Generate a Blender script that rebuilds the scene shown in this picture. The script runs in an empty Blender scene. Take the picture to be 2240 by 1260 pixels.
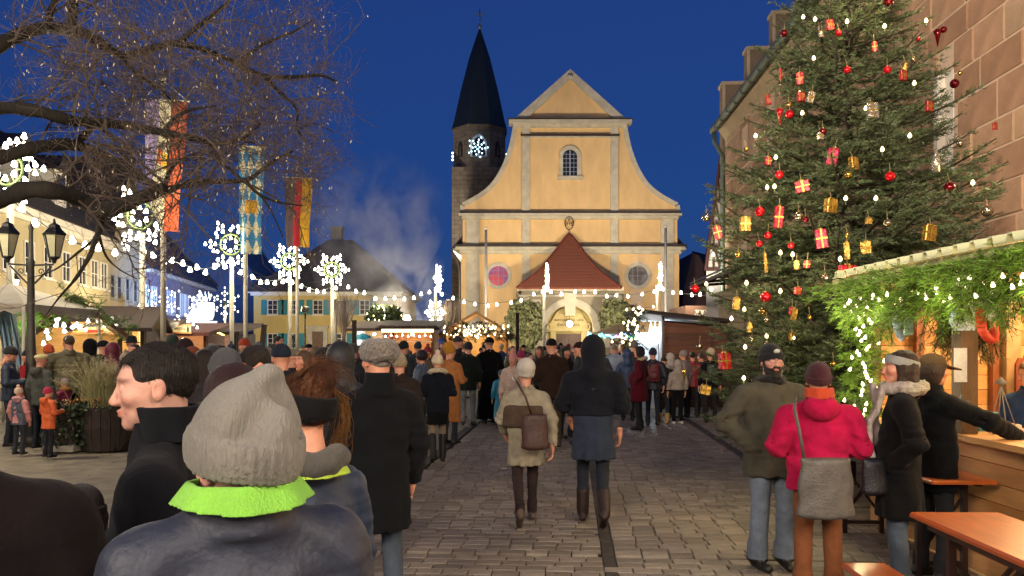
import bpy, math, random
import numpy as np
from mathutils import Vector, Matrix, Euler
R = math.radians
random.seed(7); RNG = np.random.default_rng(7)
C = bpy.context.scene
COL = C.collection

# ---------------------------------------------------------------- camera
EYE = 1.75            # the phone is held at eye level
FPX = 1683.0          # focal length in photo pixels (2240 wide)
CX, HY = 1120.0, 755.0
cam = bpy.data.objects.new('camera', bpy.data.cameras.new('camera')); COL.objects.link(cam)
cam.location = (0, 0, EYE); cam.rotation_euler = (R(90), 0, 0)
cam.data.sensor_width = 36.0; cam.data.lens = FPX / 2240 * 36.0
cam.data.shift_y = (HY - 630.0) / 2240
cam.data.clip_start = 0.05; cam.data.clip_end = 2000
C.camera = cam

# ---------------------------------------------------------------- dusk sky, last light, exposure
SUN_EL, SUN_RZ = 2.0, 200.0
world = bpy.data.worlds.new("World"); C.world = world; world.use_nodes = True
wn, wl = world.node_tree.nodes, world.node_tree.links
wn.clear()
sky = wn.new('ShaderNodeTexSky'); sky.sky_type = 'NISHITA'; sky.sun_disc = False
sky.sun_elevation = R(SUN_EL); sky.sun_rotation = R(SUN_RZ); sky.ozone_density = 6.0; sky.air_density = 1.0; sky.dust_density = 0.3
bg = wn.new('ShaderNodeBackground'); bg.inputs['Strength'].default_value = 0.15
bg.inputs['Strength'].default_value = .13
hs = wn.new('ShaderNodeMix'); hs.data_type = 'RGBA'; hs.inputs[0].default_value = .72; hs.inputs[7].default_value = (.105, .275, 1.28, 1)   # late dusk: the even navy that is left of the sky
wo = wn.new('ShaderNodeOutputWorld')
wl.new(sky.outputs[0], hs.inputs[6]); wl.new(hs.outputs[2], bg.inputs['Color']); wl.new(bg.outputs[0], wo.inputs['Surface'])
sun = bpy.data.objects.new('afterglow_sun', bpy.data.lights.new('afterglow_sun', 'SUN')); COL.objects.link(sun)
sun.data.energy = 0.01; sun.data.angle = R(40); sun.data.color = (1.0, .86, .74)
sun.rotation_euler = (R(88), 0, R(SUN_RZ + 180))
C.view_settings.view_transform = 'Standard'; C.view_settings.look = 'None'
C.view_settings.exposure = 0.35; C.view_settings.gamma = 1.0; C.view_settings.use_curve_mapping = False
C.render.engine = 'CYCLES'
C.cycles.use_denoising = True
C.cycles.sample_clamp_indirect = 4.0; C.cycles.sample_clamp_direct = 0.0
C.cycles.max_bounces = 5; C.cycles.diffuse_bounces = 3; C.cycles.glossy_bounces = 3; C.cycles.transmission_bounces = 4
C.cycles.transparent_max_bounces = 8; C.cycles.volume_bounces = 0
C.cycles.caustics_reflective = False; C.cycles.caustics_refractive = False
C.cycles.use_light_tree = True

# ---------------------------------------------------------------- pixel helpers (photo pixel + depth -> place)
def PX(px, d): return (px - CX) * d / FPX
def PZ(py, d): return EYE + (HY - py) * d / FPX
def PT(px, py, d): return Vector((PX(px, d), d, PZ(py, d)))
def DG(py, z=0.0): return (EYE - z) * FPX / (py - HY)

# ---------------------------------------------------------------- materials
_M = {}
def hexc(h):
    h = h.lstrip('#'); v = [int(h[i:i+2], 16) / 255 for i in (0, 2, 4)]
    return tuple(((c + .055) / 1.055) ** 2.4 if c > .04045 else c / 12.92 for c in v)
def mat(name, col, rough=.7, var=.15, scale=6.0, bump=.0, bscale=60.0, metal=0.0, spec=.5, stretch=(1, 1, 1), sheen=0.0, crumple=0.0, tint=False, sub=0.0, coat=0.0, trans=0.0):
    if name in _M: return _M[name]
    if isinstance(col, str): col = hexc(col)
    m = bpy.data.materials.new(name); m.use_nodes = True; _M[name] = m
    n, l = m.node_tree.nodes, m.node_tree.links
    b = n['Principled BSDF']
    b.inputs['Roughness'].default_value = rough; b.inputs['Metallic'].default_value = metal
    b.inputs['Specular IOR Level'].default_value = spec
    if sheen: b.inputs['Sheen Weight'].default_value = sheen; b.inputs['Sheen Roughness'].default_value = .5
    if sub: b.inputs['Subsurface Weight'].default_value = sub; b.inputs['Subsurface Radius'].default_value = (.02, .008, .004); b.inputs['Subsurface Scale'].default_value = .5
    if coat: b.inputs['Coat Weight'].default_value = coat; b.inputs['Coat Roughness'].default_value = .15
    if trans: b.inputs['Transmission Weight'].default_value = trans
    tc = n.new('ShaderNodeTexCoord'); mp = n.new('ShaderNodeMapping'); mp.inputs['Scale'].default_value = stretch
    l.new(tc.outputs['Object'], mp.inputs['Vector'])
    src = None
    if var:
        nz = n.new('ShaderNodeTexNoise'); nz.inputs['Scale'].default_value = scale; nz.inputs['Detail'].default_value = 5; nz.inputs['Roughness'].default_value = .62
        l.new(mp.outputs[0], nz.inputs['Vector'])
        rp = n.new('ShaderNodeValToRGB')
        rp.color_ramp.elements[0].position = .3; rp.color_ramp.elements[1].position = .72
        lo = tuple(max(0, c * (1 - var)) for c in col); hi = tuple(min(1, c * (1 + var)) for c in col)
        rp.color_ramp.elements[0].color = lo + (1,); rp.color_ramp.elements[1].color = hi + (1,)
        l.new(nz.outputs['Fac'], rp.inputs['Fac']); src = rp.outputs['Color']
    if tint:
        at = n.new('ShaderNodeAttribute'); at.attribute_name = 'tint'
        mx = n.new('ShaderNodeMix'); mx.data_type = 'RGBA'; mx.blend_type = 'MULTIPLY'; mx.inputs[0].default_value = 1.0
        if src is None: mx.inputs[6].default_value = col + (1,)
        else: l.new(src, mx.inputs[6])
        l.new(at.outputs['Color'], mx.inputs[7]); src = mx.outputs[2]
    if src is None: b.inputs['Base Color'].default_value = col + (1,)
    else: l.new(src, b.inputs['Base Color'])
    if bump:
        nb = n.new('ShaderNodeTexNoise'); nb.inputs['Scale'].default_value = bscale; nb.inputs['Detail'].default_value = 4
        l.new(mp.outputs[0], nb.inputs['Vector'])
        bp = n.new('ShaderNodeBump'); bp.inputs['Strength'].default_value = bump; bp.inputs['Distance'].default_value = .02
        l.new(nb.outputs['Fac'], bp.inputs['Height']); l.new(bp.outputs[0], b.inputs['Normal'])
        if crumple:
            nc = n.new('ShaderNodeTexNoise'); nc.inputs['Scale'].default_value = 9; nc.inputs['Detail'].default_value = 3; nc.inputs['Distortion'].default_value = 1.6
            m2_ = n.new('ShaderNodeMapping'); m2_.inputs['Scale'].default_value = (1.2, 1.2, .75); l.new(tc.outputs['Object'], m2_.inputs['Vector']); l.new(m2_.outputs[0], nc.inputs['Vector'])
            b2 = n.new('ShaderNodeBump'); b2.inputs['Strength'].default_value = crumple; b2.inputs['Distance'].default_value = .05; l.new(nc.outputs['Fac'], b2.inputs['Height']); l.new(b2.outputs[0], bp.inputs['Normal'])
    return m
def glow(name, col, strength, sample=False):
    if name in _M: return _M[name]
    if isinstance(col, str): col = hexc(col)
    m = bpy.data.materials.new(name); m.use_nodes = True; _M[name] = m
    b = m.node_tree.nodes['Principled BSDF']
    b.inputs['Base Color'].default_value = (.8, .8, .8, 1)
    b.inputs['Emission Color'].default_value = tuple(col) + (1,); b.inputs['Emission Strength'].default_value = strength
    m.cycles.emission_sampling = 'AUTO' if sample else 'NONE'
    return m

# ---------------------------------------------------------------- scene graph helpers
def tag(o, label=None, cat=None, group=None, kind=None):
    if label: o['label'] = label
    if cat: o['category'] = cat
    if group: o['group'] = group
    if kind: o['kind'] = kind
    return o
def thing(name, label, cat, loc=(0, 0, 0), rz=0.0, group=None, scale=1.0):
    o = bpy.data.objects.new(name, None); COL.objects.link(o)
    o.empty_display_size = .2
    o.location = loc; o.rotation_euler = (0, 0, rz); o.scale = (scale,) * 3
    return tag(o, label, cat, group)
def link(name, me, parent=None, loc=(0, 0, 0), rot=(0, 0, 0), scale=None, mats=None):
    o = bpy.data.objects.new(name, me); COL.objects.link(o)
    o.location = loc; o.rotation_euler = rot
    if scale is not None: o.scale = (scale,) * 3 if isinstance(scale, (int, float)) else scale
    if parent is not None: o.parent = parent
    if mats:
        for i, m in enumerate(mats):
            o.material_slots[i].link = 'OBJECT'; o.material_slots[i].material = m
    return o
def lamp(name, loc, energy, col=(1, .78, .5), radius=.1, parent=None, spot=None, target=None, blend=.5):
    ld = bpy.data.lights.new(name, 'SPOT' if spot else 'POINT'); ld.energy = energy; ld.color = col; ld.shadow_soft_size = radius
    o = bpy.data.objects.new(name, ld); COL.objects.link(o); o.location = loc
    if spot:
        ld.spot_size = R(spot); ld.spot_blend = blend
        d = Vector(target) - Vector(loc); o.rotation_euler = d.to_track_quat('-Z', 'Y').to_euler()
    if parent is not None: o.parent = parent
    return o

class MB:
    """collects polygons, builds ONE mesh object"""
    def __init__(s): s.v = []; s.f = []; s.mi = []; s.sm = []; s.n = 0; s.cur = 0
    def m(s, i): s.cur = i; return s
    def add(s, verts, faces, smooth=False, mi=None):
        k = s.n; s.v.extend(tuple(map(float, p)) for p in verts); s.n += len(verts)
        for f in faces: s.f.append(tuple(k + i for i in f)); s.mi.append(s.cur if mi is None else mi); s.sm.append(smooth)
        return s
    def box(s, c, size, rot=None, bevel=0.0):
        x, y, z = (d / 2 for d in size)
        if bevel:
            b = min(bevel, x * .9, y * .9, z * .9)
            vs = []
            for sz in (-1, 1):
                for (ax, ay) in ((x - b, y), (x, y - b)):
                    pass
            base = [(-x + b, -y), (x - b, -y), (x, -y + b), (x, y - b), (x - b, y), (-x + b, y), (-x, y - b), (-x, -y + b)]
            base_in = [(-x + b, -y + b), (x - b, -y + b), (x - b, -y + b), (x - b, y - b), (x - b, y - b), (-x + b, y - b), (-x + b, y - b), (-x + b, -y + b)]
            vs = [(px, py, -z) for px, py in base] + [(px, py, z - b) for px, py in base] + [(-x + b, -y + b, z), (x - b, -y + b, z), (x - b, y - b, z), (-x + b, y - b, z)]
            fs = [tuple(reversed(range(8)))] + [(i, (i + 1) % 8, 8 + (i + 1) % 8, 8 + i) for i in range(8)]
            fs += [(16, 17, 18, 19), (8, 9, 17, 16), (9, 10, 17), (10, 11, 18, 17), (11, 12, 18), (12, 13, 19, 18), (13, 14, 19), (14, 15, 16, 19), (15, 8, 16)]
        else:
            vs = [(-x, -y, -z), (x, -y, -z), (x, y, -z), (-x, y, -z), (-x, -y, z), (x, -y, z), (x, y, z), (-x, y, z)]
            fs = [(3, 2, 1, 0), (4, 5, 6, 7), (0, 1, 5, 4), (1, 2, 6, 5), (2, 3, 7, 6), (3, 0, 4, 7)]
        if rot is not None:
            M = rot.to_matrix() if isinstance(rot, Euler) else (Matrix.Rotation(rot, 3, 'Z') if isinstance(rot, (int, float)) else rot)
            vs = [M @ Vector(p) for p in vs]
        c = Vector(c)
        return s.add([Vector(p) + c for p in vs], fs)
    def prism(s, poly, y0, y1, axis='y'):
        """closed polygon in (x,z) pushed along y (or (x,y) along z, (y,z) along x)"""
        mk = {'y': lambda a, b, t: (a, t, b), 'z': lambda a, b, t: (a, b, t), 'x': lambda a, b, t: (t, a, b)}[axis]
        n = len(poly)
        vs = [mk(a, b, y0) for a, b in poly] + [mk(a, b, y1) for a, b in poly]
        return s.add(vs, [tuple(range(n)), tuple(range(2 * n - 1, n - 1, -1))] + [(i + n, (i + 1) % n + n, (i + 1) % n, i) for i in range(n)])
    def bar(s, a, b, w, h=None, up=(0, 0, 1)):
        """square bar from a to b"""
        a, b = Vector(a), Vector(b); h = h or w
        d = (b - a).normalized(); u = Vector(up)
        if abs(d.dot(u)) > .98: u = Vector((0, 1, 0))
        r = d.cross(u).normalized(); u = r.cross(d).normalized()
        vs = [p + r * (sx * w / 2) + u * (sy * h / 2) for p in (a, b) for sx, sy in ((-1, -1), (1, -1), (1, 1), (-1, 1))]
        return s.add(vs, [(3, 2, 1, 0), (4, 5, 6, 7), (0, 1, 5, 4), (1, 2, 6, 5), (2, 3, 7, 6), (3, 0, 4, 7)])
    def tube(s, pts, rad, n=8, caps=True, smooth=True):
        pts = [Vector(p) for p in pts]; k = len(pts)
        rad = [rad] * k if isinstance(rad, (int, float)) else list(rad)
        vs = []; prev = None
        for i, p in enumerate(pts):
            d = (pts[min(i + 1, k - 1)] - pts[max(i - 1, 0)]).normalized()
            if prev is None:
                u = Vector((0, 0, 1)) if abs(d.z) < .9 else Vector((1, 0, 0))
                r = d.cross(u).normalized()
            else:
                r = (prev - d * prev.dot(d)).normalized()
            prev = r; u = d.cross(r)
            for j in range(n):
                a = 2 * math.pi * j / n; vs.append(p + (r * math.cos(a) + u * math.sin(a)) * rad[i])
        fs = [(i * n + j, i * n + (j + 1) % n, (i + 1) * n + (j + 1) % n, (i + 1) * n + j) for i in range(k - 1) for j in range(n)]
        if caps: fs += [tuple(reversed(range(n))), tuple(range((k - 1) * n, k * n))]
        return s.add(vs, fs, smooth)
    def lathe(s, prof, c=(0, 0, 0), n=16, smooth=True, sx=1.0, sy=1.0):
        """profile [(r,z)...] bottom to top round z through c"""
        c = Vector(c); vs = []; k = len(prof)
        for r, z in prof:
            for j in range(n):
                a = 2 * math.pi * j / n; vs.append((c.x + r * sx * math.cos(a), c.y + r * sy * math.sin(a), c.z + z))
        fs = [(i * n + j, i * n + (j + 1) % n, (i + 1) * n + (j + 1) % n, (i + 1) * n + j) for i in range(k - 1) for j in range(n)]
        if prof[0][0] > 1e-4: fs.append(tuple(reversed(range(n))))
        if prof[-1][0] > 1e-4: fs.append(tuple(range((k - 1) * n, k * n)))
        return s.add(vs, fs, smooth)
    def ball(s, c, r, n=10, sz=1.0):
        k = max(4, n // 2)
        return s.lathe([(max(1e-5, r * math.sin(math.pi * i / k)), -r * sz * math.cos(math.pi * i / k)) for i in range(k + 1)], c, n)
    def mesh(s, name, mats):
        me = bpy.data.meshes.new(name); me.from_pydata(s.v, [], s.f)
        for m in (mats if isinstance(mats, (list, tuple)) else [mats]): me.materials.append(m)
        me.polygons.foreach_set('material_index', s.mi); me.polygons.foreach_set('use_smooth', s.sm); me.update()
        return me
    def build(s, name, mats, parent=None, **kw): return link(name, s.mesh(name, mats), parent, **kw)
def fast_mesh(name, V, F, mats=(), mi=None, smooth=False):
    """numpy verts (n,3) and equal-sided faces (m,k)"""
    V = np.ascontiguousarray(V, np.float32); F = np.ascontiguousarray(F, np.int32); k = F.shape[1]
    me = bpy.data.meshes.new(name)
    me.vertices.add(len(V)); me.vertices.foreach_set('co', V.ravel())
    me.loops.add(F.size); me.loops.foreach_set('vertex_index', F.ravel())
    me.polygons.add(len(F)); me.polygons.foreach_set('loop_start', np.arange(0, F.size, k, dtype=np.int32))
    for m in mats: me.materials.append(m)
    if mi is not None: me.polygons.foreach_set('material_index', np.ascontiguousarray(mi, np.int32))
    me.polygons.foreach_set('use_smooth', np.full(len(F), smooth, bool))
    me.update(calc_edges=True); me.validate()
    return me
# ================================================================ soft-surface modeller for people: distance fields -> one closed mesh
def _n3(P, f, seed=0.0):
    x, y, z = P[..., 0] * f + seed, P[..., 1] * f + seed * 1.7, P[..., 2] * f + seed * .6
    return (np.sin(x + 1.3 * np.sin(y * .9 + .5)) * np.sin(y * 1.1 + .8 * np.sin(z * 1.2)) + np.sin(z * 1.3 + 1.1 * np.sin(x * .8 + 2.)) * .8) * .55
class Field:
    def __init__(s, lo, hi, h):
        s.h = h; s.lo = np.array(lo, float); n = np.ceil((np.array(hi) - s.lo) / h).astype(int) + 1
        s.n = n; ax = [s.lo[i] + h * np.arange(n[i]) for i in range(3)]
        s.P = np.stack(np.meshgrid(*ax, indexing='ij'), -1).astype(np.float32); s.f = np.full(n, .2, np.float32)
    def _win(s, lo, hi, pad):
        a = np.clip(np.floor((np.array(lo) - pad - s.lo) / s.h).astype(int), 0, s.n)
        b = np.clip(np.ceil((np.array(hi) + pad - s.lo) / s.h).astype(int) + 1, 0, s.n)
        return tuple(slice(i, j) for i, j in zip(a, b))
    def _put(s, w, d, k, op):
        f = s.f[w]
        if f.size == 0: return s
        if op == 'sub':
            d = -d
            if k > 0: h = np.clip(.5 - .5 * (f - d) / k, 0, 1); s.f[w] = f * (1 - h) + d * h + k * h * (1 - h)
            else: s.f[w] = np.maximum(f, d)
        else:
            if k > 0: h = np.clip(.5 + .5 * (f - d) / k, 0, 1); s.f[w] = f * (1 - h) + d * h - k * h * (1 - h)
            else: s.f[w] = np.minimum(f, d)
        return s
    def cap(s, a, b, ra, rb=None, k=.03, op='add'):
        rb = ra if rb is None else rb; a, b = np.array(a, float), np.array(b, float); r = max(ra, rb)
        w = s._win(np.minimum(a, b) - r, np.maximum(a, b) + r, k + 3 * s.h)
        P = s.P[w] - a; ba = b - a; t = np.clip((P @ ba) / max(ba @ ba, 1e-9), 0, 1)
        return s._put(w, np.linalg.norm(P - t[..., None] * ba, axis=-1) - (ra + (rb - ra) * t), k, op)
    def ell(s, c, r, k=.03, op='add', rot=None):
        c = np.array(c, float); r = np.array(r, float); m = r.max() if rot is not None else r
        w = s._win(c - m, c + m, k + 3 * s.h + (0.02 if op == 'add' else .0))
        p = s.P[w] - c
        if rot is not None: p = p @ np.array(Euler(rot).to_matrix())
        k0 = np.linalg.norm(p / r, axis=-1); k1 = np.linalg.norm(p / (r * r), axis=-1) + 1e-9
        return s._put(w, k0 * (k0 - 1) / k1, k, op)
    def cone(s, z0, z1, r0, r1, c=(0, 0), k=.03, op='add', rim=.012, c1=None):
        """upright elliptic frustum, r=(rx,ry) at z0 and z1"""
        c1 = c if c1 is None else c1
        mx = max(r0[0], r1[0]); my = max(r0[1], r1[1])
        w = s._win((min(c[0], c1[0]) - mx, min(c[1], c1[1]) - my, z0), (max(c[0], c1[0]) + mx, max(c[1], c1[1]) + my, z1), k + 3 * s.h)
        P = s.P[w]; t = np.clip((P[..., 2] - z0) / (z1 - z0), 0, 1)
        rx = r0[0] + (r1[0] - r0[0]) * t; ry = r0[1] + (r1[1] - r0[1]) * t
        x = P[..., 0] - (c[0] + (c1[0] - c[0]) * t); y = P[..., 1] - (c[1] + (c1[1] - c[1]) * t)
        q = np.sqrt((x / rx) ** 2 + (y / ry) ** 2); d = (q - 1) * np.minimum(rx, ry)
        e = np.maximum(z0 - P[..., 2], P[..., 2] - z1)
        d = np.where((d > -rim) & (e > -rim), np.sqrt(np.maximum(d + rim, 0) ** 2 + np.maximum(e + rim, 0) ** 2) - rim, np.maximum(d, e))
        return s._put(w, d, k, op)
    def box(s, c, h, rot=None, r=.01, k=.02, op='add'):
        c = np.array(c, float); h = np.array(h, float); m = np.linalg.norm(h) if rot is not None else h
        w = s._win(c - m, c + m, k + 3 * s.h); p = s.P[w] - c
        if rot is not None: p = p @ np.array(Euler(rot).to_matrix())
        q = np.abs(p) - (h - r)
        return s._put(w, np.linalg.norm(np.maximum(q, 0), axis=-1) + np.minimum(q.max(-1), 0) - r, k, op)
    def cut(s, p, nrm):
        """remove the side the normal points to"""
        nrm = np.array(nrm, float); nrm /= np.linalg.norm(nrm)
        s.f = np.maximum(s.f, (s.P - np.array(p, float)) @ nrm); return s
    def noise(s, amp, f, seed=0.0):
        s.f = s.f + amp * _n3(s.P, f, seed); return s
    def quads(s):
        f = s.f; h = s.h; f = f.copy(); f[0] = f[-1] = .2; f[:, 0] = f[:, -1] = .2; f[:, :, 0] = f[:, :, -1] = .2
        ins = f < 0; nx, ny, nz = f.shape
        acc = np.zeros((nx - 1, ny - 1, nz - 1, 3), np.float32); cnt = np.zeros((nx - 1, ny - 1, nz - 1), np.float32)
        faces = []
        for ax in range(3):
            sl0 = [slice(None)] * 3; sl1 = [slice(None)] * 3; sl0[ax] = slice(0, -1); sl1[ax] = slice(1, None)
            a, b = f[tuple(sl0)], f[tuple(sl1)]; ch = ins[tuple(sl0)] != ins[tuple(sl1)]
            idx = np.argwhere(ch)
            av, bv = a[ch], b[ch]; t = av / (av - bv)
            pos = idx.astype(np.float32); pos[:, ax] += t
            o1, o2 = [(1, 2), (2, 0), (0, 1)][ax]
            for d1 in (0, -1):
                for d2 in (0, -1):
                    ci = idx.copy(); ci[:, o1] += d1; ci[:, o2] += d2
                    np.add.at(acc, tuple(ci.T), pos); np.add.at(cnt, tuple(ci.T), 1)
            q = []
            for d1, d2 in ((0, 0), (-1, 0), (-1, -1), (0, -1)):
                ci = idx.copy(); ci[:, o1] += d1; ci[:, o2] += d2; q.append(ci)
            faces.append((q, av < 0))
        on = cnt > 0; num = np.full(cnt.shape, -1, np.int64); num[on] = np.arange(on.sum())
        V = (acc[on] / cnt[on][:, None]) * h + s.lo
        F = []
        for q, neg in faces:
            ids = np.stack([num[tuple(c.T)] for c in q], 1); ids[~neg] = ids[~neg][:, ::-1]; F.append(ids)
        return V, np.concatenate(F)
def relax(V, F, it=1, lam=.5):
    for _ in range(it):
        acc = np.zeros_like(V); cn = np.zeros(len(V), np.float32)
        for i in range(4):
            a, b = F[:, i], F[:, (i + 1) % 4]
            np.add.at(acc, a, V[b]); np.add.at(cn, a, 1)
        V = V + lam * (acc / np.maximum(cn, 1)[:, None] - V)
    return V
DUMMY = bpy.data.materials.new('plain_cloth')
def field_mesh(name, fld, mats=None, classify=None, smooth_it=1, tint=None):
    V, F = fld.quads(); V = relax(V, F, smooth_it, .5)
    mi = None
    if classify is not None: mi = classify(V[F].mean(1))
    me = fast_mesh(name, V, F, mats or [DUMMY], mi, True)
    if tint is not None:
        at = me.color_attributes.new('tint', 'FLOAT_COLOR', 'POINT')
        col = np.ones((len(V), 4), np.float32); col[:, :3] = tint(V); at.data.foreach_set('color', col.ravel())
    return me
# ================================================================ people
_B = {}
def cached(key, fn):
    if key not in _B: _B[key] = fn()
    return _B[key]
HEADZ = 1.627
def head_mat(yaw=0.0, pitch=0.0, at=(0, 0, HEADZ)):
    return Matrix.Translation(at) @ Euler((R(pitch), 0, R(yaw))).to_matrix().to_4x4()
def sphere_np(c, r, n=8):
    m = MB(); m.ball(c, r, n); V = np.array(m.v, np.float32); F = [f if len(f) == 4 else (f[0], f[1], f[2], f[2]) for f in m.f]
    return V, np.array(F)
def face_tint(V, stubble=0.0):
    x, y, z = np.abs(V[:, 0]), V[:, 1], V[:, 2]
    t = np.ones((len(V), 3), np.float32)
    def blob(cx, cy, cz, rx, ry, rz): return np.exp(-(((x - cx) / rx) ** 2 + ((y - cy) / ry) ** 2 + ((z - cz) / rz) ** 2))
    lip = blob(0, .1, -.066, .026, .03, .0095); chk = blob(.045, .075, -.03, .03, .04, .025) + blob(0, .115, -.03, .02, .03, .02)
    ear = blob(.085, -.005, -.01, .02, .03, .03)
    brow = blob(.033, .092, .0285, .021, .03, .0055) + blob(.05, .085, .026, .012, .03, .005)
    for w, c in ((np.clip(lip * 1.3, 0, 1), (.82, .45, .45)), (chk * .45, (1.05, .72, .68)), (ear * .4, (1.05, .68, .6)), (np.clip(brow * 1.5, 0, 1) * .7, (.3, .22, .18))):
        t = t * (1 - w[:, None]) + t * w[:, None] * np.array(c, np.float32)
    if stubble:
        b = np.clip(blob(0, .07, -.1, .07, .07, .05) * 1.3 * (1 - lip), 0, 1) * stubble
        t = t * (1 - b[:, None]) + t * b[:, None] * np.array((.55, .53, .55), np.float32)
    return t
def head_np(h, fem=False, nose=1.0, stubble=0.0):
    def mk():
        F = Field((-.13, -.15, -.26), (.13, .17, .16), h); j = .9 if fem else 1.0
        F.ell((0, -.012, .033), (.076, .098, .088), .02)
        F.ell((0, .022, -.022), (.066 * (.96 if fem else 1), .07, .088), .03)
        F.ell((0, .034, -.078), (.05 * j, .05, .036), .025)
        F.ell((0, .074, -.098), (.021 * j, .02, .018), .022)
        F.ell((0, .074, .03), (.05, .018, .012), .018)
        for sx in (-1, 1):
            F.ell((sx * .032, .098, .004), (.02, .017, .0125), .014, 'sub')
            F.ell((sx * .044, .062, -.022), (.024, .026, .022), .02)
            F.ell((sx * .08, -.008, -.008), (.008, .02, .032), .01, rot=(R(12), 0, R(-18 * sx)))
            if h < .009: F.ell((sx * .088, -.002, -.004), (.006, .009, .016), .004, 'sub')
            F.ell((sx * .031, .078, .003), (.014, .014, .0125), .004)
        F.cap((0, .084, .02), (0, .103 + .0042 * nose, -.03), .0075, .0112 * (.85 if fem else 1), .012)
        F.ell((0, .1, -.036), (.0185, .017, .0095), .008)
        F.ell((0, .094, -.059), (.022, .0115, .006), .006); F.ell((0, .092, -.0705), (.02, .012, .007), .006)
        F.ell((0, .104, -.0648), (.02, .008, .0022), .003, 'sub')
        F.cap((0, -.022, -.05), (0, -.03, -.185), .056 * (.88 if fem else 1), .064 * (.88 if fem else 1), .03)
        V, Q = F.quads(); V = relax(V, Q, 1, .4)
        return V, Q, face_tint(V, stubble)
    return cached(('head', h, fem, nose, stubble), mk)
def hand_np(h, side, curl):
    """palm at origin, fingers along -Z, palm faces inward"""
    def mk():
        F = Field((-.07, -.08, -.23), (.07, .09, .05), h)
        F.ell((0, .0, -.05), (.017, .042, .052), .01); F.cap((0, -.004, .05), (0, 0, -.02), .025, .026, .02)
        for i, (y, L) in enumerate(((.033, .068), (.011, .078), (-.011, .073), (-.031, .056))):
            c = curl * (1 + .08 * i); p = Vector((0, y, -.092)); a = 0.0
            for s_, r in ((.45, .0092), (.32, .0085), (.23, .0075)):
                a += c * (.55 if s_ > .4 else .8); q = p + Vector((-side * math.sin(a), 0, -math.cos(a))) * (L * s_ * 1.05)
                F.cap(p, q, r, r * .93, .004); p = q
        b = Vector((-side * .008, .03, -.03)); e = b + Vector((-side * .022, .03, -.036)); F.cap(b, e, .0125, .0105, .01)
        F.cap(e, e + Vector((-side * .02 * (1 + curl), .004, -.03)), .0105, .0085, .004)
        V, Q = F.quads(); return V, Q
    return cached(('hand', h, side, curl), mk)
def legs_of(stride):
    if stride == 0: return {1: ((.1, .02, .5), (.108, -.02, .085), 8, 0), -1: ((-.1, .02, .5), (-.112, -.02, .085), -10, 0)}
    s = abs(stride); sg = 1 if stride > 0 else -1
    return {sg: ((sg * .09, .05 + .12 * s, .51), (sg * .09, .26 * s - .05, .09), sg * 4, 6 * s),
            -sg: ((-sg * .09, .02 - .02 * s, .5), (-sg * .09, -.36 * s, .085 + .1 * s), -sg * 4, -38 * s)}
ARMS = {'down': ((.25, -.03, 1.13), (.255, .05, .9), .5), 'pocket': ((.3, -.07, 1.14), (.165, .055, .965), .6), 'hold': ((.25, .0, 1.13), (.11, .27, 1.13), 1.2),
        'phone': ((.27, .14, 1.2), (.12, .36, 1.46), 1.1), 'swingf': ((.25, .08, 1.14), (.22, .26, .98), .6), 'swingb': ((.26, -.14, 1.14), (.27, -.17, .89), .6),
        'reach': ((.3, .22, 1.25), (.28, .52, 1.12), .45), 'cross': ((.25, .03, 1.14), (-.02, .2, 1.15), .8), 'face': ((.24, .16, 1.2), (.08, .2, 1.47), 1.0)}
def P(arms='down', arml=None, stride=0.0, yaw=0.0, pitch=0.0): return (arms, arml or arms, stride, yaw, pitch)
def arm_pts(pose, s, w=1.0):
    e, wr, c = ARMS[pose[0] if s > 0 else pose[1]]
    return Vector((s * .185 * w, -.012, 1.365)), Vector((s * e[0] * w, e[1], e[2])), Vector((s * wr[0], wr[1], wr[2])), c
def place_hand(el, wr, side):
    d = (wr - el).normalized(); z = -d
    x = Vector((1, 0, 0)); x = (x - z * x.dot(z)).normalized(); y = z.cross(x)
    if y.y < 0 and abs(d.y) < .8: pass
    M = Matrix((x, y, z)).transposed().to_4x4(); M.translation = wr + d * .035
    return np.array(M)
def xf(M, V): M = np.array(M); return (V @ M[:3, :3].T + M[:3, 3]).astype(np.float32)
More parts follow.
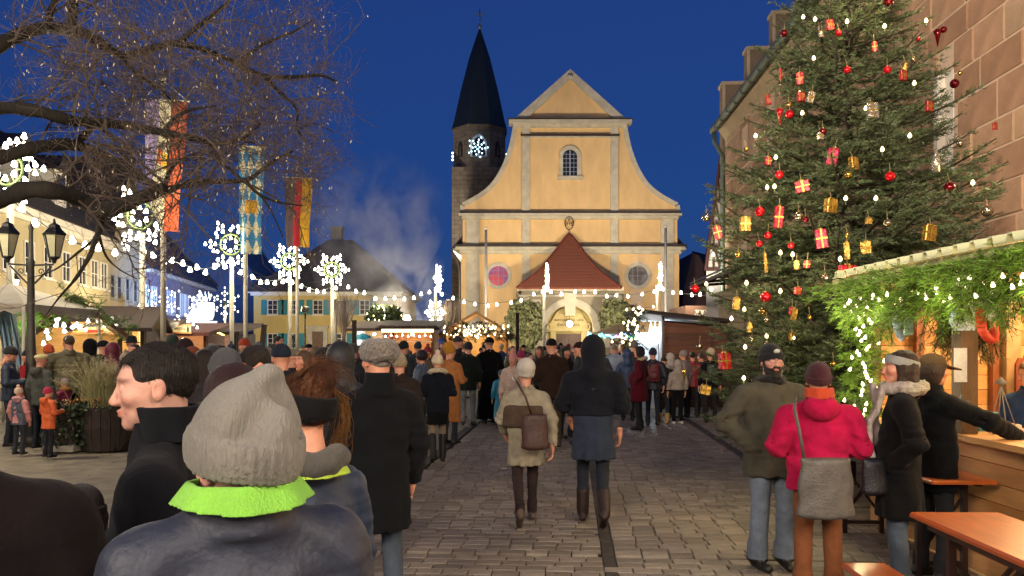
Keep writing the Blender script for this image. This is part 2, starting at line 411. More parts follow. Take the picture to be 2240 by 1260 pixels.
def body_mesh(pose, h, hh, fem=False, boots=0.09, leg=1.0, nose=1.0, stubble=0.0, w=1.0, flare=0.0):
    key = ('body', pose, h, hh, fem, boots, leg, nose, stubble, w, flare)
    def mk():
        lg = legs_of(pose[2])
        F = Field((-.3, -.55, -.01), (.3, .5, 1.5), h); S = []
        F.ell((0, -.005, .95), (.15 * min(w, 1), .108, .12), .03)
        F.cap((0, 0, 1.0), (0, -.01, 1.34), .09, .075, .04)
        for s in (-1, 1):
            k, a, toe, foot = lg[s]; k, a = Vector(k), Vector(a)
            F.cap((s * .085, -.005, .9), k, .088 * leg, .06 * leg, .03)
            F.cap(k, a + Vector((0, 0, .0)), .06 * leg, (.045 + flare) * leg, .02)
            if not boots or boots < .15: F.cone(max(0.03, a.z - .03), a.z + .12, (.052 * leg + flare, .06 * leg + flare), (.054 * leg + flare * .6, .058 * leg + flare * .6), (a.x, a.y), .02)
            fy, fp = R(-toe), R(foot)
            fd = Vector((math.sin(fy) * math.cos(fp), math.cos(fy) * math.cos(fp), math.sin(fp)))
            hl = a + Vector((0, 0, -.045)) - fd * .045; tp = a + Vector((0, 0, -.05)) + fd * .16
            if foot >= 0: hl.z = .038; tp.z = max(.033, tp.z) if foot > 0 else .033
            F.cap(hl, tp, .038, .033, .012); F.cap(hl + Vector((s * .012, 0, -.004)) + fd * .11, tp + Vector((s * .006, 0, -.004)), .034, .032, .012)
            F.cap(a + Vector((0, 0, -.01)), hl + fd * .08, .046, .036, .015)
            if boots > .15: F.cap(a, a + (k - a) * (boots / .45), .057, .066, .012)
            S.append((hl, tp, a, k))
        F.noise(.004, 19.0, 1.0)
        F.f = np.maximum(F.f, .004 - F.P[..., 2])
        V, Q = F.quads(); V = relax(V, Q, 1, .4)
        Cn = V[Q].mean(1); mi = np.ones(len(Q), int)
        for hl, tp, a, k in S:
            hl, tp, a, k = (np.array(t) for t in (hl, tp, a, k))
            ba = tp - hl; t = np.clip(((Cn - hl) @ ba) / (ba @ ba), 0, 1); d = np.linalg.norm(Cn - hl - t[:, None] * ba, axis=1)
            side = np.sign(Cn[:, 0]) == np.sign(a[0])
            up = (k - a) / np.linalg.norm(k - a); lim = boots if boots > .15 else .0
            mi[side & ((d < .052) & ((Cn - a) @ up < .0) | (((Cn - a) @ up < lim)))] = 2
        Vs, Qs, Ms, Ts = [V], [Q], [mi], [np.ones((len(V), 3), np.float32)]; n = len(V)
        def put(v, q, m, t=None):
            nonlocal n
            Vs.append(v.astype(np.float32)); Qs.append(q + n); Ms.append(np.full(len(q), m)); Ts.append(t if t is not None else np.ones((len(v), 3), np.float32)); n += len(v)
        hv, hq, ht = head_np(hh, fem, nose, stubble); HM = head_mat(pose[3], pose[4]); put(xf(HM, hv), hq, 0, ht)
        for s in (-1, 1):
            v, q = sphere_np((s * .0315, .0755, .0035), .0132, 10); put(xf(HM, v), q, 3)
            v, q = sphere_np((s * .0315, .0832, .0035), .0062, 8); put(xf(HM, v), q, 4)
            if hh < .009:
                m_ = MB(); m_.lathe([(.0146, .0015), (.0142, .005), (.0105, .0105), (.0, .0148)], (0, 0, 0), 10); v = np.array(m_.v, np.float32); q = np.array([f if len(f) == 4 else (f[0], f[1], f[2], f[2]) for f in m_.f if len(f) <= 4])
                v = v + np.array((s * .0315, .0758, .0035), np.float32); put(xf(HM, v), q, 0)
            if (pose[0] if s > 0 else pose[1]) == 'pocket': continue
            sh, el, wr, c = arm_pts(pose, s, w); v, q = hand_np(.008 if hh > .009 else .0055, s, c); put(xf(place_hand(el, wr, s), v), q, 0)
        me = fast_mesh('body', np.concatenate(Vs), np.concatenate(Qs), [DUMMY] * 5, np.concatenate(Ms), True)
        at = me.color_attributes.new('tint', 'FLOAT_COLOR', 'POINT'); T = np.concatenate(Ts)
        at.data.foreach_set('color', np.concatenate([T, np.ones((len(T), 1), np.float32)], 1).ravel())
        return me
    return cached(key, mk)
def coat_mesh(pose, h, hem=.8, w=1.0, flare=1.0, quilt=0.0, collar=.055, hood=None, sleeve=1.0, belly=0.0, seed=0.0, fold=.006, armless=False, cuff=0.0):
    key = ('coat', pose[:3], h, hem, w, flare, quilt, collar, hood, sleeve, belly, seed, fold, armless)
    def mk():
        F = Field((-.44, -.4, hem - .04), (.44, .62, 1.86 if hood == 'up' else 1.63), h)
        F.ell((0, -.012, 1.23), (.186 * w, .128, .21), .04)
        F.cap((-.14 * w, -.012, 1.362), (.14 * w, -.012, 1.362), .076, .076, .05)
        for s in (-1, 1): F.cap((s * .03, -.025, 1.445), (s * .15 * w, -.015, 1.385), .062, .062, .04)
        F.cap((0, -.02, 1.42), (0, -.025, 1.49), .085, .072, .04)
        F.ell((0, .012 + belly * .5, 1.05), (.18 * w, .135 + belly, .2), .05)
        rx, ry = .185 * w * flare, .142 * flare + belly * .5
        F.cone(hem, 1.06, (rx * (1 + .12 * (1.0 - hem)), ry * (1 + .12 * (1.0 - hem))), (.176 * w, .13 + belly * .6), (0, .0), .05, rim=.02, c1=(0, .004))
        if not armless:
            for s in (-1, 1):
                sh, el, wr, _ = arm_pts(pose, s, w)
                F.cap(sh, el, .074 * sleeve, .066 * sleeve, .03); F.cap(el, wr, .067 * sleeve, .054 * sleeve, .025)
        if quilt:
            z = F.P[..., 2]; F.f = F.f - quilt * np.sqrt(np.abs(np.sin(z * math.pi / .075))) + quilt
        Pz, Px, Py = F.P[..., 2], F.P[..., 0], F.P[..., 1]; nn_ = _n3(F.P, 7.0, seed + 1); n2_ = _n3(F.P, 15.0, seed + 4)
        dr = np.clip((1.08 - Pz) / max(1.08 - hem, .1), 0, 1) ** 1.3 * np.sin(np.arctan2(Px, Py) * 8 + 2.6 * nn_ + seed)
        bk_ = np.exp(-((Pz - 1.1) / .13) ** 2) * np.sin(Pz * 46 + Px * 22 + 3.2 * nn_) + .8 * np.exp(-((Pz - 1.3) / .1) ** 2) * np.sin(Pz * 30 + np.abs(Px) * 45 + 3 * n2_)
        F.f = F.f + fold * 1.25 * dr + fold * .62 * bk_
        if not armless:
            for s in (-1, 1):
                sh, el, wr, _ = arm_pts(pose, s, w); dl = np.linalg.norm(F.P - np.array(el), axis=-1); ax_ = np.array((wr - sh).normalized())
                F.f = F.f + fold * .95 * np.exp(-(dl / .15) ** 2) * np.sin((F.P @ ax_) * 78 + 3.4 * n2_) + fold * .7 * np.exp(-(np.linalg.norm(F.P - np.array(wr), axis=-1) / .09) ** 2) * np.sin((F.P @ ax_) * 110 + 3 * nn_)
        F.noise(fold * .7, 11.0, seed); F.noise(fold * .4, 27.0, seed + 3); F.noise(fold * .25, 55.0, seed + 5)
        if h < .014:
            F.f = F.f + .003 * np.exp(-((Px) / .004) ** 2) * (Py < 0) * (Pz < 1.4) * (seed >= 0) + .0035 * np.exp(-((Pz - 1.3 - .1 * np.abs(Px)) / .005) ** 2) * (Py < .0)
        if not armless:
            for s in (-1, 1):
                sh, el, wr, _ = arm_pts(pose, s, w)
                d = (wr - el).normalized()
                F.cap(wr - d * .01, wr + d * .07, .042, .042, .006, 'sub')
                for t in (.35, .6): F.cap(el + (sh - el) * t * .5 + Vector((s * .05, -.09, 0)), el + (sh - el) * t * .5 + Vector((s * .05, .09, -.04)), .006, .006, .02, 'sub')
        if collar:
            F.cone(1.42, 1.465 + collar, (.1, .1), (.08, .088), (0, -.03), .018, rim=.01, c1=(0, -.026))
            F.cone(1.45, 1.5 + collar, (.075, .08), (.066, .075), (0, -.03), .006, 'sub', rim=.004, c1=(0, -.026))
        if collar: F.ell((0, .105, 1.5 + collar), (.05, .07, .05 + collar * .8), .012, 'sub')
        if hood == 'down':
            F.ell((0, -.125, 1.435), (.125, .075, .1), .02); F.ell((0, -.13, 1.55), (.07, .05, .075), .02, 'sub')
        if hood == 'up':
            F.ell((0, -.03, 1.66), (.115, .135, .14), .04); F.cap((0, -.05, 1.45), (0, -.035, 1.6), .12, .1, .05)
            F.ell((0, .1, 1.63), (.078, .11, .112), .012, 'sub')
        F.cut((0, 0, hem), (0, 0, -1))
        return field_mesh('coat', F, smooth_it=1)
    return cached(key, mk)
def hair_mesh(kind, h, seed=0.0):
    def mk():
        F = Field((-.19, -.26, -.42), (.19, .2, .26), h)
        F.ell((0, -.0145, .0345), (.082, .104, .0935), .0)
        if kind in ('long', 'loose'):
            F.ell((0, -.06, -.1), (.094, .062, .2), .05); F.cap((-.075, .0, 0), (-.085, .03, -.24), .026, .03, .03); F.cap((.075, .0, 0), (.085, .03, -.24), .026, .03, .03)
        if kind == 'bob': F.ell((0, -.03, -.03), (.102, .092, .11), .04)
        if kind == 'perm': F.ell((0, -.02, .03), (.112, .122, .115), .03)
        if kind == 'bun': F.ell((0, -.085, .1), (.052, .05, .046), .012)
        if kind == 'pony': F.cap((0, -.1, .03), (0, -.15, .03), .028, .03, .02); F.cap((0, -.15, .03), (0, -.15, -.18), .034, .018, .02)
        # the face and the neck stay free
        F.ell((0, .13, -.045), (.07, .098, .1), .012, 'sub')
        if kind in ('short', 'bun', 'pony', 'thin'):
            F.box((0, .08, -.16), (.2, .16, .105), (R(-14), 0, 0), .01, .01, 'sub'); F.box((0, -.02, -.2), (.2, .14, .135), None, .01, .01, 'sub')
            F.box((0, .15, -.03), (.2, .102, .093), (R(-6), 0, 0), .012, .01, 'sub')
            for s in (-1, 1): F.ell((s * .09, .012, -.022), (.03, .034, .045), .012, 'sub')
        F.noise(.0028, 42.0, seed); F.noise(.002, 90.0, seed + 2)
        return field_mesh('hair', F, smooth_it=1)
    return cached(('hair', kind, h, seed), mk)
def beard_mesh(h):
    def mk():
        F = Field((-.12, -.02, -.22), (.12, .16, .03), h)
        F.ell((0, .035, -.085), (.068, .062, .058), .02); F.ell((0, .075, -.115), (.045, .035, .045), .02)
        for s in (-1, 1): F.cap((s * .07, .02, 0), (s * .062, .04, -.07), .013, .02, .02)
        F.ell((0, .1, -.05), (.034, .014, .009), .01)
        F.ell((0, .115, -.067), (.024, .022, .009), .006, 'sub'); F.ell((0, .09, .0), (.058, .06, .046), .01, 'sub')
        F.noise(.004, 60.0, 3.0)
        return field_mesh('beard', F, smooth_it=1)
    return cached(('beard', h), mk)
def hat_mesh(kind, h):
    def mk():
        F = Field((-.24, -.26, -.2), (.24, .28, .34), h)
        if kind in ('beanie', 'bobble', 'slouch', 'point'):
            if kind == 'slouch': F.ell((0, -.03, .07), (.098, .12, .105), .0); F.ell((0, -.07, .1), (.085, .085, .08), .05)
            elif kind == 'point':
                F.ell((0, -.02, .045), (.098, .122, .11), .0); F.ell((0, -.03, .075), (.085, .105, .1), .03); F.cap((.01, -.04, .1), (.03, -.055, .178), .075, .026, .05)
                F.cap((.03, -.09, .15), (.09, -.09, .02), .012, .02, .05, 'sub'); F.cap((-.02, -.125, .13), (-.085, -.105, .0), .012, .02, .05, 'sub')
            else: F.ell((0, -.018, .04), (.09, .113, .108), .0)
            F.cut((0, 0, .0), (0, .2, -1))
            F2 = F.f.copy(); g = Field((-.24, -.26, -.2), (.24, .28, .34), h)
            g.ell((0, -.018, .036), (.0985 if kind != 'point' else .106, .1215 if kind != 'point' else .13, .115), .0)
            d = np.array((0, .2, -1.0)) / math.hypot(.2, 1); lo = (g.P - np.array((0, 0, -.006))) @ d
            up = -((g.P - np.array((0, 0, .045 if kind != 'point' else .075))) @ d)
            g.f = np.maximum(np.maximum(g.f, lo), up)
            if h < .009:
                an = np.arctan2(g.P[..., 0], g.P[..., 1] + .02); g.f = g.f + .0026 * np.sin(an * 44)
                F.f = F.f
            k = .006; t = np.clip(.5 + .5 * (F.f - g.f) / k, 0, 1); F.f = F.f * (1 - t) + g.f * t - k * t * (1 - t)
            if kind == 'bobble': F.ell((0, -.03, .168), (.042, .042, .042), .008); F.noise(.0015, 120, 2)
        elif kind == 'cap':
            F.ell((0, -.014, .04), (.088, .109, .092), .0); F.cut((0, 0, .012), (0, .08, -1))
            F.box((0, .125, .03), (.07, .065, .006), (R(-12), 0, 0), .005, .015)
        elif kind == 'flat':
            F.ell((0, .0, .062), (.1, .128, .06), .0); F.ell((0, .1, .038), (.075, .055, .014), .02)
        elif kind == 'brim':
            F.cone(.02, .14, (.09, .11), (.076, .092), (0, -.014), .0, rim=.02); F.ell((0, -.01, .025), (.15, .17, .01), .012)
        elif kind == 'fur':
            F.cone(-.01, .115, (.104, .126), (.1, .12), (0, -.02), .0, rim=.05); F.noise(.004, 70.0); F.noise(.003, 130.0, 2.0)
        elif kind == 'pillbox':
            F.cone(-.03, .11, (.098, .122), (.1, .122), (0, -.018), .0, rim=.035)
        elif kind in ('band', 'wideband'):
            F.ell((0, -.016, .034), (.094, .116, .106), .0); F.cut((0, 0, .01 if kind == 'band' else -.035), (0, .3, -1)); F.cut((0, 0, .075), (0, -.3, 1)); F.ell((0, -.016, .034), (.08, .1, .16), .0, 'sub')
        elif kind == 'furhood':
            F.ell((0, -.05, -.02), (.13, .13, .16), .0)
        F.ell((0, -.012, .018), (.072, .094, .085), .0, 'sub')
        if kind in ('beanie', 'bobble', 'slouch', 'point'): F.noise(.0025, 38.0, 1.5)
        return field_mesh('hat', F, smooth_it=1)
    return cached(('hat', kind, h), mk)
def scarf_mesh(h, big=False):
    def mk():
        F = Field((-.2, -.22, 1.36), (.2, .2, 1.62), h)
        for i in range(14):
            a, b = 2 * math.pi * i / 14, 2 * math.pi * (i + 1) / 14; r = .098 if big else .085; t = .042 if big else .03
            p = lambda u: (r * math.sin(u), -.025 + (r + .012) * math.cos(u), 1.485 + .012 * math.sin(u * 3))
            F.cap(p(a), p(b), t, t, .01)
        F.cone(1.3, 1.7, (.06, .062), (.06, .062), (0, -.025), .004, 'sub')
        F.noise(.005, 34.0, 4); F.noise(.004, 60.0, 1)
        return field_mesh('scarf', F, smooth_it=1)
    return cached(('scarf', h, big), mk)
def furrim_mesh(h, up=False):
    """fur trim of a lowered hood"""
    def mk():
        F = Field((-.24, -.3, 1.3), (.24, .2, 1.68), h)
        n = 12
        for i in range(n):
            a, b = math.pi * (i / n * 1.5 - .75), math.pi * ((i + 1) / n * 1.5 - .75)
            p = lambda u: (.125 * math.sin(u), -.06 - .085 * math.cos(u), 1.47 + .035 * math.cos(u))
            F.cap(p(a), p(b), .036, .036, .01)
        F.noise(.008, 60.0, 4); F.noise(.006, 110.0, 1)
        return field_mesh('fur_trim', F, smooth_it=0)
    return cached(('furrim', h, up), mk)
def cloth(col, kind='wool'):
    k = ('cloth', col, kind)
    def mk():
        nm = kind + '_' + col.strip('#')
        if kind == 'wool': return mat(nm, col, .92, .25, 9, .3, 420, sheen=.03, crumple=.16, spec=.15)
        if kind == 'puffer': return mat(nm, col, .6, .14, 7, .15, 60, sheen=.03, crumple=.12)
        if kind == 'denim': return mat(nm, col, .9, .35, 7, .3, 300, crumple=.22)
        if kind == 'knit': return mat(nm, col, .95, .16, 8, .5, 190, sheen=.08, crumple=.08, stretch=(1, 1, .22))
        if kind == 'leather': return mat(nm, col, .5, .25, 12, .3, 90, crumple=.15)
        if kind == 'fur': return mat(nm, col, .95, .5, 60, 1.0, 160, sheen=.5)
        if kind == 'curl': return mat(nm, col, .9, .75, 75, 1.0, 90, sheen=.3)
    return cached(k, mk)
def skinmat(c): return mat('skin_' + c.strip('#'), c, .52, .14, 22, .22, 300, tint=True, sub=.0, spec=.4)
def hairmat(c): return mat('hair_' + c.strip('#'), c, .55, .45, 26, .9, 70, stretch=(3.2, 3.2, .35), spec=.4)
EYEW = mat('eye_white', 'd8cfc6', .25, 0); IRIS = mat('iris', '2a1c12', .15, 0); BLACK = mat('black_plastic', '0b0b0c', .4, .1)
SKINS = ['c98d72', 'd39a80', 'bf8065', 'd8a58c']
def person(label, loc, face=0.0, H=1.75, pose=P(), res=2, skin='c98d72', coat=('24262b', 'wool'), ck=None, legs=('1d2029', 'denim'), shoes='15110e', hat=None, hair=None, fem=False, beard=None, scarf=None, fur=None, group='people at the Christmas market', collar=None, headk=1.0, bk=None, cat='person'):
    """face: 0 looks away from the camera, 90 to the left of the photo, 180 towards it. res 0 near .. 2 far"""
    h = (.0085, .0135, .022)[res]; hh = (.0052, .008, .0115)[res]
    t = thing('person', label, cat, loc, R(face), group, H / 1.75)
    bkw = dict(bk or {}); ckw = dict(ck or {})
    cw = ckw.get('w', .9 if fem else 1.0); ckw['w'] = cw
    b = link('body', body_mesh(pose, max(h, .012), hh, fem, w=cw, **bkw), t, mats=[skinmat(skin), cloth(*legs), cloth(shoes, 'leather'), EYEW, IRIS])
    link('coat', coat_mesh(pose, h, **ckw), t, mats=[cloth(*coat)])
    HM = head_mat(pose[3], pose[4]); hl, hr = HM.to_translation(), HM.to_euler()
    if headk != 1.0: b['headk'] = headk
    if hair: link('hair', hair_mesh(hair[0], hh if res < 2 else .013), t, hl, hr, mats=[hairmat(hair[1])])
    if hat:
        o = link('hat', hat_mesh(hat[0], hh if res < 2 else .012), t, hl, hr, mats=[cloth(hat[1], hat[2] if len(hat) > 2 else 'knit')])
    if beard: link('beard', beard_mesh(hh), t, hl, hr, mats=[hairmat(beard)])
    if scarf: link('scarf', scarf_mesh(max(h * .7, .007), len(scarf) > 1 and scarf[1] == 'big'), t, mats=[cloth(scarf[0], 'knit')])
    if fur: link('fur_trim', furrim_mesh(max(h * .7, .008)), t, mats=[cloth(fur, 'fur')])
    return t
# ================================================================ ground and paving
PAVE = .077                                  # the paved lane runs towards the church, a little to the right
UD = Vector((PAVE, 1, 0)).normalized(); RD = Vector((UD.y, -UD.x, 0))
def AB(a, b, z=0.0): return RD * a + UD * b + Vector((0, 0, z))
def ground_mat():
    m = mat('ground_gravel', '857b68', .95, .35, 3.0, .6, 40)
    return m
def paving_mat(name, c1, c2, mortar, sx=.2, sy=.14):
    if name in _M: return _M[name]
    m = mat(name, c1, .75, .0, bump=0); n, l = m.node_tree.nodes, m.node_tree.links; b = n['Principled BSDF']
    tc = [x for x in n if x.type == 'TEX_COORD'][0]
    br = n.new('ShaderNodeTexBrick'); br.inputs['Scale'].default_value = 1.0
    br.inputs['Brick Width'].default_value = sx; br.inputs['Row Height'].default_value = sy; br.inputs['Mortar Size'].default_value = .008
    br.inputs['Color1'].default_value = hexc(c1) + (1,); br.inputs['Color2'].default_value = hexc(c2) + (1,); br.inputs['Mortar'].default_value = hexc(mortar) + (1,)
    l.new(tc.outputs['Object'], br.inputs['Vector']); l.new(br.outputs['Color'], b.inputs['Base Color'])
    bp = n.new('ShaderNodeBump'); bp.inputs['Strength'].default_value = .6; bp.inputs['Distance'].default_value = .02; bp.invert = True
    l.new(br.outputs['Fac'], bp.inputs['Height']); l.new(bp.outputs[0], b.inputs['Normal'])
    return m
mb = MB(); mb.add([(-400, -100, -.035), (400, -100, -.035), (400, 900, -.035), (-400, 900, -.035)], [(0, 1, 2, 3)])
tag(mb.build('ground', ground_mat()), kind='structure')
A0, A1 = -2.07, 2.7
pv = bpy.data.objects.new('paved_lane', None); COL.objects.link(pv); pv.rotation_euler = (0, 0, -math.atan(PAVE)); tag(pv, kind='structure')
mb = MB(); mb.add([(A0, 2.0, -.03), (6.0, 2.0, -.03), (6.0, 19, -.03), (A0, 19, -.03)], [(0, 1, 2, 3)])
mb.build('joint_bed', mat('joint_sand', '241f19', .95, .4, 20, .5, 90), pv)
mb = MB(); mb.add([(A0, 19, -.006), (7.0, 19, -.006), (7.0, 62, -.006), (A0 - 3, 62, -.006)], [(0, 1, 2, 3)])
mb.build('far_paving', paving_mat('far_paving', '6e665a', '5f574c', '2b2722'), pv)
PAVM = [mat('paver_%d' % i, c, .6, .22, 9, .25, 55, spec=.5) for i, c in enumerate(('82776a', '786d5f', '8a7f70', '716759'))]
pmesh = []
for k in range(12):
    mb = MB(); w = .178 + .05 * RNG.random(); mb.box((0, 0, -.02), (w, .131, .04), bevel=.006)
    me = mb.mesh('paver', [PAVM[k % 4]]); pmesh.append((w, me))
near, restV, restF, restM, nn = [], [], [], [], 0
rows = 0; b = 4.5
BANDS = [6.41, 8.64, 10.95, 13.2, 15.5]
while b < 18.8:
    if any(abs(b - t) < .075 for t in BANDS): b += .05
    a = A0 + RNG.random() * .06
    shift_ = RNG.integers(2)
    while a < 4.3:
        w, me = pmesh[RNG.integers(12)]
        sx_ = 1.0
        if a < .258 and a + w > .225: sx_ = (.254 - a) / w
        if sx_ > .12:
            px = AB(a + w / 2, b); pyv = HY + EYE * FPX / px.y; pxv = CX + px.x * FPX / px.y
            rec = (a + w * sx_ / 2, b, me, pyv, pxv, sx_); near.append(rec)
        a = .368 if sx_ < 1 else a + w + .009
    b += .14
vis = [r for r in near if 870 < r[4] < 1660 and r[3] < 1262]; vis.sort(key=lambda r: -r[3]); keep = set(id(r) for r in vis[:300])
for r in near:
    dz = RNG.normal(0, .0013); rot = Euler((RNG.normal(0, .008), RNG.normal(0, .008), RNG.normal(0, .004)))
    if id(r) in keep:
        link('paver', r[2], pv, (r[0], r[1], dz), rot, scale=(r[5], 1, 1))
    else:
        V = np.array([v.co[:] for v in r[2].vertices]); M = np.array(rot.to_matrix()); V = (V * np.array((r[5], 1, 1))) @ M.T + np.array((r[0], r[1], dz))
        restV.append(V); fs = [tuple(p.vertices) for p in r[2].polygons]; restF += [tuple(i + nn for i in f) for f in fs]; restM += [PAVM.index(r[2].materials[0])] * len(fs); nn += len(V)
me = bpy.data.meshes.new('pavers'); me.from_pydata(np.concatenate(restV).tolist(), [], restF)
for m in PAVM: me.materials.append(m)
me.polygons.foreach_set('material_index', restM); me.update()
tag(link('pavers', me, pv), kind='stuff')
dk = mat('dark_setts', '3b352e', .7, .3, 14, .4, 60)
for k in range(34):
    mb = MB(); mb.box((.31, 4.6 + k * .42, -.021), (.1, .4, .04), bevel=.006); mb.build('strip_stone', dk, pv)
for k in range(34):
    mb = MB(); mb.box((A0 - .1, 4.6 + k * .62, -.018), (.17, .6, .05), bevel=.01); mb.build('edge_stone', dk, pv)
for k in range(22):
    mb = MB(); mb.box((A1 + .0, 9.2 + k * .62, -.012), (.16, .6, .05), bevel=.01); mb.build('edge_stone', dk, pv)
mb = MB(); mb.lathe([(.05, 0), (.046, .006), (.0, .009)], (0, 0, .004), 7, sx=1.0, sy=.6)
tag(mb.build('crumpled_napkin', mat('napkin', 'd8d0c4', .9, .1), loc=AB(-.95, 10.85)), 'scrap of white napkin lying on the paved lane', 'litter')

# ================================================================ building helpers
GLASS_D = mat('dark_glass', '0d1118', .12, 0, spec=.6)
GLASS_B = mat('grey_glass', '23262e', .15, .3, 3, spec=.6)
WHITE = mat('white_paint', 'cfc8ba', .55, .06, 8)
CREAMF = mat('cream_frame', 'd8d2c2', .6, .06, 8)
def wall_mat(name, col, var=.1): return mat(name, col, .9, var * 1.5, 1.1, .25, 30, stretch=(1, 1, .4))
def window(par, cx, z0, w, h, y=0.0, fm=None, gm=None, cols=2, rows=3, sill=True, fw=.07, mw=.035, reveal=.12, name='window', surround=None):
    """frame set in front of a wall whose face is at local y; panes recessed a little"""
    fm = fm or WHITE; gm = gm or GLASS_D; m = MB(); zc = z0 + h / 2
    m.box((cx - w / 2 + fw / 2, y - .02, zc), (fw, .1, h)); m.box((cx + w / 2 - fw / 2, y - .02, zc), (fw, .1, h))
    m.box((cx, y - .02, z0 + fw / 2), (w - 2 * fw, .1, fw)); m.box((cx, y - .02, z0 + h - fw / 2), (w - 2 * fw, .1, fw))
    for i in range(1, cols): m.box((cx - w / 2 + fw + (w - 2 * fw) * i / cols, y - .03, zc), (mw * 1.5 if cols == 2 else mw, .05, h - 2 * fw))
    for j in range(1, rows): m.box((cx, y - .027, z0 + fw + (h - 2 * fw) * j / rows), (w - 2 * fw, .044, mw))
    f = m.build(name, fm, par)
    for i in range(cols):
        g = MB(); pw = (w - 2 * fw) / cols; g.box((cx - w / 2 + fw + pw * (i + .5), y - .004, zc), (pw, .012, h - 2 * fw)); g.build('pane', gm, f)
    if sill:
        s_ = MB(); s_.box((cx, y - .09, z0 - .05), (w + .16, .18, .07)); s_.build('sill', surround or fm, f)
    return f
def part(name, m, mats, par): return m.build(name, mats, par)

# ================================================================ the church
CD = 60.0; SC = CD / FPX; CHX = PX(1247, CD)
def cz(py): return PZ(py, CD)
def cx_(px): return (px - 1247) * SC
ch = thing('church', 'yellow baroque church with curved gable and grey stone trim facing the square', 'church', (CHX, CD, 0))
OCH = wall_mat('ochre_plaster', 'd6b480', .08); TRIM = mat('pale_sandstone', 'b8b09c', .85, .2, 1.6, .2, 14)
SLATE = mat('dark_slate', '22252b', .6, .35, 5, .4, 20, stretch=(1, 1, 3)); DARKTILE = mat('dark_tiles', '352c29', .75, .35, 7, .5, 22, stretch=(1, 1, 4))
m = MB(); m.box((0, 6, cz(545) / 2), ((1485 - 1008) * SC, 12, cz(545))); part('lower_wall', m, OCH, ch)
m = MB(); m.box((0, 6.02, (cz(545) + cz(467)) / 2), ((1483 - 1013) * SC, 11.9, cz(467) - cz(545))); part('middle_wall', m, OCH, ch)
half = [(1012, 462), (1013, 449), (1040, 435), (1065, 418), (1085, 397), (1103, 366), (1115, 335), (1123, 305), (1128, 276)]
def smooth_pts(p, n=4):
    o = []
    for i in range(len(p) - 1):
        p0, p1, p2, p3 = p[max(i - 1, 0)], p[i], p[i + 1], p[min(i + 2, len(p) - 1)]
        for k in range(n):
            t = k / n; o.append(tuple(.5 * (2 * b_ + (c_ - a_) * t + (2 * a_ - 5 * b_ + 4 * c_ - d_) * t * t + (3 * b_ - a_ - 3 * c_ + d_) * t ** 3) for a_, b_, c_, d_ in zip(p0, p1, p2, p3)))
    return o + [p[-1]]
lh = smooth_pts(half[1:]); left = [(cx_(x), cz(y)) for x, y in [half[0]] + lh]
poly = left + [(-x, z) for x, z in reversed(left)]
m = MB(); m.prism(poly, .1, 1.1); part('gable_wall', m, OCH, ch)
for sg in (-1, 1):                                          # stone band that follows the curve
    m = MB(); o = [(x * -sg, z) for x, z in left]
    for i in range(len(o) - 1):
        (xa, za), (xb, zb) = o[i], o[i + 1]; inw = sg * -.34
        d = Vector((xb - xa, zb - za)).normalized(); nrm = Vector((-d.y, d.x)) * (.22 if sg < 0 else -.22)
        n2 = nrm * -.6
        m.add([(xa + n2.x, -.02, za + n2.y), (xb + n2.x, -.02, zb + n2.y), (xb + nrm.x, -.02, zb + nrm.y), (xa + nrm.x, -.02, za + nrm.y),
               (xa + n2.x, 1.2, za + n2.y), (xb + n2.x, 1.2, zb + n2.y), (xb + nrm.x, 1.2, zb + nrm.y), (xa + nrm.x, 1.2, za + nrm.y)],
              [(0, 1, 2, 3), (7, 6, 5, 4), (0, 3, 7, 4), (1, 5, 6, 2), (0, 4, 5, 1), (3, 2, 6, 7)])
    part('curved_coping', m, TRIM, ch)
m = MB(); m.prism([(cx_(1126), cz(268)), (cx_(1368), cz(268)), (0, cz(156))], .1, 1.1); part('pediment_wall', m, OCH, ch)
for sg in (-1, 1):
    m = MB(); e = (sg * cx_(1372), cz(264)); a = (0, cz(152)); a2 = (0, cz(152) - .75); e2 = (sg * cx_(1372) - sg * .95, cz(264))
    m.prism([e, a, a2, e2] if sg > 0 else [e2, a2, a, e], -.18, 1.2); part('pediment_moulding', m, TRIM, ch)
m = MB(); m.lathe([(.0, -.04), (.22, -.03), (.22, .03), (0, .05)], (0, 0, 0), 12); part('roundel', m, TRIM, ch); o_ = ch.children[-1]; o_.location = (0, -.2, cz(168)); o_.rotation_euler = (R(90), 0, 0)
def band(z0, z1, x, d, mm, nm='cornice', y0=None):
    m = MB(); m.box((0, (.0 if y0 is None else y0) - d / 2 + .3, (z0 + z1) / 2), (2 * x, d + .6, z1 - z0)); return part(nm, m, mm, ch)
xo = cx_(1381)
band(cz(279), cz(272), xo - .35, .2, TRIM); band(cz(272.1), cz(264), xo, .38, TRIM); band(cz(263.9), cz(261), xo + .05, .42, DARKTILE, 'flashing')
band(cz(298), cz(293), cx_(1355), .1, mat('brown_flashing', '3a2a22', .6, .2), 'flashing'); band(cz(301), cz(298.1), cx_(1355), .06, TRIM)
xo = cx_(1490)
band(cz(480), cz(473), xo - .25, .25, TRIM); band(cz(472.9), cz(468), xo, .4, TRIM); band(cz(467.9), cz(464), xo - .12, .36, DARKTILE, 'flashing')
xo = cx_(1497)
band(cz(556), cz(548), xo - .3, .25, TRIM); band(cz(547.9), cz(541), xo, .45, TRIM); band(cz(540.9), cz(536), xo + .1, .5, DARKTILE, 'flashing')
def pil(x0, x1, y0, y1, nm='pilaster', t=.12):
    m = MB(); m.box(((cx_(x0) + cx_(x1)) / 2, -t / 2 + .05, (cz(y0) + cz(y1)) / 2), (cx_(x1) - cx_(x0), t + .1, cz(y1) - cz(y0))); return part(nm, m, TRIM, ch)
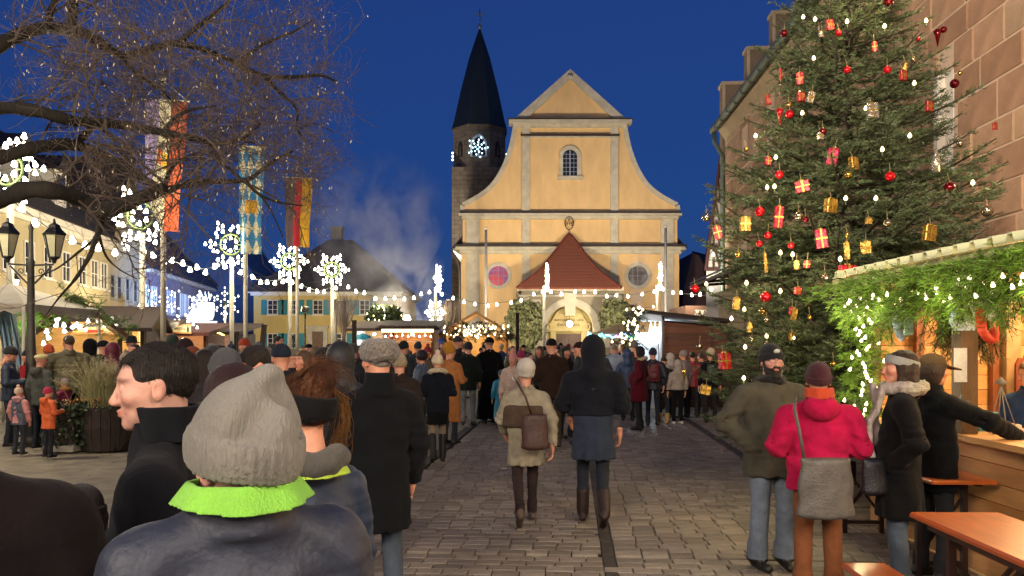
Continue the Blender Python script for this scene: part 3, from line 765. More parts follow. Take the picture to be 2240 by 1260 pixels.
for x0, x1 in ((1142, 1159), (1335, 1352)):
    pil(x0, x1, 465, 301); pil(x0, x1, 293, 279); pil(x0, x1, 536, 480); pil(x0, x1, 800, 556)
for x0, x1 in ((1020, 1048), (1445, 1473)): pil(x0, x1, 536, 480); pil(x0, x1, 800, 556)
# nave eaves that show past both ends
for sg in (-1, 1):
    m = MB(); xa, xb = sg * cx_(1483), sg * cx_(1507)
    m.prism([(xa, cz(512)), (xb, cz(541)), (xa, cz(541))] if sg > 0 else [(xa, cz(541)), (xb, cz(541)), (xa, cz(512))], .6, 14); part('eave_roof', m, SLATE, ch)
    m = MB(); m.prism([(xa, cz(556)), (xa, cz(541.5)), (xb, cz(541.5)), (xb - sg * .3, cz(548))], .6, 14); part('eave_moulding', m, TRIM, ch)
m = MB(); m.tube([(cx_(986), .5, cz(543)), (cx_(1000), .45, cz(572)), (cx_(1008) - .12, .3, cz(590)), (cx_(1008) - .12, .3, 0)], .09); part('downpipe', m, mat('zinc', '6b6a62', .45, .2, metal=.3), ch)
m = MB(); m.prism([(-8.2, 9.6), (8.2, 9.6), (0, cz(276))], 1.2, 24); part('nave_roof', m, DARKTILE, ch)
# arched gable window
def arch_pts(x, z0, w, h, n=10):
    r = w / 2; zt = z0 + h - r
    return [(x - r, z0), (x + r, z0)] + [(x + r * math.cos(math.pi * i / n), zt + r * math.sin(math.pi * i / n)) for i in range(n + 1)]
def arch_ring(par, nm, x, z0, w, h, t, y0, y1, mm, n=12, sill=True):
    m = MB(); A = [(x + w / 2, z0)] + arch_pts(x, z0, w, h, n)[2:] + [(x - w / 2, z0)]; B = [(x + w / 2 + t, z0)] + [(x + (w / 2 + t) * math.cos(math.pi * i / n), z0 + h - w / 2 + (w / 2 + t) * math.sin(math.pi * i / n)) for i in range(n + 1)] + [(x - w / 2 - t, z0)]
    for i in range(len(A) - 1):
        q = [A[i], B[i], B[i + 1], A[i + 1]]; m.add([(p[0], y0, p[1]) for p in q] + [(p[0], y1, p[1]) for p in q], [(3, 2, 1, 0), (4, 5, 6, 7), (0, 1, 5, 4), (1, 2, 6, 5), (2, 3, 7, 6), (3, 0, 4, 7)])
    if sill: m.box((x, (y0 + y1) / 2 - .05, z0 - .16), (w + 2 * t + .2, y1 - y0 + .1, .3))
    return part(nm, m, mm, par)
arch_ring(ch, 'window_surround', 0, cz(385), 31 * SC, 58 * SC, .3, -.05, .2, TRIM)
m = MB(); m.prism(arch_pts(0, cz(385), 31 * SC, 58 * SC), .05, .12)
wd = part('window', m, GLASS_B, ch)
m = MB(); m.box((0, .02, cz(357)), (.09, .05, 56 * SC))
for k in range(1, 6): m.box((0, .025, cz(385) + k * .34), (31 * SC, .03, .03))
for x in (-.3, .3): m.box((x, .028, cz(358)), (.03, .024, 50 * SC))
m.build('glazing_bars', mat('lead_grey', '8c93a0', .5, .1), wd)
# round windows
ST = bpy.data.materials.new('stained_glass'); ST.use_nodes = True; n, l = ST.node_tree.nodes, ST.node_tree.links; b = n['Principled BSDF']
tc = n.new('ShaderNodeTexCoord'); vo = n.new('ShaderNodeTexVoronoi'); vo.inputs['Scale'].default_value = 1.6; l.new(tc.outputs['Object'], vo.inputs['Vector'])
rp = n.new('ShaderNodeValToRGB'); rp.color_ramp.elements[0].color = (.05, .03, .22, 1); rp.color_ramp.elements[1].color = (.5, .03, .05, 1); e = rp.color_ramp.elements.new(.5); e.color = (.22, .05, .18, 1)
sp = n.new('ShaderNodeSeparateColor'); l.new(vo.outputs['Color'], sp.inputs[0]); l.new(sp.outputs[0], rp.inputs['Fac']); l.new(rp.outputs[0], b.inputs['Base Color']); l.new(rp.outputs[0], b.inputs['Emission Color']); b.inputs['Emission Strength'].default_value = .22; b.inputs['Roughness'].default_value = .3
for px, g in ((1090, ST), (1395, mat('dusty_glass', '54504a', .4, .3, 2))):
    x, z = cx_(px), cz(603.5)
    m = MB(); N = 28
    for i in range(N):
        a0, a1 = 2 * math.pi * i / N, 2 * math.pi * (i + 1) / N; q = [(r * math.cos(a), r * math.sin(a)) for r, a in ((.77, a0), (1.05, a0), (1.05, a1), (.77, a1))]
        m.add([(x + p[0], -.12, z + p[1]) for p in q] + [(x + p[0], .1, z + p[1]) for p in q], [(3, 2, 1, 0), (4, 5, 6, 7), (0, 1, 5, 4), (1, 2, 6, 5), (2, 3, 7, 6), (3, 0, 4, 7)])
    rw = part('round_window', m, TRIM, ch)
    m = MB(); m.prism([(x + .78 * math.cos(2 * math.pi * i / N), z + .78 * math.sin(2 * math.pi * i / N)) for i in range(N)], -.03, .05); m.build('pane', g, rw)
    m = MB(); m.box((x, -.05, z), (.05, .03, 1.54)); m.box((x, -.047, z), (1.54, .03, .05))
    for k in (-.4, .4): m.box((x + k, -.045, z), (.022, .02, 1.32)); m.box((x, -.043, z + k), (1.32, .02, .022))
    m.build('glazing_bars', mat('bar_iron', '8d8894', .5, .1), rw)
# porch
PD = 4.0
def pz(py): return PZ(py, CD - PD)
ps = (CD - PD) / FPX
def pxx(px): return PX(px, CD - PD) - CHX
pl, pr, pt = pxx(1140), pxx(1364), pz(628)
ac, aw = pxx(1247), 52 * ps
m = MB(); N = 16; zs = pz(716)
outer = [(pl, 0), (ac - aw, 0)] + [(ac - aw * math.cos(math.pi * i / N), zs + aw * math.sin(math.pi * i / N) * .92) for i in range(N + 1)] + [(ac + aw, 0), (pr, 0), (pr, pt), (pl, pt)]
for i in range(N):
    a, b = outer[2 + i], outer[3 + i]; m.add([(a[0], -PD, a[1]), (b[0], -PD, b[1]), (b[0], -PD, pt), (a[0], -PD, pt), (a[0], -PD + 1.1, a[1]), (b[0], -PD + 1.1, b[1])], [(0, 1, 2, 3), (0, 4, 5, 1)])
m.box(((pl + ac - aw) / 2, -PD / 2, pt / 2), (ac - aw - pl, PD, pt)); m.box(((pr + ac + aw) / 2, -PD / 2, pt / 2), (pr - ac - aw, PD, pt))
m.box((0, -PD / 2 + .55, pt - .1), (pr - pl - .02, PD - 1.1, .2))
part('porch_wall', m, mat('porch_stone', '8c8370', .85, .18, 1.8, .3, 10), ch)
arch_ring(ch, 'porch_arch', ac, zs - 1.4, 2 * aw - .1, 1.4 + aw * .93, .5, -PD - .1, -PD + .4, TRIM, 16, False)
m = MB(); m.prism([(ac - .35, pz(690)), (ac + .35, pz(690)), (ac + .45, pz(640)), (ac - .45, pz(640))], -PD - .16, -PD); part('keystone', m, TRIM, ch)
m = MB()
for x0, x1, y0, y1 in ((1163, 1183, 760, 655), (1318, 1340, 760, 655), (1144, 1158, 760, 645), (1347, 1361, 760, 645)): m.box(((pxx(x0) + pxx(x1)) / 2, -PD - .05, (pz(y0) + pz(y1)) / 2), (pxx(x1) - pxx(x0), .12, pz(y1) - pz(y0)))
m.box((ac, -PD - .08, pz(647)), (pr - pl + .1, .18, .14)); m.box((ac, -PD - .1, pz(632)), (pr - pl + .3, .3, .3)); part('porch_moulding', m, TRIM, ch)
# porch niche: carved doorway, lettering, door
NIC = mat('niche_plaster', 'a8965f', .85, .12, 2, .2, 18); ny = -PD + 1.6
m = MB(); m.box((ac, ny + .25, 2.6), (2 * aw + .6, .4, 5.4)); part('niche_wall', m, NIC, ch)
m = MB(); N = 12; q = [(ac - 1.35, pz(718)), (ac + 1.35, pz(718)), (ac + 1.5, pz(712)), (ac + 1.25, pz(700))] + [(ac + 1.15 * math.cos(math.pi * (.12 + .76 * i / N)), pz(700) + 1.0 * math.sin(math.pi * (.12 + .76 * i / N))) for i in range(N + 1)] + [(ac - 1.25, pz(700)), (ac - 1.5, pz(712))]
m.prism(q, ny - .22, ny + .05); m.box((ac, ny - .15, pz(721)), (3.3, .3, .2))
for s in (-1, 1): m.box((ac + s * 1.15, ny - .12, pz(721) / 2), (.42, .24, pz(721))); m.tube([(ac + s * 1.45, ny - .3, pz(722)), (ac + s * 1.62, ny - .3, pz(714)), (ac + s * 1.5, ny - .3, pz(706)), (ac + s * 1.36, ny - .3, pz(711))], .1)
part('door_surround', m, mat('carved_stone', '9a8d66', .85, .15, 3, .3, 20), ch)
for s in (-1, 1):
    m = MB(); m.box((ac + s * .46, ny - .05, pz(729) / 2), (.9, .12, pz(729)))
    for z in (.5, 1.3, 2.0): m.box((ac + s * .46, ny - .12, z), (.6, .04, .5))
    d_ = part('door', m, mat('door_wood', '3a241a', .6, .25, 6, .2, 30), ch)
def text_mesh(txt, size, mm, name='lettering', ext=.012):
    def mk():
        cu = bpy.data.curves.new(name, 'FONT'); cu.body = txt; cu.size = size; cu.align_x = 'CENTER'; cu.align_y = 'CENTER'; cu.extrude = ext; cu.resolution_u = 2
        o = bpy.data.objects.new('tmp_text', cu); COL.objects.link(o); me = bpy.data.meshes.new_from_object(o.evaluated_get(bpy.context.evaluated_depsgraph_get())); bpy.data.objects.remove(o); me.materials.clear(); me.materials.append(mm); return me
    return cached(('text', txt, size, mm.name, ext), mk)
def lettering(par, txt, loc, size, mm, rot=(math.pi / 2, 0, 0), name='lettering', ext=.012): return link(name, text_mesh(txt, size, mm, name, ext), par, loc, rot)
INK = mat('faded_paint', '5a4c2c', .85, .2)
for t, py, s in (('Gott', 687.5, .42), ('wendet zu uns', 698, .37), ('ihn richtet.', 709, .4)): lettering(ch, t, (ac, ny - .24, pz(py)), s, INK)
# porch roof: hipped and swept
hl = smooth_pts([(1131, 629), (1155, 612), (1180, 592), (1205, 563), (1232, 526), (1245, 512)], 3)
RED = mat('red_roof_tiles', '7d4632', .8, .3, 16, .8, 34, stretch=(1, 1, 2.2)); n, l = RED.node_tree.nodes, RED.node_tree.links
wv = n.new('ShaderNodeTexWave'); wv.bands_direction = 'Z'; wv.inputs['Scale'].default_value = 2.6; wv.inputs['Distortion'].default_value = .5; tcx = [x for x in n if x.type == 'TEX_COORD'][0]; l.new(tcx.outputs['Object'], wv.inputs['Vector'])
bp = n.new('ShaderNodeBump'); bp.inputs['Strength'].default_value = .5; bp.inputs['Distance'].default_value = .03; l.new(wv.outputs['Fac'], bp.inputs['Height']); l.new(bp.outputs[0], n['Principled BSDF'].inputs['Normal'])
m = MB(); vs = []; ztop = PZ(512, CD - .6)
for x, y in hl:
    t = (y - 512) / (629 - 512); yy = -.3 - (PD + .35 - .3) * t ** 1.15; d = CD + yy; z = PZ(y, d); xw = (PX(x, d) - PX(1245, d)); c0 = PX(1245, d) - CHX
    vs.append((c0 + xw, yy, z)); vs.append((c0 - xw, yy, z)); vs.append((c0 + xw, .2, z)); vs.append((c0 - xw, .2, z))
for i in range(len(hl) - 1):
    a = 4 * i; b = a + 4; m.add([vs[a], vs[a + 1], vs[b + 1], vs[b]], [(0, 1, 2, 3)]); m.add([vs[a], vs[b], vs[b + 2], vs[a + 2]], [(0, 1, 2, 3)]); m.add([vs[a + 1], vs[a + 3], vs[b + 3], vs[b + 1]], [(0, 1, 2, 3)])
m.add([vs[0], vs[1], (vs[1][0] + .0, vs[1][1], vs[1][2] - .12), (vs[0][0], vs[0][1], vs[0][2] - .12)], [(3, 2, 1, 0)])
m.add([(vs[0][0], vs[0][1], vs[0][2] - .12), (vs[1][0], vs[1][1], vs[1][2] - .12), (vs[3][0], vs[3][1], vs[3][2] - .12), (vs[2][0], vs[2][1], vs[2][2] - .12)], [(0, 1, 2, 3)])
part('porch_roof', m, RED, ch)
for s in (0, 1):
    m = MB()
    for i in range(len(hl) - 1):
        for k in range(3):
            a, b = Vector(vs[4 * i + s]), Vector(vs[4 * i + 4 + s]); p, q_ = a.lerp(b, k / 3), a.lerp(b, (k + .9) / 3); m.tube([p, q_], [.12, .09], 6)
    part('hip_tiles', m, mat('hip_tiles', '6b2f20', .8, .3, 9), ch)
IRON = mat('black_iron', '14130f', .5, .2)
ap = Vector(vs[-4]); ez = PZ(488, CD + ap.y)
m = MB(); m.bar(ap - Vector((0, 0, .1)), (ap.x, ap.y, ez - .48), .05); ring = [(ap.x + .33 * math.cos(a), ap.y, ez + .5 * math.sin(a)) for a in [2 * math.pi * i / 24 for i in range(25)]]; m.tube(ring, .035, 6, False)
em = part('emblem', m, IRON, ch); lettering(em, 'IHS', (ap.x, ap.y - .01, ez - .08), .42, IRON, ext=.02); m = MB(); m.bar((ap.x, ap.y, ez + .08), (ap.x, ap.y, ez + .42), .04); m.bar((ap.x - .12, ap.y, ez + .3), (ap.x + .12, ap.y, ez + .3), .04); m.build('cross', IRON, em)
m = MB(); m.tube([(pl - .1, -PD - .2, pt - .05), (pl - .3, -PD - .1, pt - .5), (pl - .1, -PD + .1, pt - 1.3), (pl - .08, -PD + .1, 0)], .08); part('downpipe', m, _M['zinc'], ch)
# pendant lamp in the porch
PORCH_LAMP = Vector((CHX + ac, CD - PD + .5, pz(708)))
pend = thing('pendant_lamp', 'white globe lamp on a cord in the church porch', 'lamp', PORCH_LAMP)
m = MB(); m.tube([(0, 0, .2), (0, 0, pz(672) - pz(708))], .025, 5); m.build('cord', IRON, pend)
m = MB(); m.ball((0, 0, 0), .24, 14); m.build('globe', glow('globe_glow', (1, .9, .7), 9), pend)
m = MB(); m.lathe([(.05, .21), (.12, .2), (.05, .3)], (0, 0, 0), 10); m.build('cap', IRON, pend)

# ================================================================ church tower
TD = 72.0; TS = TD / FPX; tw = 117 * TS
def tz(py): return PZ(py, TD + tw / 2)
to = thing('church_tower', 'old grey stone tower with a pointed dark spire behind the church', 'tower', (PX(1047, TD), TD + tw / 2, 0))
STONE = mat('grey_tower_stone', '6e6355', .92, .3, 2.2, .5, 9); n, l = STONE.node_tree.nodes, STONE.node_tree.links
def add_blocks(M_, w=.9, h=.42, dark='2b2620', ms=.02, axis_rot=(math.pi / 2, 0, 0)):
    n, l = M_.node_tree.nodes, M_.node_tree.links; b = n['Principled BSDF']; tc = [x for x in n if x.type == 'TEX_COORD'][0]
    mp = n.new('ShaderNodeMapping'); mp.inputs['Rotation'].default_value = axis_rot; l.new(tc.outputs['Object'], mp.inputs['Vector'])
    br = n.new('ShaderNodeTexBrick'); br.inputs['Scale'].default_value = 1; br.inputs['Brick Width'].default_value = w; br.inputs['Row Height'].default_value = h; br.inputs['Mortar Size'].default_value = ms
    br.inputs['Color1'].default_value = (1, 1, 1, 1); br.inputs['Color2'].default_value = (.78, .78, .78, 1); br.inputs['Mortar'].default_value = (.45, .43, .4, 1); l.new(mp.outputs[0], br.inputs['Vector'])
    mx = n.new('ShaderNodeMix'); mx.data_type = 'RGBA'; mx.blend_type = 'MULTIPLY'; mx.inputs[0].default_value = 1
    src = b.inputs['Base Color'].links[0].from_socket; l.new(src, mx.inputs[6]); l.new(br.outputs['Color'], mx.inputs[7]); l.new(mx.outputs[2], b.inputs['Base Color'])
add_blocks(STONE)
m = MB(); m.box((0, 0, tz(378) / 2), (tw, tw, tz(378))); part('tower_wall', m, STONE, to)
def octa(r, rot=math.pi / 8): return [(r * math.cos(rot + math.pi / 4 * i), r * math.sin(rot + math.pi / 4 * i)) for i in range(8)]
ro = tw / 2 / math.cos(math.pi / 8)
m = MB(); m.prism(octa(ro * .985), tz(378), tz(292), 'z'); part('belfry', m, STONE, to)
for py, k in ((376, 1.012), (400, 0)):
    if k: m = MB(); m.prism(octa(ro * k), tz(py + 2), tz(py - 2), 'z'); part('string_course', m, STONE, to)
m = MB(); m.prism(octa(ro * 1.02), tz(293), tz(286), 'z'); part('cornice', m, STONE, to)
m = MB(); m.box((0, -tw / 2 - .03, tz(402)), (2.4, .12, .3)); m.box((0, -tw / 2 - .02, tz(425)), (2.1, .08, 1.3)); part('stone_panel', m, STONE, to)
m = MB(); rings = [(ro * 1.05, 288), (ro * .97, 272), (ro * .72, 205), (ro * .4, 130), (ro * .04, 65)]
vs = [(p[0], p[1], tz(y)) for r, y in rings for p in octa(r)]
for i in range(len(rings) - 1):
    for j in range(8): m.add([vs[i * 8 + j], vs[i * 8 + (j + 1) % 8], vs[i * 8 + 8 + (j + 1) % 8], vs[i * 8 + 8 + j]], [(0, 1, 2, 3)])
m.add(vs[:8], [tuple(reversed(range(8)))]); part('spire', m, mat('spire_slate', '1d2522', .55, .4, 8, .5, 18, stretch=(1, 1, 3)), to)
m = MB(); m.tube([(0, 0, tz(66)), (0, 0, tz(20))], [.09, .05], 6); m.box((0, 0, tz(31)), (.85, .08, .1)); m.ball((0, 0, tz(58)), .2, 8); part('spire_cross', m, mat('old_gilt', '8b8172', .4, .2, metal=.4), to)
def gothic(x, z0, w, h, n=8):
    zt = z0 + h * .55; o = [(x - w / 2, z0), (x + w / 2, z0)]
    for i in range(n + 1): a = math.pi / 3 * i / n; o.append((x - w / 2 + w * math.cos(a), zt + w * math.sin(a) * (h * .45) / (w * .866)))
    for i in range(1, n + 1): a = math.pi / 3 * (n - i) / n; o.append((x + w / 2 - w * math.cos(a), zt + w * math.sin(a) * (h * .45) / (w * .866)))
    return o
yb = -ro * math.cos(math.pi / 8) * .985
m = MB(); m.prism(gothic(0, tz(356), 1.55, 50 * TS), yb - .06, yb + .1); part('window', m, mat('lit_tracery', 'b9c4c8', .7, .1, 3), to)
m = MB(); m.prism(gothic(0, tz(355), 1.2, 42 * TS), yb - .08, yb - .05); m.build('pane', GLASS_D, to.children[-1]); m = MB(); m.box((0, yb - .1, tz(340)), (.1, .06, 1.6)); m.lathe([(.2, -.03), (.2, .03)], (0, 0, 0), 8); m.build('tracery', _M['lit_tracery'], to.children[-1])
for s in (-1, 1):
    m = MB(); m.prism(gothic(0, tz(354), .62, 36 * TS), yb - .03, yb + .08); f = m.build('side_window', mat('tower_shade', '15120f', .9, .2), to); f.rotation_euler = (0, 0, R(45 * s))
    m = MB(); m.box((0, yb - .05, tz(342)), (.09, .06, 1.2)); g = m.build('mullion', STONE, f)
star = thing('lit_star', 'star of cold white bulbs in the tower window', 'star light', (PX(1045, TD), TD + tw / 2 + yb - .25, tz(334)))
COLDB = glow('cold_bulb', (.62, .9, 1.0), 4)
m = MB(); N = 24
for j in range(8): a = math.pi / 4 * j; m.bar((0, .05, 0), (1.1 * math.sin(a), .05, 1.1 * math.cos(a)), .03)
m.build('wire_frame', IRON, star)
bm_ = MB(); bm_.ball((0, 0, 0), .07, 8); bulbme = bm_.mesh('bulb', COLDB)
for rr, nn_ in ((.2, 4), (.45, 7), (.7, 8), (.95, 5)):
    for j in range(nn_): a = 2 * math.pi * (j + .3 * rr) / nn_; link('bulb', bulbme, star, (rr * math.sin(a), 0, rr * math.cos(a) - .15))
for px, s, nb in ((990, 'left', 3), (1104, 'right', 4)):
    st = thing('lit_star', 'column of cold white bulbs on the %s edge of the church tower' % s, 'star light', (PX(1047, TD) + (-1 if s == 'left' else 1) * (tw / 2 + .12), TD + tw / 2, tz(350 if nb == 3 else 360)))
    m = MB(); m.bar((0, 0, -.2), (0, 0, .35 * nb), .04); m.build('wire_frame', IRON, st)
    for k in range(nb): link('bulb', bulbme, st, (0, -.05, k * .33), scale=1.5)
# ================================================================ yellow house with teal shutters
YD = 62.0; YS = YD / FPX
def yz(py): return PZ(py, YD)
yh = thing('yellow_house', 'pale yellow two storey house with teal shutters and a big hipped roof', 'house', (PX(555, YD), YD, 0))
def yx(px): return (px - 555) * YS
YEL = wall_mat('butter_plaster', 'c9b06c', .08); TEAL = mat('teal_paint', '2f7f88', .6, .12, 6); ROOFG = mat('brown_grey_tiles', '4a4440', .8, .3, 5, .6, 20, stretch=(1, 1, 5))
wid = yx(872)
m = MB(); m.box((wid / 2, 5.5, yz(641) / 2), (wid, 11, yz(641))); part('wall', m, YEL, yh)
m = MB(); m.box((wid / 2, 5.5, yz(641) + .1), (wid + .9, 11.9, .22)); m.box((wid / 2, 5.5, yz(641) - .1), (wid + .4, 11.4, .22)); part('eaves', m, CREAMF, yh)
m = MB(); e = yz(639); rz_ = yz(508); vs = [(-.6, -.6, e), (wid + .6, -.6, e), (wid + .6, 11.6, e), (-.6, 11.6, e), (yx(690), 4.4, rz_), (yx(745), 4.4, rz_), (yx(745), 6.6, rz_), (yx(690), 6.6, rz_)]
mid = [(-.6 + .62 * (vs[4][0] + .6), 2.4, e + .5 * (rz_ - e))]
m.add(vs, [(0, 1, 5, 4), (1, 2, 6, 5), (2, 3, 7, 6), (3, 0, 4, 7), (4, 5, 6, 7), (3, 2, 1, 0)]); roof = part('roof', m, ROOFG, yh)
m = MB(); m.box((yx(706), 5.2, yz(520)), (.9, .9, 3.2)); m.box((yx(706), 5.2, yz(478)), (1.05, 1.05, .2)); m.build('chimney', mat('chimney_plaster', '77705f', .9, .2), roof)
m = MB(); x0 = yx(818); m.prism([(x0 - 1.3, yz(620)), (x0 + .6, yz(620)), (x0 + .6, yz(590)), (x0 - .8, yz(578))], 3, 5.4); m.build('dormer', YEL, roof)
m = MB(); m.prism([(x0 + .75, yz(592)), (x0 + .75, yz(587)), (x0 - .9, yz(573)), (x0 - .9, yz(578))], 2.7, 5.7); m.build('dormer_roof', ROOFG, roof)
wpx = (596.7, 641, 696, 747, 798)
for i, px in enumerate(wpx):
    for (ya, yb2, lab) in ((656, 688.5, 'u'), (729, 762, 'l')):
        if lab == 'l' and i in (2, 4): continue
        f = window(yh, yx(px), yz(yb2), 23 * YS, (yb2 - ya) * YS, 0, CREAMF, GLASS_B, 2, 3)
        for s in (-1, 1):
            g = MB(); g.box((yx(px) + s * 18.5 * YS, -.05, yz((ya + yb2) / 2)), (12.5 * YS, .07, (yb2 - ya) * YS))
            for k in range(9): g.box((yx(px) + s * 18.5 * YS, -.09, yz(yb2) + .1 + k * .12), (9.5 * YS, .02, .05))
            part('shutter', g, TEAL, yh)
m = MB(); m.box((yx(696), -.12, yz(716)), (48 * YS, .5, .18)); m.box((yx(696), -.08, yz(721)), (40 * YS, .3, .3))
for s in (-1, 1): m.box((yx(696) + s * 17 * YS, -.08, yz(722) / 2), (.35, .25, yz(722)))
part('door_surround', m, TRIM, yh)
m = MB(); m.box((yx(696), -.02, yz(724) / 2), (29 * YS, .1, yz(724)))
for i in (-1, 1): m.box((yx(696) + i * .28, -.08, yz(736)), (.4, .03, .5))
part('door', m, mat('old_door', '6b5138', .6, .3, 8), yh)
# ================================================================ left row: cream houses that run away from the camera
LX0, LY0 = -19.6, 26.0; LDIR = Vector((-.158, 1, 0)).normalized(); LROT = math.atan2(LDIR.y, LDIR.x)
def along(px): q = (px - CX) / FPX; t = (q * LY0 - LX0) / (LDIR.x - q * LDIR.y); return t
def ldep(px): return LY0 + LDIR.y * along(px)
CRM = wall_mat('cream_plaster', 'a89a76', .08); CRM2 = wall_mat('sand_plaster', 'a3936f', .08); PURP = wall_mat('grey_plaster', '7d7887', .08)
ROOFD = mat('dark_roof_tiles', '2f2926', .8, .35, 5, .7, 20, stretch=(1, 1, 5))
LOC = (LX0, LY0, 0)
def row_roof(par, x0, x1, z0, z1, d0, name='roof', mm=None):
    m = MB(); m.add([(x0, -.55, z0 - .25), (x1, -.55, z0 - .25), (x1, d0, z1), (x0, d0, z1), (x1, 2 * d0, z0 - .25), (x0, 2 * d0, z0 - .25)], [(0, 1, 2, 3), (3, 2, 4, 5), (0, 3, 5), (1, 4, 2), (0, 5, 4, 1)])
    return part(name, m, mm or ROOFD, par)
ha = thing('cream_house', 'long cream house with tall narrow windows, white eaves and dormers behind the bare tree', 'house', LOC, LROT)
xe = along(240)
m = MB(); m.box((xe / 2, 5, 3.75), (xe, 10, 7.5)); part('wall', m, CRM, ha)
m = MB(); m.box((xe / 2, -.22, 7.35), (xe, .44, .28)); m.box((xe / 2, -.1, 7.1), (xe, .2, .22)); part('eaves', m, WHITE, ha)
rf = row_roof(ha, 0, xe, 7.75, 13.2, 5.2)
for x in (3.5, 7.4, 11.3):
    m = MB(); m.box((x, 1.6, 9.3), (1.3, 2.4, 1.7)); m.build('dormer', CREAMF, rf); m = MB(); m.prism([(x - .85, 10.1), (x + .85, 10.1), (x, 10.9)], .2, 3.4); m.build('dormer_roof', ROOFD, rf)
    m = MB(); m.box((x, .37, 9.35), (.8, .06, 1.1)); m.build('dormer_window', GLASS_B, rf)
for px in (-90, -30, 15, 62, 103, 143, 178, 205, 226):
    window(ha, along(px), 4.75, .95, 1.45, 0, WHITE, GLASS_B, 2, 2)
for px in (103, 143, 205): window(ha, along(px), 1.2, .95, 1.5, 0, WHITE, GLASS_B, 2, 2)
hb = thing('gabled_house', 'narrow sand coloured house with a steep gable next to the long cream house', 'house', LOC, LROT)
xa, xb = along(241), along(312); zg = 7.7
m = MB(); m.prism([(xa, 0), (xb, 0), (xb, zg), ((xa + xb) / 2, 12.4), (xa, zg)], .05, 9.5); part('wall', m, CRM2, hb)
m = MB(); xm = (xa + xb) / 2
for s, xq in ((-1, xa), (1, xb)):
    d = .3; m.add([(xm, -.25, 12.5), (xq + s * d, -.25, zg - .3), (xq + s * d, 9.8, zg - .3), (xm, 9.8, 12.5), (xm, -.25, 12.75), (xq + s * d, -.25, zg - .05), (xq + s * d, 9.8, zg - .05), (xm, 9.8, 12.75)], [(0, 1, 2, 3), (7, 6, 5, 4), (0, 4, 5, 1), (1, 5, 6, 2)])
part('roof', m, ROOFD, hb)
for px in (247, 262, 280, 297): window(hb, along(px), 4.35, .8, 1.35, .05, mat('dull_frame', '8d8268', .7, .1), GLASS_B, 1, 2)
m = MB(); m.tube([(xb - .1, -.1, zg), (xb - .1, -.1, 0)], .09); part('downpipe', m, _M['zinc'], hb)
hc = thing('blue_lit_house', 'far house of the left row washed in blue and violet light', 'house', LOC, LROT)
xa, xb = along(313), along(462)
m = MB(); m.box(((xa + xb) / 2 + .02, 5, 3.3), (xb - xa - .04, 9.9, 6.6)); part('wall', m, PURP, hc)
m = MB(); m.box(((xa + xb) / 2, -.2, 6.5), (xb - xa, .4, .3)); part('eaves', m, WHITE, hc)
row_roof(hc, xa, xb + .3, 6.85, 12.6, 5.0, mm=mat('slate_row', '3a4354', .6, .3, 5, .6, 20, stretch=(1, 1, 5)))
for px in (324, 337, 365, 378, 398, 408, 425, 434, 448): window(hc, along(px), 3.9, .95, 1.7, 0, WHITE, GLASS_B, 2, 2)
# ================================================================ right side: sandstone hall
WSL = .0511; WX0 = 6.3; WROT = -math.atan(WSL)
sh = thing('sandstone_hall', 'tall reddish sandstone building with a copper gutter and stepped gable along the right side', 'building', (WX0, 0, 0), WROT)
def wdep(px): q = (px - CX) / FPX; return WX0 / (q - WSL)
EAVE = 9.43; WL = 27.8
MORT = mat('lime_mortar', 'bfa68c', .95, .15, 4, .3, 40)
m = MB(); m.box((2.965, (2 + WL) / 2, EAVE / 2), (6, WL - 2, EAVE)); part('wall_core', m, MORT, sh)
SAND = []
for i, c in enumerate(('a38062', '9a765a', 'ac8a6a', '916e52', 'a08468')): SAND.append(mat('sandstone_%d' % i, c, .9, .22, 2.6, .55, 26))
OPEN = [(wdep(2091), wdep(2062), 4.45, 6.05), (wdep(1642), wdep(1622), 7.6, 9.0), (wdep(1702), wdep(1676), 7.4, 9.1), (wdep(1640), wdep(1618), 4.4, 5.3)]
blocks = []; z = .02; r_ = 0; hs_ = [.5, .42, .56, .47, .52, .44, .6, .48]
while z < EAVE - .55:
    hh_ = hs_[r_ % 8]; y = 3.0 + RNG.random() * .6
    while y < WL - .05:
        L = .65 + RNG.random() * .75; y1 = min(y + L, WL)
        segs = [(y, y1)]
        for (ya, yb_, za, zb) in OPEN:
            if z + hh_ > za and z < zb:
                ns = []
                for a, b in segs:
                    if b <= ya or a >= yb_: ns.append((a, b))
                    else:
                        if a < ya - .12: ns.append((a, ya))
                        if b > yb_ + .12: ns.append((yb_, b))
                segs = ns
        for a, b in segs: blocks.append((a, b, z, z + hh_, int(RNG.integers(5))))
        y = y1
    z += hh_; r_ += 1
def seen(bk):
    yc = (bk[0] + bk[1]) / 2; X = WX0 + WSL * yc; px = CX + X * FPX / yc; py = HY - ((bk[2] + bk[3]) / 2 - EYE) * FPX / yc
    return px < 2300 and -40 < py < 900 and not (px > 1850 and py > 640)
blocks.sort(key=lambda b: b[0]); vis_b = [b for b in blocks if seen(b)]; keepb = set(id(b) for b in vis_b[:296])
rest = MB()
for bk in blocks:
    a, b, z0, z1, mi = bk; c = (-.005 + RNG.normal(0, .006), (a + b) / 2, (z0 + z1) / 2); sz = (.09, b - a - .022, z1 - z0 - .022)
    rt = Matrix.Rotation(-math.pi / 2, 3, 'Y')
    if id(bk) in keepb:
        q = MB(); q.box((0, 0, 0), (sz[2], sz[1], sz[0]), rt, bevel=.016); link('stone_block', q.mesh('stone_block', [SAND[mi]]), sh, c)
    else: rest.m(mi).box(c, (sz[2], sz[1], sz[0]), rt, bevel=.016)
tag(rest.build('stone_blocks', SAND, sh), kind='stuff')
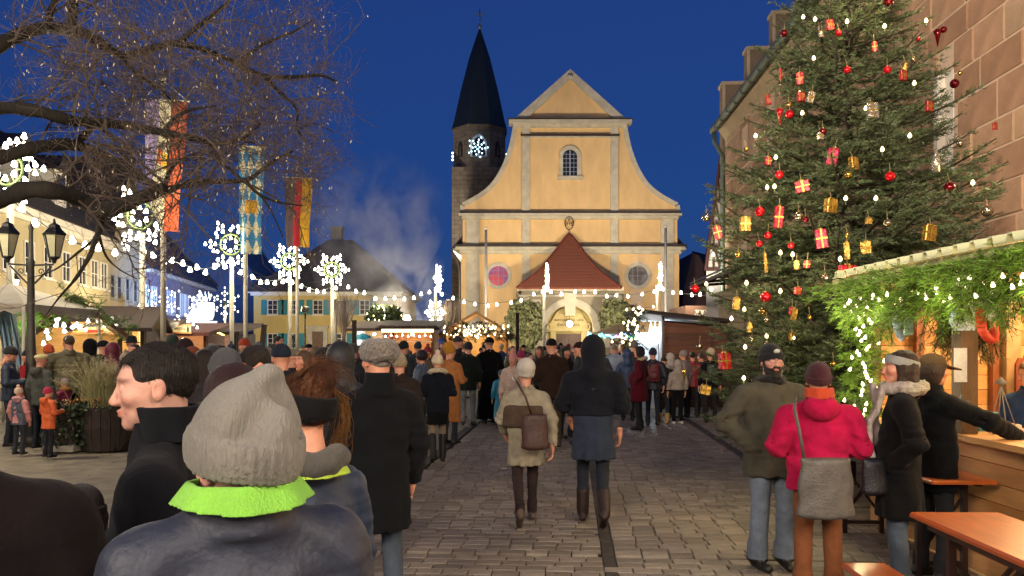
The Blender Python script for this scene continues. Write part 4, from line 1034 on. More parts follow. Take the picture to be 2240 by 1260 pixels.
for i, (ya, yb_, za, zb) in enumerate(OPEN):
    f = MB(); w = yb_ - ya
    f.box((.0, ya + .09, (za + zb) / 2), (.1, .18, zb - za)); f.box((.0, yb_ - .09, (za + zb) / 2), (.1, .18, zb - za)); f.box((.0, (ya + yb_) / 2, za + .08), (.12, w - .36, .16)); f.box((.0, (ya + yb_) / 2, zb - .08), (.1, w - .36, .16))
    if i == 0: f.box((-.1, yb_ - .1, (za + zb) / 2), (.14, .12, zb - za - .02))
    fo = f.build('window', WHITE if i == 0 else SAND[1], sh)
    g = MB(); g.box((.01, (ya + yb_) / 2, (za + zb) / 2), (.04, w - .36, zb - za - .32)); g.build('pane', GLASS_B if i else mat('warm_glass', '8a6a48', .2, .2, 2), fo)
m = MB()
m.prism([(-.22, EAVE - .02), (-.02, EAVE - .32), (.2, EAVE - .32), (.2, EAVE + .1), (-.3, EAVE + .1)], 3, WL); part('eave_moulding', m, mat('pale_eave_stone', 'a08c70', .85, .15, 3), sh)
dq = MB(); dq.box((0, 0, 0), (.1, .2, .14)); dme = dq.mesh('dentil', _M['pale_eave_stone'])
for k in range(58): link('dentil', dme, sh, (-.03, 3.3 + k * .42, EAVE - .4))
COPP = mat('old_copper', '4b5a52', .5, .25, 3, .2, 20, metal=.25)
m = MB(); m.tube([(-.42, 3, EAVE + .12), (-.42, WL + .25, EAVE + .12)], .13, 10)
for k in range(26): m.tube([(-.42, 3.5 + k * .95, EAVE + .12), (-.42, 3.56 + k * .95, EAVE + .12)], .15, 10)
m.tube([(-.42, WL + .1, EAVE + .05), (-.38, WL + .05, EAVE - .35), (-.12, WL - .05, EAVE - .9), (-.12, WL - .05, 0)], .085, 8); part('gutter', m, COPP, sh)
m = MB(); m.prism([(-.35, EAVE + .12), (6.2, EAVE + 9.2), (6.2, EAVE + .12)], 3, WL); part('roof', m, ROOFD, sh)
GBL = mat('gable_plaster', '7e6c58', .9, .15, 2, .3, 14); gx = [-.1, .78, 1.68, 2.6, 3.5, 4.4]; gz = [1.72, 2.97, 4.24, 5.45, 6.7, 7.9]
for i in range(6):
    m = MB(); m.box(((gx[i] + gx[i] + 1.6) / 2, WL + .3, EAVE + gz[i] / 2 - .5), (1.6, .5 + i * .004, gz[i] + 1.0)); part('gable_step', m, GBL, sh)
    m = MB(); m.box((gx[i] + .55, WL + .3, EAVE + gz[i] + .06), (1.2, .62, .12)); m.box((gx[i] + .035, WL + .03, EAVE + gz[i] - .5), (.09, .08, 1.1)); part('coping', m, mat('coping_stone', 'b3a183', .8, .12, 3), sh)
# lower arcade: stone pillar and lean-to roof beside the fir
pr_ = thing('stone_pillar', 'square grey stone corner pillar standing behind the left side of the fir', 'pillar', (PX(1600, 24), 24, 0))
PIL = mat('pillar_stone', '857a66', .9, .22, 3, .4, 16)
for k in range(8):
    m = MB(); m.box((0, 0, .2 + k * .41), (.64, .6, .395), bevel=.02); m.build('stone_block', PIL, pr_)
m = MB(); m.box((0, 0, 3.34), (.8, .76, .14)); m.box((-.36, -.1, 1.7), (.1, .16, 3.2)); m.build('pillar_cap', PIL, pr_)
ln = thing('lean_to_roof', 'low grey corrugated lean-to roof fixed to the sandstone wall behind the fir', 'roof', (WX0, 0, 0), WROT)
m = MB()
for k in range(60):
    y = 16.5 + k * .17; m.add([(0, y, 4.5), (0, y + .085, 4.56), (0, y + .17, 4.5), (-1.5, y, 3.85), (-1.5, y + .085, 3.91), (-1.5, y + .17, 3.85)], [(0, 1, 4, 3), (1, 2, 5, 4)])
m.build('corrugated_sheet', mat('grey_sheet', '6d7272', .5, .2, 4), ln)
m = MB()
for k in range(7): m.bar((0, 16.7 + k * 1.65, 3.9), (-1.45, 16.7 + k * 1.65, 3.8), .09)
m.bar((-1.45, 16.5, 3.76), (-1.45, 26.7, 3.76), .1); m.build('rafters', mat('dark_timber', '2e1f17', .8, .3, 6), ln)
# half timbered house
HTD = 30.0
ht = thing('half_timbered_house', 'narrow white half-timbered gable with dark red beams beside the sandstone hall', 'house', (PX(1545, HTD), HTD, 0), -math.atan(PX(1545, HTD) / HTD) - .03)
def hx(px): return (px - 1545) * HTD / FPX
def hz(py): return PZ(py, HTD)
poly = [(0, 0), (hx(1600), 0), (hx(1600), hz(250)), (hx(1586), hz(260)), (0, hz(590))]
m = MB(); m.prism(poly, 0, 5); part('wall', m, mat('lime_render', 'aaa69c', .9, .1, 2), ht)
BEAM = mat('oxblood_beam', '3c1712', .75, .25, 6)
bz = [hz(y) for y in (300, 345, 390, 440, 490, 540, 590)]
lx = lambda z: max(0, hx(1586) * (z - hz(590)) / (hz(260) - hz(590)))
for z in bz: m = MB(); m.box(((lx(z) + hx(1600)) / 2, -.04, z), (hx(1600) - lx(z), .1, .1)); part('beam', m, BEAM, ht)
for i in range(6):
    for px in (1560, 1576, 1590):
        x = hx(px) 
        if x > lx(bz[i + 1] if i < 6 else 0) + .1 and x > lx(bz[i]): m = MB(); m.box((x, -.035, (bz[i] + bz[i + 1]) / 2), (.07, .09, abs(bz[i] - bz[i + 1]) - .1)); part('beam', m, BEAM, ht)
    m = MB(); m.bar((max(hx(1562), lx(bz[i])), -.03, bz[i]), (hx(1574), -.03, bz[i + 1]), .06); part('brace', m, BEAM, ht)
m = MB(); m.bar((hx(1586), -.1, hz(256)), (-.02, -.1, hz(592)), .1, .2); part('verge_board', m, BEAM, ht)
m = MB(); m.add([(hx(1588), -.2, hz(252)), (-.12, -.2, hz(594)), (-.12, 5.2, hz(594)), (hx(1588), 5.2, hz(252))], [(0, 1, 2, 3)]); part('roof', m, ROOFD, ht)
# houses beyond, right of the church
HB = 74.0
bh = thing('gabled_house', 'dim pinkish house with a steep dark roof in the gap right of the church', 'house', (PX(1515, HB), HB, 0))
hb_ = lambda px: (px - 1515) * HB / FPX
m = MB(); m.prism([(hb_(1492), 0), (hb_(1575), 0), (hb_(1575), PZ(650, HB)), (hb_(1530), PZ(560, HB)), (0, PZ(553, HB)), (hb_(1492), PZ(652, HB))], 0, 8); part('wall', m, wall_mat('dusky_plaster', '6e5347', .1), bh)
m = MB(); m.add([(hb_(1485), .3, PZ(680, HB)), (hb_(1485), 9, PZ(560, HB)), (hb_(1580), 9, PZ(540, HB)), (hb_(1580), 5, PZ(545, HB)), (hb_(1516), .3, PZ(548, HB))], [(4, 3, 2, 1, 0)]); part('roof', m, SLATE, bh)
window(bh, hb_(1507), PZ(692, HB), 1.0, 1.0, 0, DARKTILE, GLASS_D, 1, 2)
fh = thing('trellis_building', 'low building with white lattice panels behind the brown hut', 'building', (PX(1545, 40), 40, 0))
m = MB(); m.box((.2, 2, 1.9), (2.6, 4, 3.8)); part('wall', m, wall_mat('dusky_plaster', '6e5347', .1), fh)
m = MB(); m.box((.15, -.03, 3.1), (1.5, .04, .95)); part('panel', m, WHITE, fh)
for k in range(6):
    m = MB(); x = -.6 + k * .25; m.bar((x, -.06, 2.65), (x + .25, -.06, 3.55), .03); m.bar((x + .25, -.075, 2.65), (x, -.075, 3.55), .03); part('lattice', m, BEAM, fh)
dh = thing('dark_house', 'dark gabled house hidden between the blue lit house and the yellow house', 'house', (PX(505, 75), 75, 0))
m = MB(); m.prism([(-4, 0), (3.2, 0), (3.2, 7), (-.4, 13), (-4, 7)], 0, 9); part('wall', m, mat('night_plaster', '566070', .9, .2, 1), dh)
# ================================================================ bulbs, snowflake lamps, light strings, flags, street lamps
WARMB = glow('warm_bulb', (1.0, .93, .74), 11); TINYB = glow('tiny_warm_bulb', (1.0, .82, .45), 5); POLEW = mat('white_pole', 'b9b3a2', .5, .08, 4); CABLE = mat('green_cable', '1b2415', .7, .1)
CANDLE = glow('candle_bulb', (1.0, .7, .3), 4.5)
q = MB(); q.lathe([(.012, .085), (.03, .07), (.04, .03), (.062, -.03), (.045, -.055), (.0, -.062)][::-1], (0, 0, 0), 9); BELL = q.mesh('bulb', WARMB); BELLS = q.mesh('bulb', glow('soft_warm_bulb', (1.0, .95, .85), 2.2))
q = MB(); q.lathe([(.0, -.02), (.018, -.014), (.02, 0), (.008, .03), (.0, .036)], (0, 0, 0), 6); TINY = q.mesh('bulb', TINYB)
FLAKE_D = [(15, 370, 17.5), (307, 472, 21), (505, 535, 27), (633, 572, 32.6), (726, 590, 36.0), (957, 610, 41), (951, 684, 46), (1195, 607, 41), (1442, 605, 41)]
FLB = ['second', 'third', 'fourth', 'fifth', 'sixth']
FLAB = ['snowflake light at the far left, half hidden by the bare tree', 'large snowflake light with a leafy ring left of the purple and orange banner', 'snowflake light on the white pole left of the blue and white banner',
        'snowflake light on a pole beside the black red and gold banner', 'smallest snowflake light seen face on, in front of the yellow house', 'snowflake light seen edge on left of the church, above a wider one', 'low snowflake light turned half away in the smoke left of the church', 'snowflake light seen edge on in front of the church porch', 'snowflake light seen edge on before the right round window']
FL_ROT = [0, 0, .12, .1, .15, 1.42, .8, 1.44, 1.5]
frame_mat = mat('flake_greenery', '33441d', .9, .4, 20)
lights_pts = []
for (px, py, d), lab, rot in zip(FLAKE_D, FLAB, FL_ROT):
    x, z = PX(px, d), PZ(py, d)
    fl = thing('snowflake_lamp', lab, 'lamp', (x, d, 0), rot, 'snowflake lights on white poles round the square')
    k_ = 1.1 if d < 30 else 1.0
    m = MB(); m.tube([(0, .12, 0), (0, .12, z - .45)], [.085, .07], 10); m.tube([(.06, .06, .2), (.075, .05, z * .5), (.06, .06, z - .6)], .016, 5); m.build('pole', POLEW, fl)
    m = MB(); m.tube([(.36 * math.cos(t), 0, z + .36 * math.sin(t)) for t in [2 * math.pi * i / 20 for i in range(21)]], .028, 5)
    for k in range(6):
        a = math.pi / 3 * k; m.bar((.2 * math.cos(a), .03, z + .2 * math.sin(a)), (.74 * math.cos(a), .03, z + .74 * math.sin(a)), .02)
        b = a + math.pi / 6; m.bar((.3 * math.cos(b), .03, z + .3 * math.sin(b)), (.5 * math.cos(b), .03, z + .5 * math.sin(b)), .02)
    m.bar((0, .1, z - .6), (0, .03, z - .2), .05); m.build('wire_frame', frame_mat, fl)
    pts = [(.2, math.pi / 3 * k + .5) for k in range(6)] + [(.47, math.pi / 6 * k) for k in range(12)]
    for k in range(6):
        a = math.pi / 3 * k; pts += [(.62, a - .14), (.62, a + .14), (.77, a)]
        pts += [(.56, a + math.pi / 6 - .13)]
    for r, a in pts:
        r *= k_; link('bulb', BELL, fl, (r * math.cos(a), -.05 + RNG.normal(0, .012), z + r * math.sin(a)), (RNG.normal(0, .15), RNG.normal(0, .15), 0), scale=1.0 if d < 25 else .88)
    lights_pts.append((x, d - .25, z, 1.0))
SPANS = [([(-60, 380), (55, 470), (112, 511), (165, 540), (219, 552), (258, 554), (307, 543)], 14.5, 21, 'string of white bulbs running past the street lamp at the left'), ([(307, 543), (345, 565), (408, 587), (446, 594), (505, 580)], 21, 27, 'string of white bulbs under the purple and orange banner'),
         ([(505, 580), (552, 612), (585, 619), (633, 614)], 27, 32.6, 'string of white bulbs under the blue and white banner'), ([(633, 614), (670, 632), (700, 640), (726, 632)], 32.6, 36, 'short string of white bulbs before the roof of the yellow house'),
         ([(726, 632), (768, 634), (810, 650), (860, 655), (902, 650), (957, 641)], 36, 41, 'string of white bulbs between the yellow house and the church'), ([(957, 641), (1000, 655), (1050, 667), (1100, 665), (1150, 655), (1195, 637)], 41, 41, 'sagging string of white bulbs before the left half of the church'),
         ([(1195, 637), (1240, 643), (1290, 644), (1350, 649), (1400, 645), (1442, 637)], 41, 41, 'string of white bulbs hung across the church porch'), ([(1442, 637), (1490, 645), (1530, 649), (1580, 655)], 41, 38, 'string of white bulbs ending behind the fir tree')]
for pts, d0, d1, lab in SPANS:
    P_ = smooth_pts(pts, 8); x0, x1 = P_[0][0], P_[-1][0]
    W = [PT(x, y, d0 + (d1 - d0) * (x - x0) / (x1 - x0)) for x, y in P_]
    o = W[0].copy(); t = thing('light_string', lab, 'string lights', o, 0, 'strings of white bulbs between the snowflake poles')
    m = MB(); m.tube([p - o + Vector((0, 0, .09)) for p in W], .013, 4); m.build('cable', CABLE, t)
    L = 0; nxt = .25; step = .62
    for a, b in zip(W, W[1:]):
        l = (b - a).length
        while nxt < L + l:
            p = a.lerp(b, (nxt - L) / l); link('bulb', BELL, t, p - o + Vector((0, -.03, RNG.choice((-.01, .11, .02)) + RNG.normal(0, .02))), (RNG.normal(0, .2), RNG.normal(0, .2), 0), scale=1.3); nxt += step * (.75 + .5 * RNG.random())
        L += l
    mid = W[len(W) // 2]; lights_pts.append((mid.x, mid.y - .2, mid.z - .1, .45))
# ---------------------------------------------------------------- flag poles with banners
def banner(px, d, ptop, x0, x1, y0, y1, kind, lab, plab):
    fp = thing('flagpole', plab, 'flagpole', (PX(px, d), d, 0), 0, 'tall white flagpoles')
    zt = PZ(ptop, d); m = MB(); m.tube([(0, 0, 0), (0, 0, zt)], [.075, .06], 10); m.build('pole', POLEW, fp)
    m = MB(); m.lathe([(.06, 0), (.1, .05), (.09, .11), (.04, .15), (.03, .3), (0, .32)], (0, 0, zt), 10); m.build('finial', POLEW, fp)
    bx0, bx1 = PX(x0, d), PX(x1, d); zt2 = PZ(y0, d); zb = PZ(y1, d)
    bn = thing('banner', lab, 'banner', ((bx0 + bx1) / 2, d - .16, zt2), 0)
    w = bx1 - bx0; h = zt2 - zb
    m = MB(); m.tube([(-w / 2 - .05, 0, .02), (w / 2 + .05, 0, -.04)], .02, 6); m.tube([(-w / 2, 0, .02), (PX(px, d) - (bx0 + bx1) / 2, .06, .55), (w / 2, 0, -.03)], .008, 4); m.ball((-w / 2 - .05, 0, .02), .035, 6); m.ball((w / 2 + .05, 0, -.04), .035, 6); m.build('crossbar', POLEW, bn)
    nx, nz = 24, 40
    def pos(i, j):
        u, v = i / nx, j / nz; hh = h
        if kind == 'orange': hh = h * (1 - .38 * max(0, 1 - u * 1.6))
        sw = .16 * v * math.sin(u * 5.5 + v * 1.5) + .09 * math.sin(u * 9 + v * 2.0) * (.3 + v)
        x = -w / 2 + w * u * (1 - .12 * v) + (.02 * math.sin(v * 7)) - (w * .1 * v * v if kind == 'orange' else 0)
        return (x, sw, -hh * v - .05 * u)
    def colr(i, j):
        u, v = (i + .5) / nx, (j + .5) / nz
        if kind == 'orange':
            if .38 < u < .62 and .42 < v < .55: return 3 if u < .48 else 4
            return 0 if u < .34 else (1 if u < .62 else 2)
        if kind == 'gold': return 0 if u < .36 else (1 if u < .64 else 2)
        if .3 < u < .8 and .5 < v < .62: return 2 + int(u * 16 + int(v * 30)) % 2
        a, b = u * 3.2 + v * 5.2, u * 3.2 - v * 5.2; return (int(math.floor(a)) + int(math.floor(b))) % 2
    mm = {'orange': ['flag_violet:8d7fa8', 'flag_white:c9c2a2', 'flag_orange:b8512c', 'flag_shield:c95a26', 'flag_yellow:c9a52c'], 'gold': ['flag_black_backlit:55474a', 'flag_red:b3202e', 'flag_gold:c99a22'], 'blue': ['flag_white:c9c2a2', 'flag_blue:2e7fae', 'flag_shield2:c98a3a', 'flag_yellow:c9a52c']}[kind]  # black stripe's colour is lightened, as if light came through the cloth
    mats = [mat(s.split(':')[0], s.split(':')[1], .85, .12, 6) for s in mm]
    for mt in mats: mt.node_tree.nodes['Principled BSDF'].inputs['Transmission Weight'].default_value = 0
    m = MB(); V = [pos(i, j) for j in range(nz + 1) for i in range(nx + 1)]; k = len(V)
    V2 = [(x, y + .006, z) for x, y, z in V]
    m.add(V + V2, [])
    for j in range(nz):
        for i in range(nx):
            a = j * (nx + 1) + i; f = (a + nx + 1, a + nx + 2, a + 1, a)
            m.f.append(f); m.mi.append(colr(i, j)); m.sm.append(True); m.f.append(tuple(reversed([t + k for t in f]))); m.mi.append(colr(i, j)); m.sm.append(True)
    m.build('cloth', mats, bn)
banner(357, 20.2, 178, 322, 415, 222, 505, 'orange', 'long violet white and orange banner with a small shield on the nearest flagpole', 'tallest white flagpole, carrying the violet and orange banner')
banner(537, 26.3, 296, 524, 582, 322, 555, 'blue', 'blue and white lozenge banner with a coloured crest', 'white flagpole carrying the blue and white lozenge banner')
banner(650, 31.5, 366, 625, 686, 390, 540, 'gold', 'black red and gold banner on the right hand flagpole', 'white flagpole carrying the black red and gold banner')
for px, pt_, d, lab in ((1063, 502, 50, 'bare thin flagpole standing before the left side of the church'), (1456, 498, 50, 'bare thin flagpole standing before the right side of the church')):
    fp = thing('flagpole', lab, 'flagpole', (PX(px, d), d, 0), 0, 'tall white flagpoles'); zt = PZ(pt_, d)
    m = MB(); m.tube([(0, 0, 0), (0, 0, zt)], [.1, .085], 8); m.build('pole', mat('grey_pole', '8f8b86', .5, .1), fp); m = MB(); m.lathe([(.09, 0), (.13, .04), (.11, .12), (0, .16)], (0, 0, zt), 8); m.build('finial', POLEW, fp)
for px, y0, d, lean, lab in ((578, 713, 24, .12, 'dark leaning wooden post in the crowd before the yellow house'), (775, 703, 26, 0, 'dark upright wooden post left of the brown candy stall'), (1132, 686, 30, 0, 'slim dark post before the shrub left of the porch')):
    pp = thing('wooden_post', lab, 'post', (PX(px, d), d, 0)); zt = PZ(y0, d); m = MB(); m.bar((-lean * 2, 0, 0), (0, 0, zt), .13); m.build('shaft', mat('dark_timber', '2e1f17', .8, .3, 6), pp); m = MB(); m.box((0, 0, zt + .02), (.15, .15, .04)); m.build('cap', _M['dark_timber'], pp)
# ---------------------------------------------------------------- street lamps
LGLASS = mat('lantern_glass', 'cfcba8', .15, .15, 5, spec=.6); LIT = glow('lantern_lit', (1, .86, .58), 10)
def lantern(par, c, s=1.0, lit=False):
    x, y, z = c
    m = MB(); m.lathe([(.095 * s, 0), (.185 * s, .42 * s)], c, 6, False); g = m.build('glass', LIT if lit else LGLASS, par)
    m = MB()
    for k in range(6): a = math.pi / 3 * k; m.bar((x + .098 * s * math.cos(a), y + .098 * s * math.sin(a), z), (x + .19 * s * math.cos(a), y + .19 * s * math.sin(a), z + .42 * s), .016 * s)
    m.lathe([(.21 * s, .42 * s), (.22 * s, .45 * s), (.12 * s, .56 * s), (.1 * s, .62 * s), (.03 * s, .66 * s), (.02 * s, .74 * s), (0, .75 * s)], c, 6, False); m.lathe([(.03 * s, -.12 * s), (.05 * s, -.05 * s), (.11 * s, -.01 * s), (.1 * s, .01 * s)], c, 6, False)
    return m.build('lantern_cage', IRON, par)
def old_lamp(loc, lab, rz=0.0, arms=True, lit=False, h=3.3, k=1.0):
    lp = thing('street_lamp', lab, 'street lamp', loc, rz)
    m = MB(); m.lathe([(.16, 0), (.16, .12), (.12, .16), (.115, .95), (.13, 1.0), (.13, 1.06), (.1, 1.1), (.085, 1.4), (.065, 2.2), (.055, h), (.07, h + .04), (.04, h + .1), (.035, h + .6), (.05, h + .65), (0, h + .75)], (0, 0, 0), 12); m.build('post', mat('lamp_iron', '45423a', .5, .25, 8), lp)
    if arms:
        for s in (-1, 1):
            m = MB(); e = (s * .37, 0, h - .0); m.bar((0, 0, h - .02), e, .03); m.bar((s * .06, 0, h - .34), (s * .34, 0, h - .03), .026); m.tube([(s * (.16 + .05 * math.cos(t) * (1 - t / 9)), 0, h - .13 + .06 * math.sin(t) * (1 - t / 9)) for t in [i * .5 for i in range(14)]], .009, 5); m.build('bracket', IRON, lp); lantern(lp, (s * .38, 0, h + .13), .92 * k, lit)
    else: lantern(lp, (0, 0, h + .85), 1.1 * k, lit)
    return lp
old_lamp((PX(68, 13.6), 13.6, 0), 'dark iron street lamp with two unlit glass lanterns at the left', .15, h=3.18)
ll = thing('street_lamp', 'glowing lantern above the cream tent at the left edge', 'street lamp', (PX(29, 24), 24, 0)); zl = PZ(642, 24)
m = MB(); m.tube([(0, 0, 0), (0, 0, zl)], .06, 8); m.build('post', IRON, ll); lantern(ll, (0, 0, zl), 1.0, True); lights_pts.append((PX(29, 24), 23.6, zl + .25, 1.3))
for px, py, d, lab, s in ((313, 670, 40, 'small glowing ball lamp on the wall right of the sand coloured house', .3), (890, 698, 50, 'glowing lamp in the smoke left of the church', .34)):
    ll = thing('street_lamp', lab, 'street lamp', (PX(px, d), d, 0)); zl = PZ(py, d); m = MB(); m.tube([(0, 0, 0), (0, 0, zl - s * .6)], .06, 8); m.build('post', IRON, ll)
    m = MB(); m.lathe([(.0, -s), (s * .5, -s * .8), (s * .8, 0), (s * .5, s * .7), (0, s)], (0, 0, zl), 10); m.build('globe', LIT, ll); m = MB(); m.lathe([(s * .55, s * .6), (s * .3, s * 1.0), (0, s * 1.1)], (0, 0, zl), 8); m.build('cap', IRON, ll); lights_pts.append((PX(px, d), d - .5, zl, 1.2))
sp_ = thing('street_lamp', 'slim dark lamp post in front of the yellow house', 'street lamp', (PX(733, 52), 52, 0)); m = MB(); m.tube([(0, 0, 0), (0, 0, PZ(690, 52)), (0, 0, PZ(655, 52))], [.14, .12, .05], 8); m.build('post', mat('lamp_iron', '45423a', .5, .25, 8), sp_); lantern(sp_, (0, 0, PZ(655, 52)), 1.2)
# ================================================================ stalls
WOODL = mat('light_planks', 'b98a52', .6, .25, 3, .25, 30, stretch=(1, 6, 6)); WOODR = mat('red_planks', '6e3a20', .7, .3, 3, .3, 30, stretch=(1, 6, 6)); WOODB = mat('brown_planks', '4a2c1a', .7, .3, 3, .3, 30, stretch=(1, 6, 6))
WOODO = [mat('pine_board_%d' % i, c, .6, .22, 2.2, .25, 24, stretch=(5, 1, 6)) for i, c in enumerate(('b98550', 'b07a45', 'c2905c', 'a97440'))]
DTIM = _M['dark_timber']
def planks(par, x0, x1, z0, z1, y, n, mm, name='plank', vertical=False, t=.03):
    mm = mm if isinstance(mm, list) else [mm]
    for k in range(n):
        q = MB()
        if vertical: w = (x1 - x0) / n; q.box((x0 + w * (k + .5), y, (z0 + z1) / 2), (w - .008, t + .002 * (k % 2), z1 - z0))
        else: w = (z1 - z0) / n; q.box(((x0 + x1) / 2, y, z0 + w * (k + .5)), (x1 - x0, t + .002 * (k % 2), w - .008))
        q.build(name, mm[k % len(mm)], par)
def simple_stall(lab, px, d, w, hf, rz=0.0, dep=2.2, wood=WOODB, roofm=DTIM, roof='shed', lit=(1, .75, .4), power=40, eave=None, cat='market stall', counter=1.0, nplank=6, over=.45):
    st = thing('market_stall', lab, cat, (PX(px, d), d, 0), rz, 'wooden stalls of the Christmas market')
    planks(st, -w / 2, w / 2, .02, counter, 0, nplank, wood)
    q = MB(); q.box((0, -.1, counter + .02), (w + .1, .42, .05)); q.build('counter', wood, st)
    q = MB(); q.box((0, dep, hf / 2), (w, .05, hf)); q.build('back_wall', WOODL, st)
    for s in (-1, 1):
        q = MB(); q.box((s * (w / 2 - .02), dep / 2 + .03, hf / 2), (.045, dep - .1, hf)); q.build('side_wall', wood, st); q = MB(); q.box((s * (w / 2 - .05), -.06, hf / 2), (.1, .1, hf)); q.build('post', wood, st)
    q = MB()
    if roof == 'shed': q.add([(-w / 2 - .3, -over, hf - .05), (w / 2 + .3, -over, hf - .05), (w / 2 + .3, dep + .2, hf + .35), (-w / 2 - .3, dep + .2, hf + .35), (-w / 2 - .3, -over, hf + .07), (w / 2 + .3, -over, hf + .07), (w / 2 + .3, dep + .2, hf + .47), (-w / 2 - .3, dep + .2, hf + .47)], [(3, 2, 1, 0), (4, 5, 6, 7), (0, 1, 5, 4), (1, 2, 6, 5), (2, 3, 7, 6), (3, 0, 4, 7)])
    elif roof == 'gable': q.prism([(-w / 2 - .35, hf - .2), (0, hf + w * .3), (w / 2 + .35, hf - .2), (w / 2 + .35, hf - .08), (0, hf + w * .3 + .13), (-w / 2 - .35, hf - .08)], -over, dep + .2)
    elif roof == 'long': q.prism([(-over, hf - .1), (dep / 2, hf + .5), (dep + .25, hf - .1), (dep + .25, hf), (dep / 2, hf + .62), (-over, hf)], -w / 2 - .25, w / 2 + .25, 'x')
    q.build('roof', roofm, st)
    if power: lamp('stall_lamp', (0, dep * .45, hf - .3), power, lit, .12, st); b_ = MB(); b_.ball((0, dep * .45, hf - .16), .07, 8); b_.build('bulb', glow('stall_bulb_%d' % int(lit[2] * 100), lit, 8), st)
    return st
def signboard(st, c, w, h, cols, lines, y=-.5, tilt=0.0, frame=None):
    q = MB(); q.box((c[0], y, c[1]), (w, .05, h)); s = q.build('sign', cols, st)
    q = MB(); q.box((c[0], y - .005, c[1] - h / 2 + .02), (w + .06, .07, .05)); q.box((c[0], y - .005, c[1] + h / 2 - .02), (w + .06, .07, .05)); q.build('sign_frame', frame or WOODL, s)
    for t, x, z, sz, mm in lines: lettering(s, t, (c[0] + x, y - .04, c[1] + z), sz, mm, ext=.006)
    return s
INKB = mat('ink_blue', '2b3566', .7, .1); INKR = mat('ink_red', 'a02a1c', .7, .1); INKD = mat('ink_dark', '3a3528', .7, .1); SIGNW = mat('sign_cream', 'd2c7a2', .6, .08, 3)
# stall with blue lettering
sc = simple_stall('stall with a cream sign in blue letters over the lit serving hatch', 222, 20, 2.1, 2.2, R(14), wood=WOODB, lit=(1, .85, .35), power=60, roof='long')
sg_ = signboard(sc, (.0, 2.18), 1.0, .3, SIGNW, [('KÜHN', -.2, .06, .13, INKB), ('LANDMETZGEREI', .17, .06, .085, INKB)], y=-.62)
q = MB(); q.box((.02, -.66, 2.1), (.36, .02, .07)); q.build('red_strip', INKR, sg_); q = MB(); q.lathe([(.05, -.01), (.05, .01)], (0, 0, 0), 10); o_ = q.build('crest', mat('crest_gold', '8a6a2a', .5, .3, 20), sg_, loc=(-.42, -.655, 2.14), rot=(R(90), 0, 0))
simple_stall('red brown timber stall beside the sign with blue letters', 291, 23, 1.2, 2.15, R(8), wood=WOODR, lit=(1, .6, .3), power=25, roof='shed')
se = simple_stall('stall with a maroon awning and a pale board below the snowflakes', 380, 26, 2.2, 2.1, R(6), wood=WOODR, roofm=mat('maroon_awning', '4a1f1c', .8, .2, 3), lit=(1, .7, .55), power=50, roof='shed', over=.9)
sg_ = signboard(se, (.42, 2.28), .86, .3, SIGNW, [('GLÜHWEIN', -.08, .0, .13, INKD)], y=-.95); q = MB(); q.lathe([(.012, -.1), (.03, -.08), (.03, .03), (.012, .06), (.012, .1)], (0, 0, 0), 8); q.build('bottle_mark', INKD, sg_, loc=(.76, -1.0, 2.28))
sf = simple_stall('dark stall edged with a wavy yellow rope light under the glowing cup', 462, 30, 2.0, 2.2, 0, wood=DTIM, lit=(.8, .7, 1.0), power=40, roof='shed', over=.6)
rl = thing('rope_light', 'wavy yellow rope light along the front of the dark stall', 'rope light', PT(455, 735, 29.2)); q = MB()
pts = [PT(x, y, 29.2) - PT(455, 735, 29.2) for x, y in smooth_pts([(420, 728), (424, 740), (434, 744), (444, 740), (450, 727), (462, 726), (478, 728), (490, 734)], 4)]
q.tube(pts, .035, 6); q.build('tube', glow('rope_yellow', (1, .72, .12), 3.5), rl); q = MB(); q.tube([p + Vector((0, .06, .0)) for p in pts], .02, 5); q.build('backing', DTIM, rl)
# cup sign
cs = thing('cup_sign', 'glowing white steaming cup sign on top of the dark stall', 'light sign', PT(450, 712, 29.6)); cb = PT(450, 712, 29.6); WHL = glow('neon_white', (.86, .93, 1), 1.1); BLL = glow('neon_blue', (.08, .3, .9), .9)
k_ = 29.6 / FPX
q = MB(); q.lathe([(.0, -.25), (.24, -.25), (.3, -.1), (.31, .38), (.29, .4), (0, .4)], ((450 - 450) * k_, 0, 27 * k_), 14); q.build('cup', WHL, cs)
q = MB(); q.lathe([(.0, .0), (.38, .0), (.42, .07), (.0, .1)], (0, 0, 5 * k_), 14); q.build('saucer', WHL, cs)
q = MB(); q.tube([(-.28 - .16 * math.sin(t), 0, 25 * k_ + .18 * math.cos(t)) for t in [math.pi * i / 8 for i in range(9)]], .035, 6); q.build('handle', WHL, cs)
q = MB()
for x in (-.14, 0, .14): q.tube([(x + .03 * math.sin(i * .9), 0, 54 * k_ + i * .06) for i in range(7)], [.006, .022, .026, .024, .02, .014, .005], 6)
q.build('steam', glow('steam_blue', (.35, .6, 1), 2), cs)
q = MB(); q.prism([(-.62, 0), (-.28, 0), (-.3, 30 * k_), (-.45, 38 * k_), (-.72, 4 * k_)], .05, .15); q.build('panel', BLL, cs); q = MB(); q.bar((-.78, .02, .1), (-.45, .02, 40 * k_), .08); q.build('edge_tube', WHL, cs)
q = MB(); q.box((-.1, .1, -.08), (1.5, .3, .12)); q.build('base', DTIM, cs)
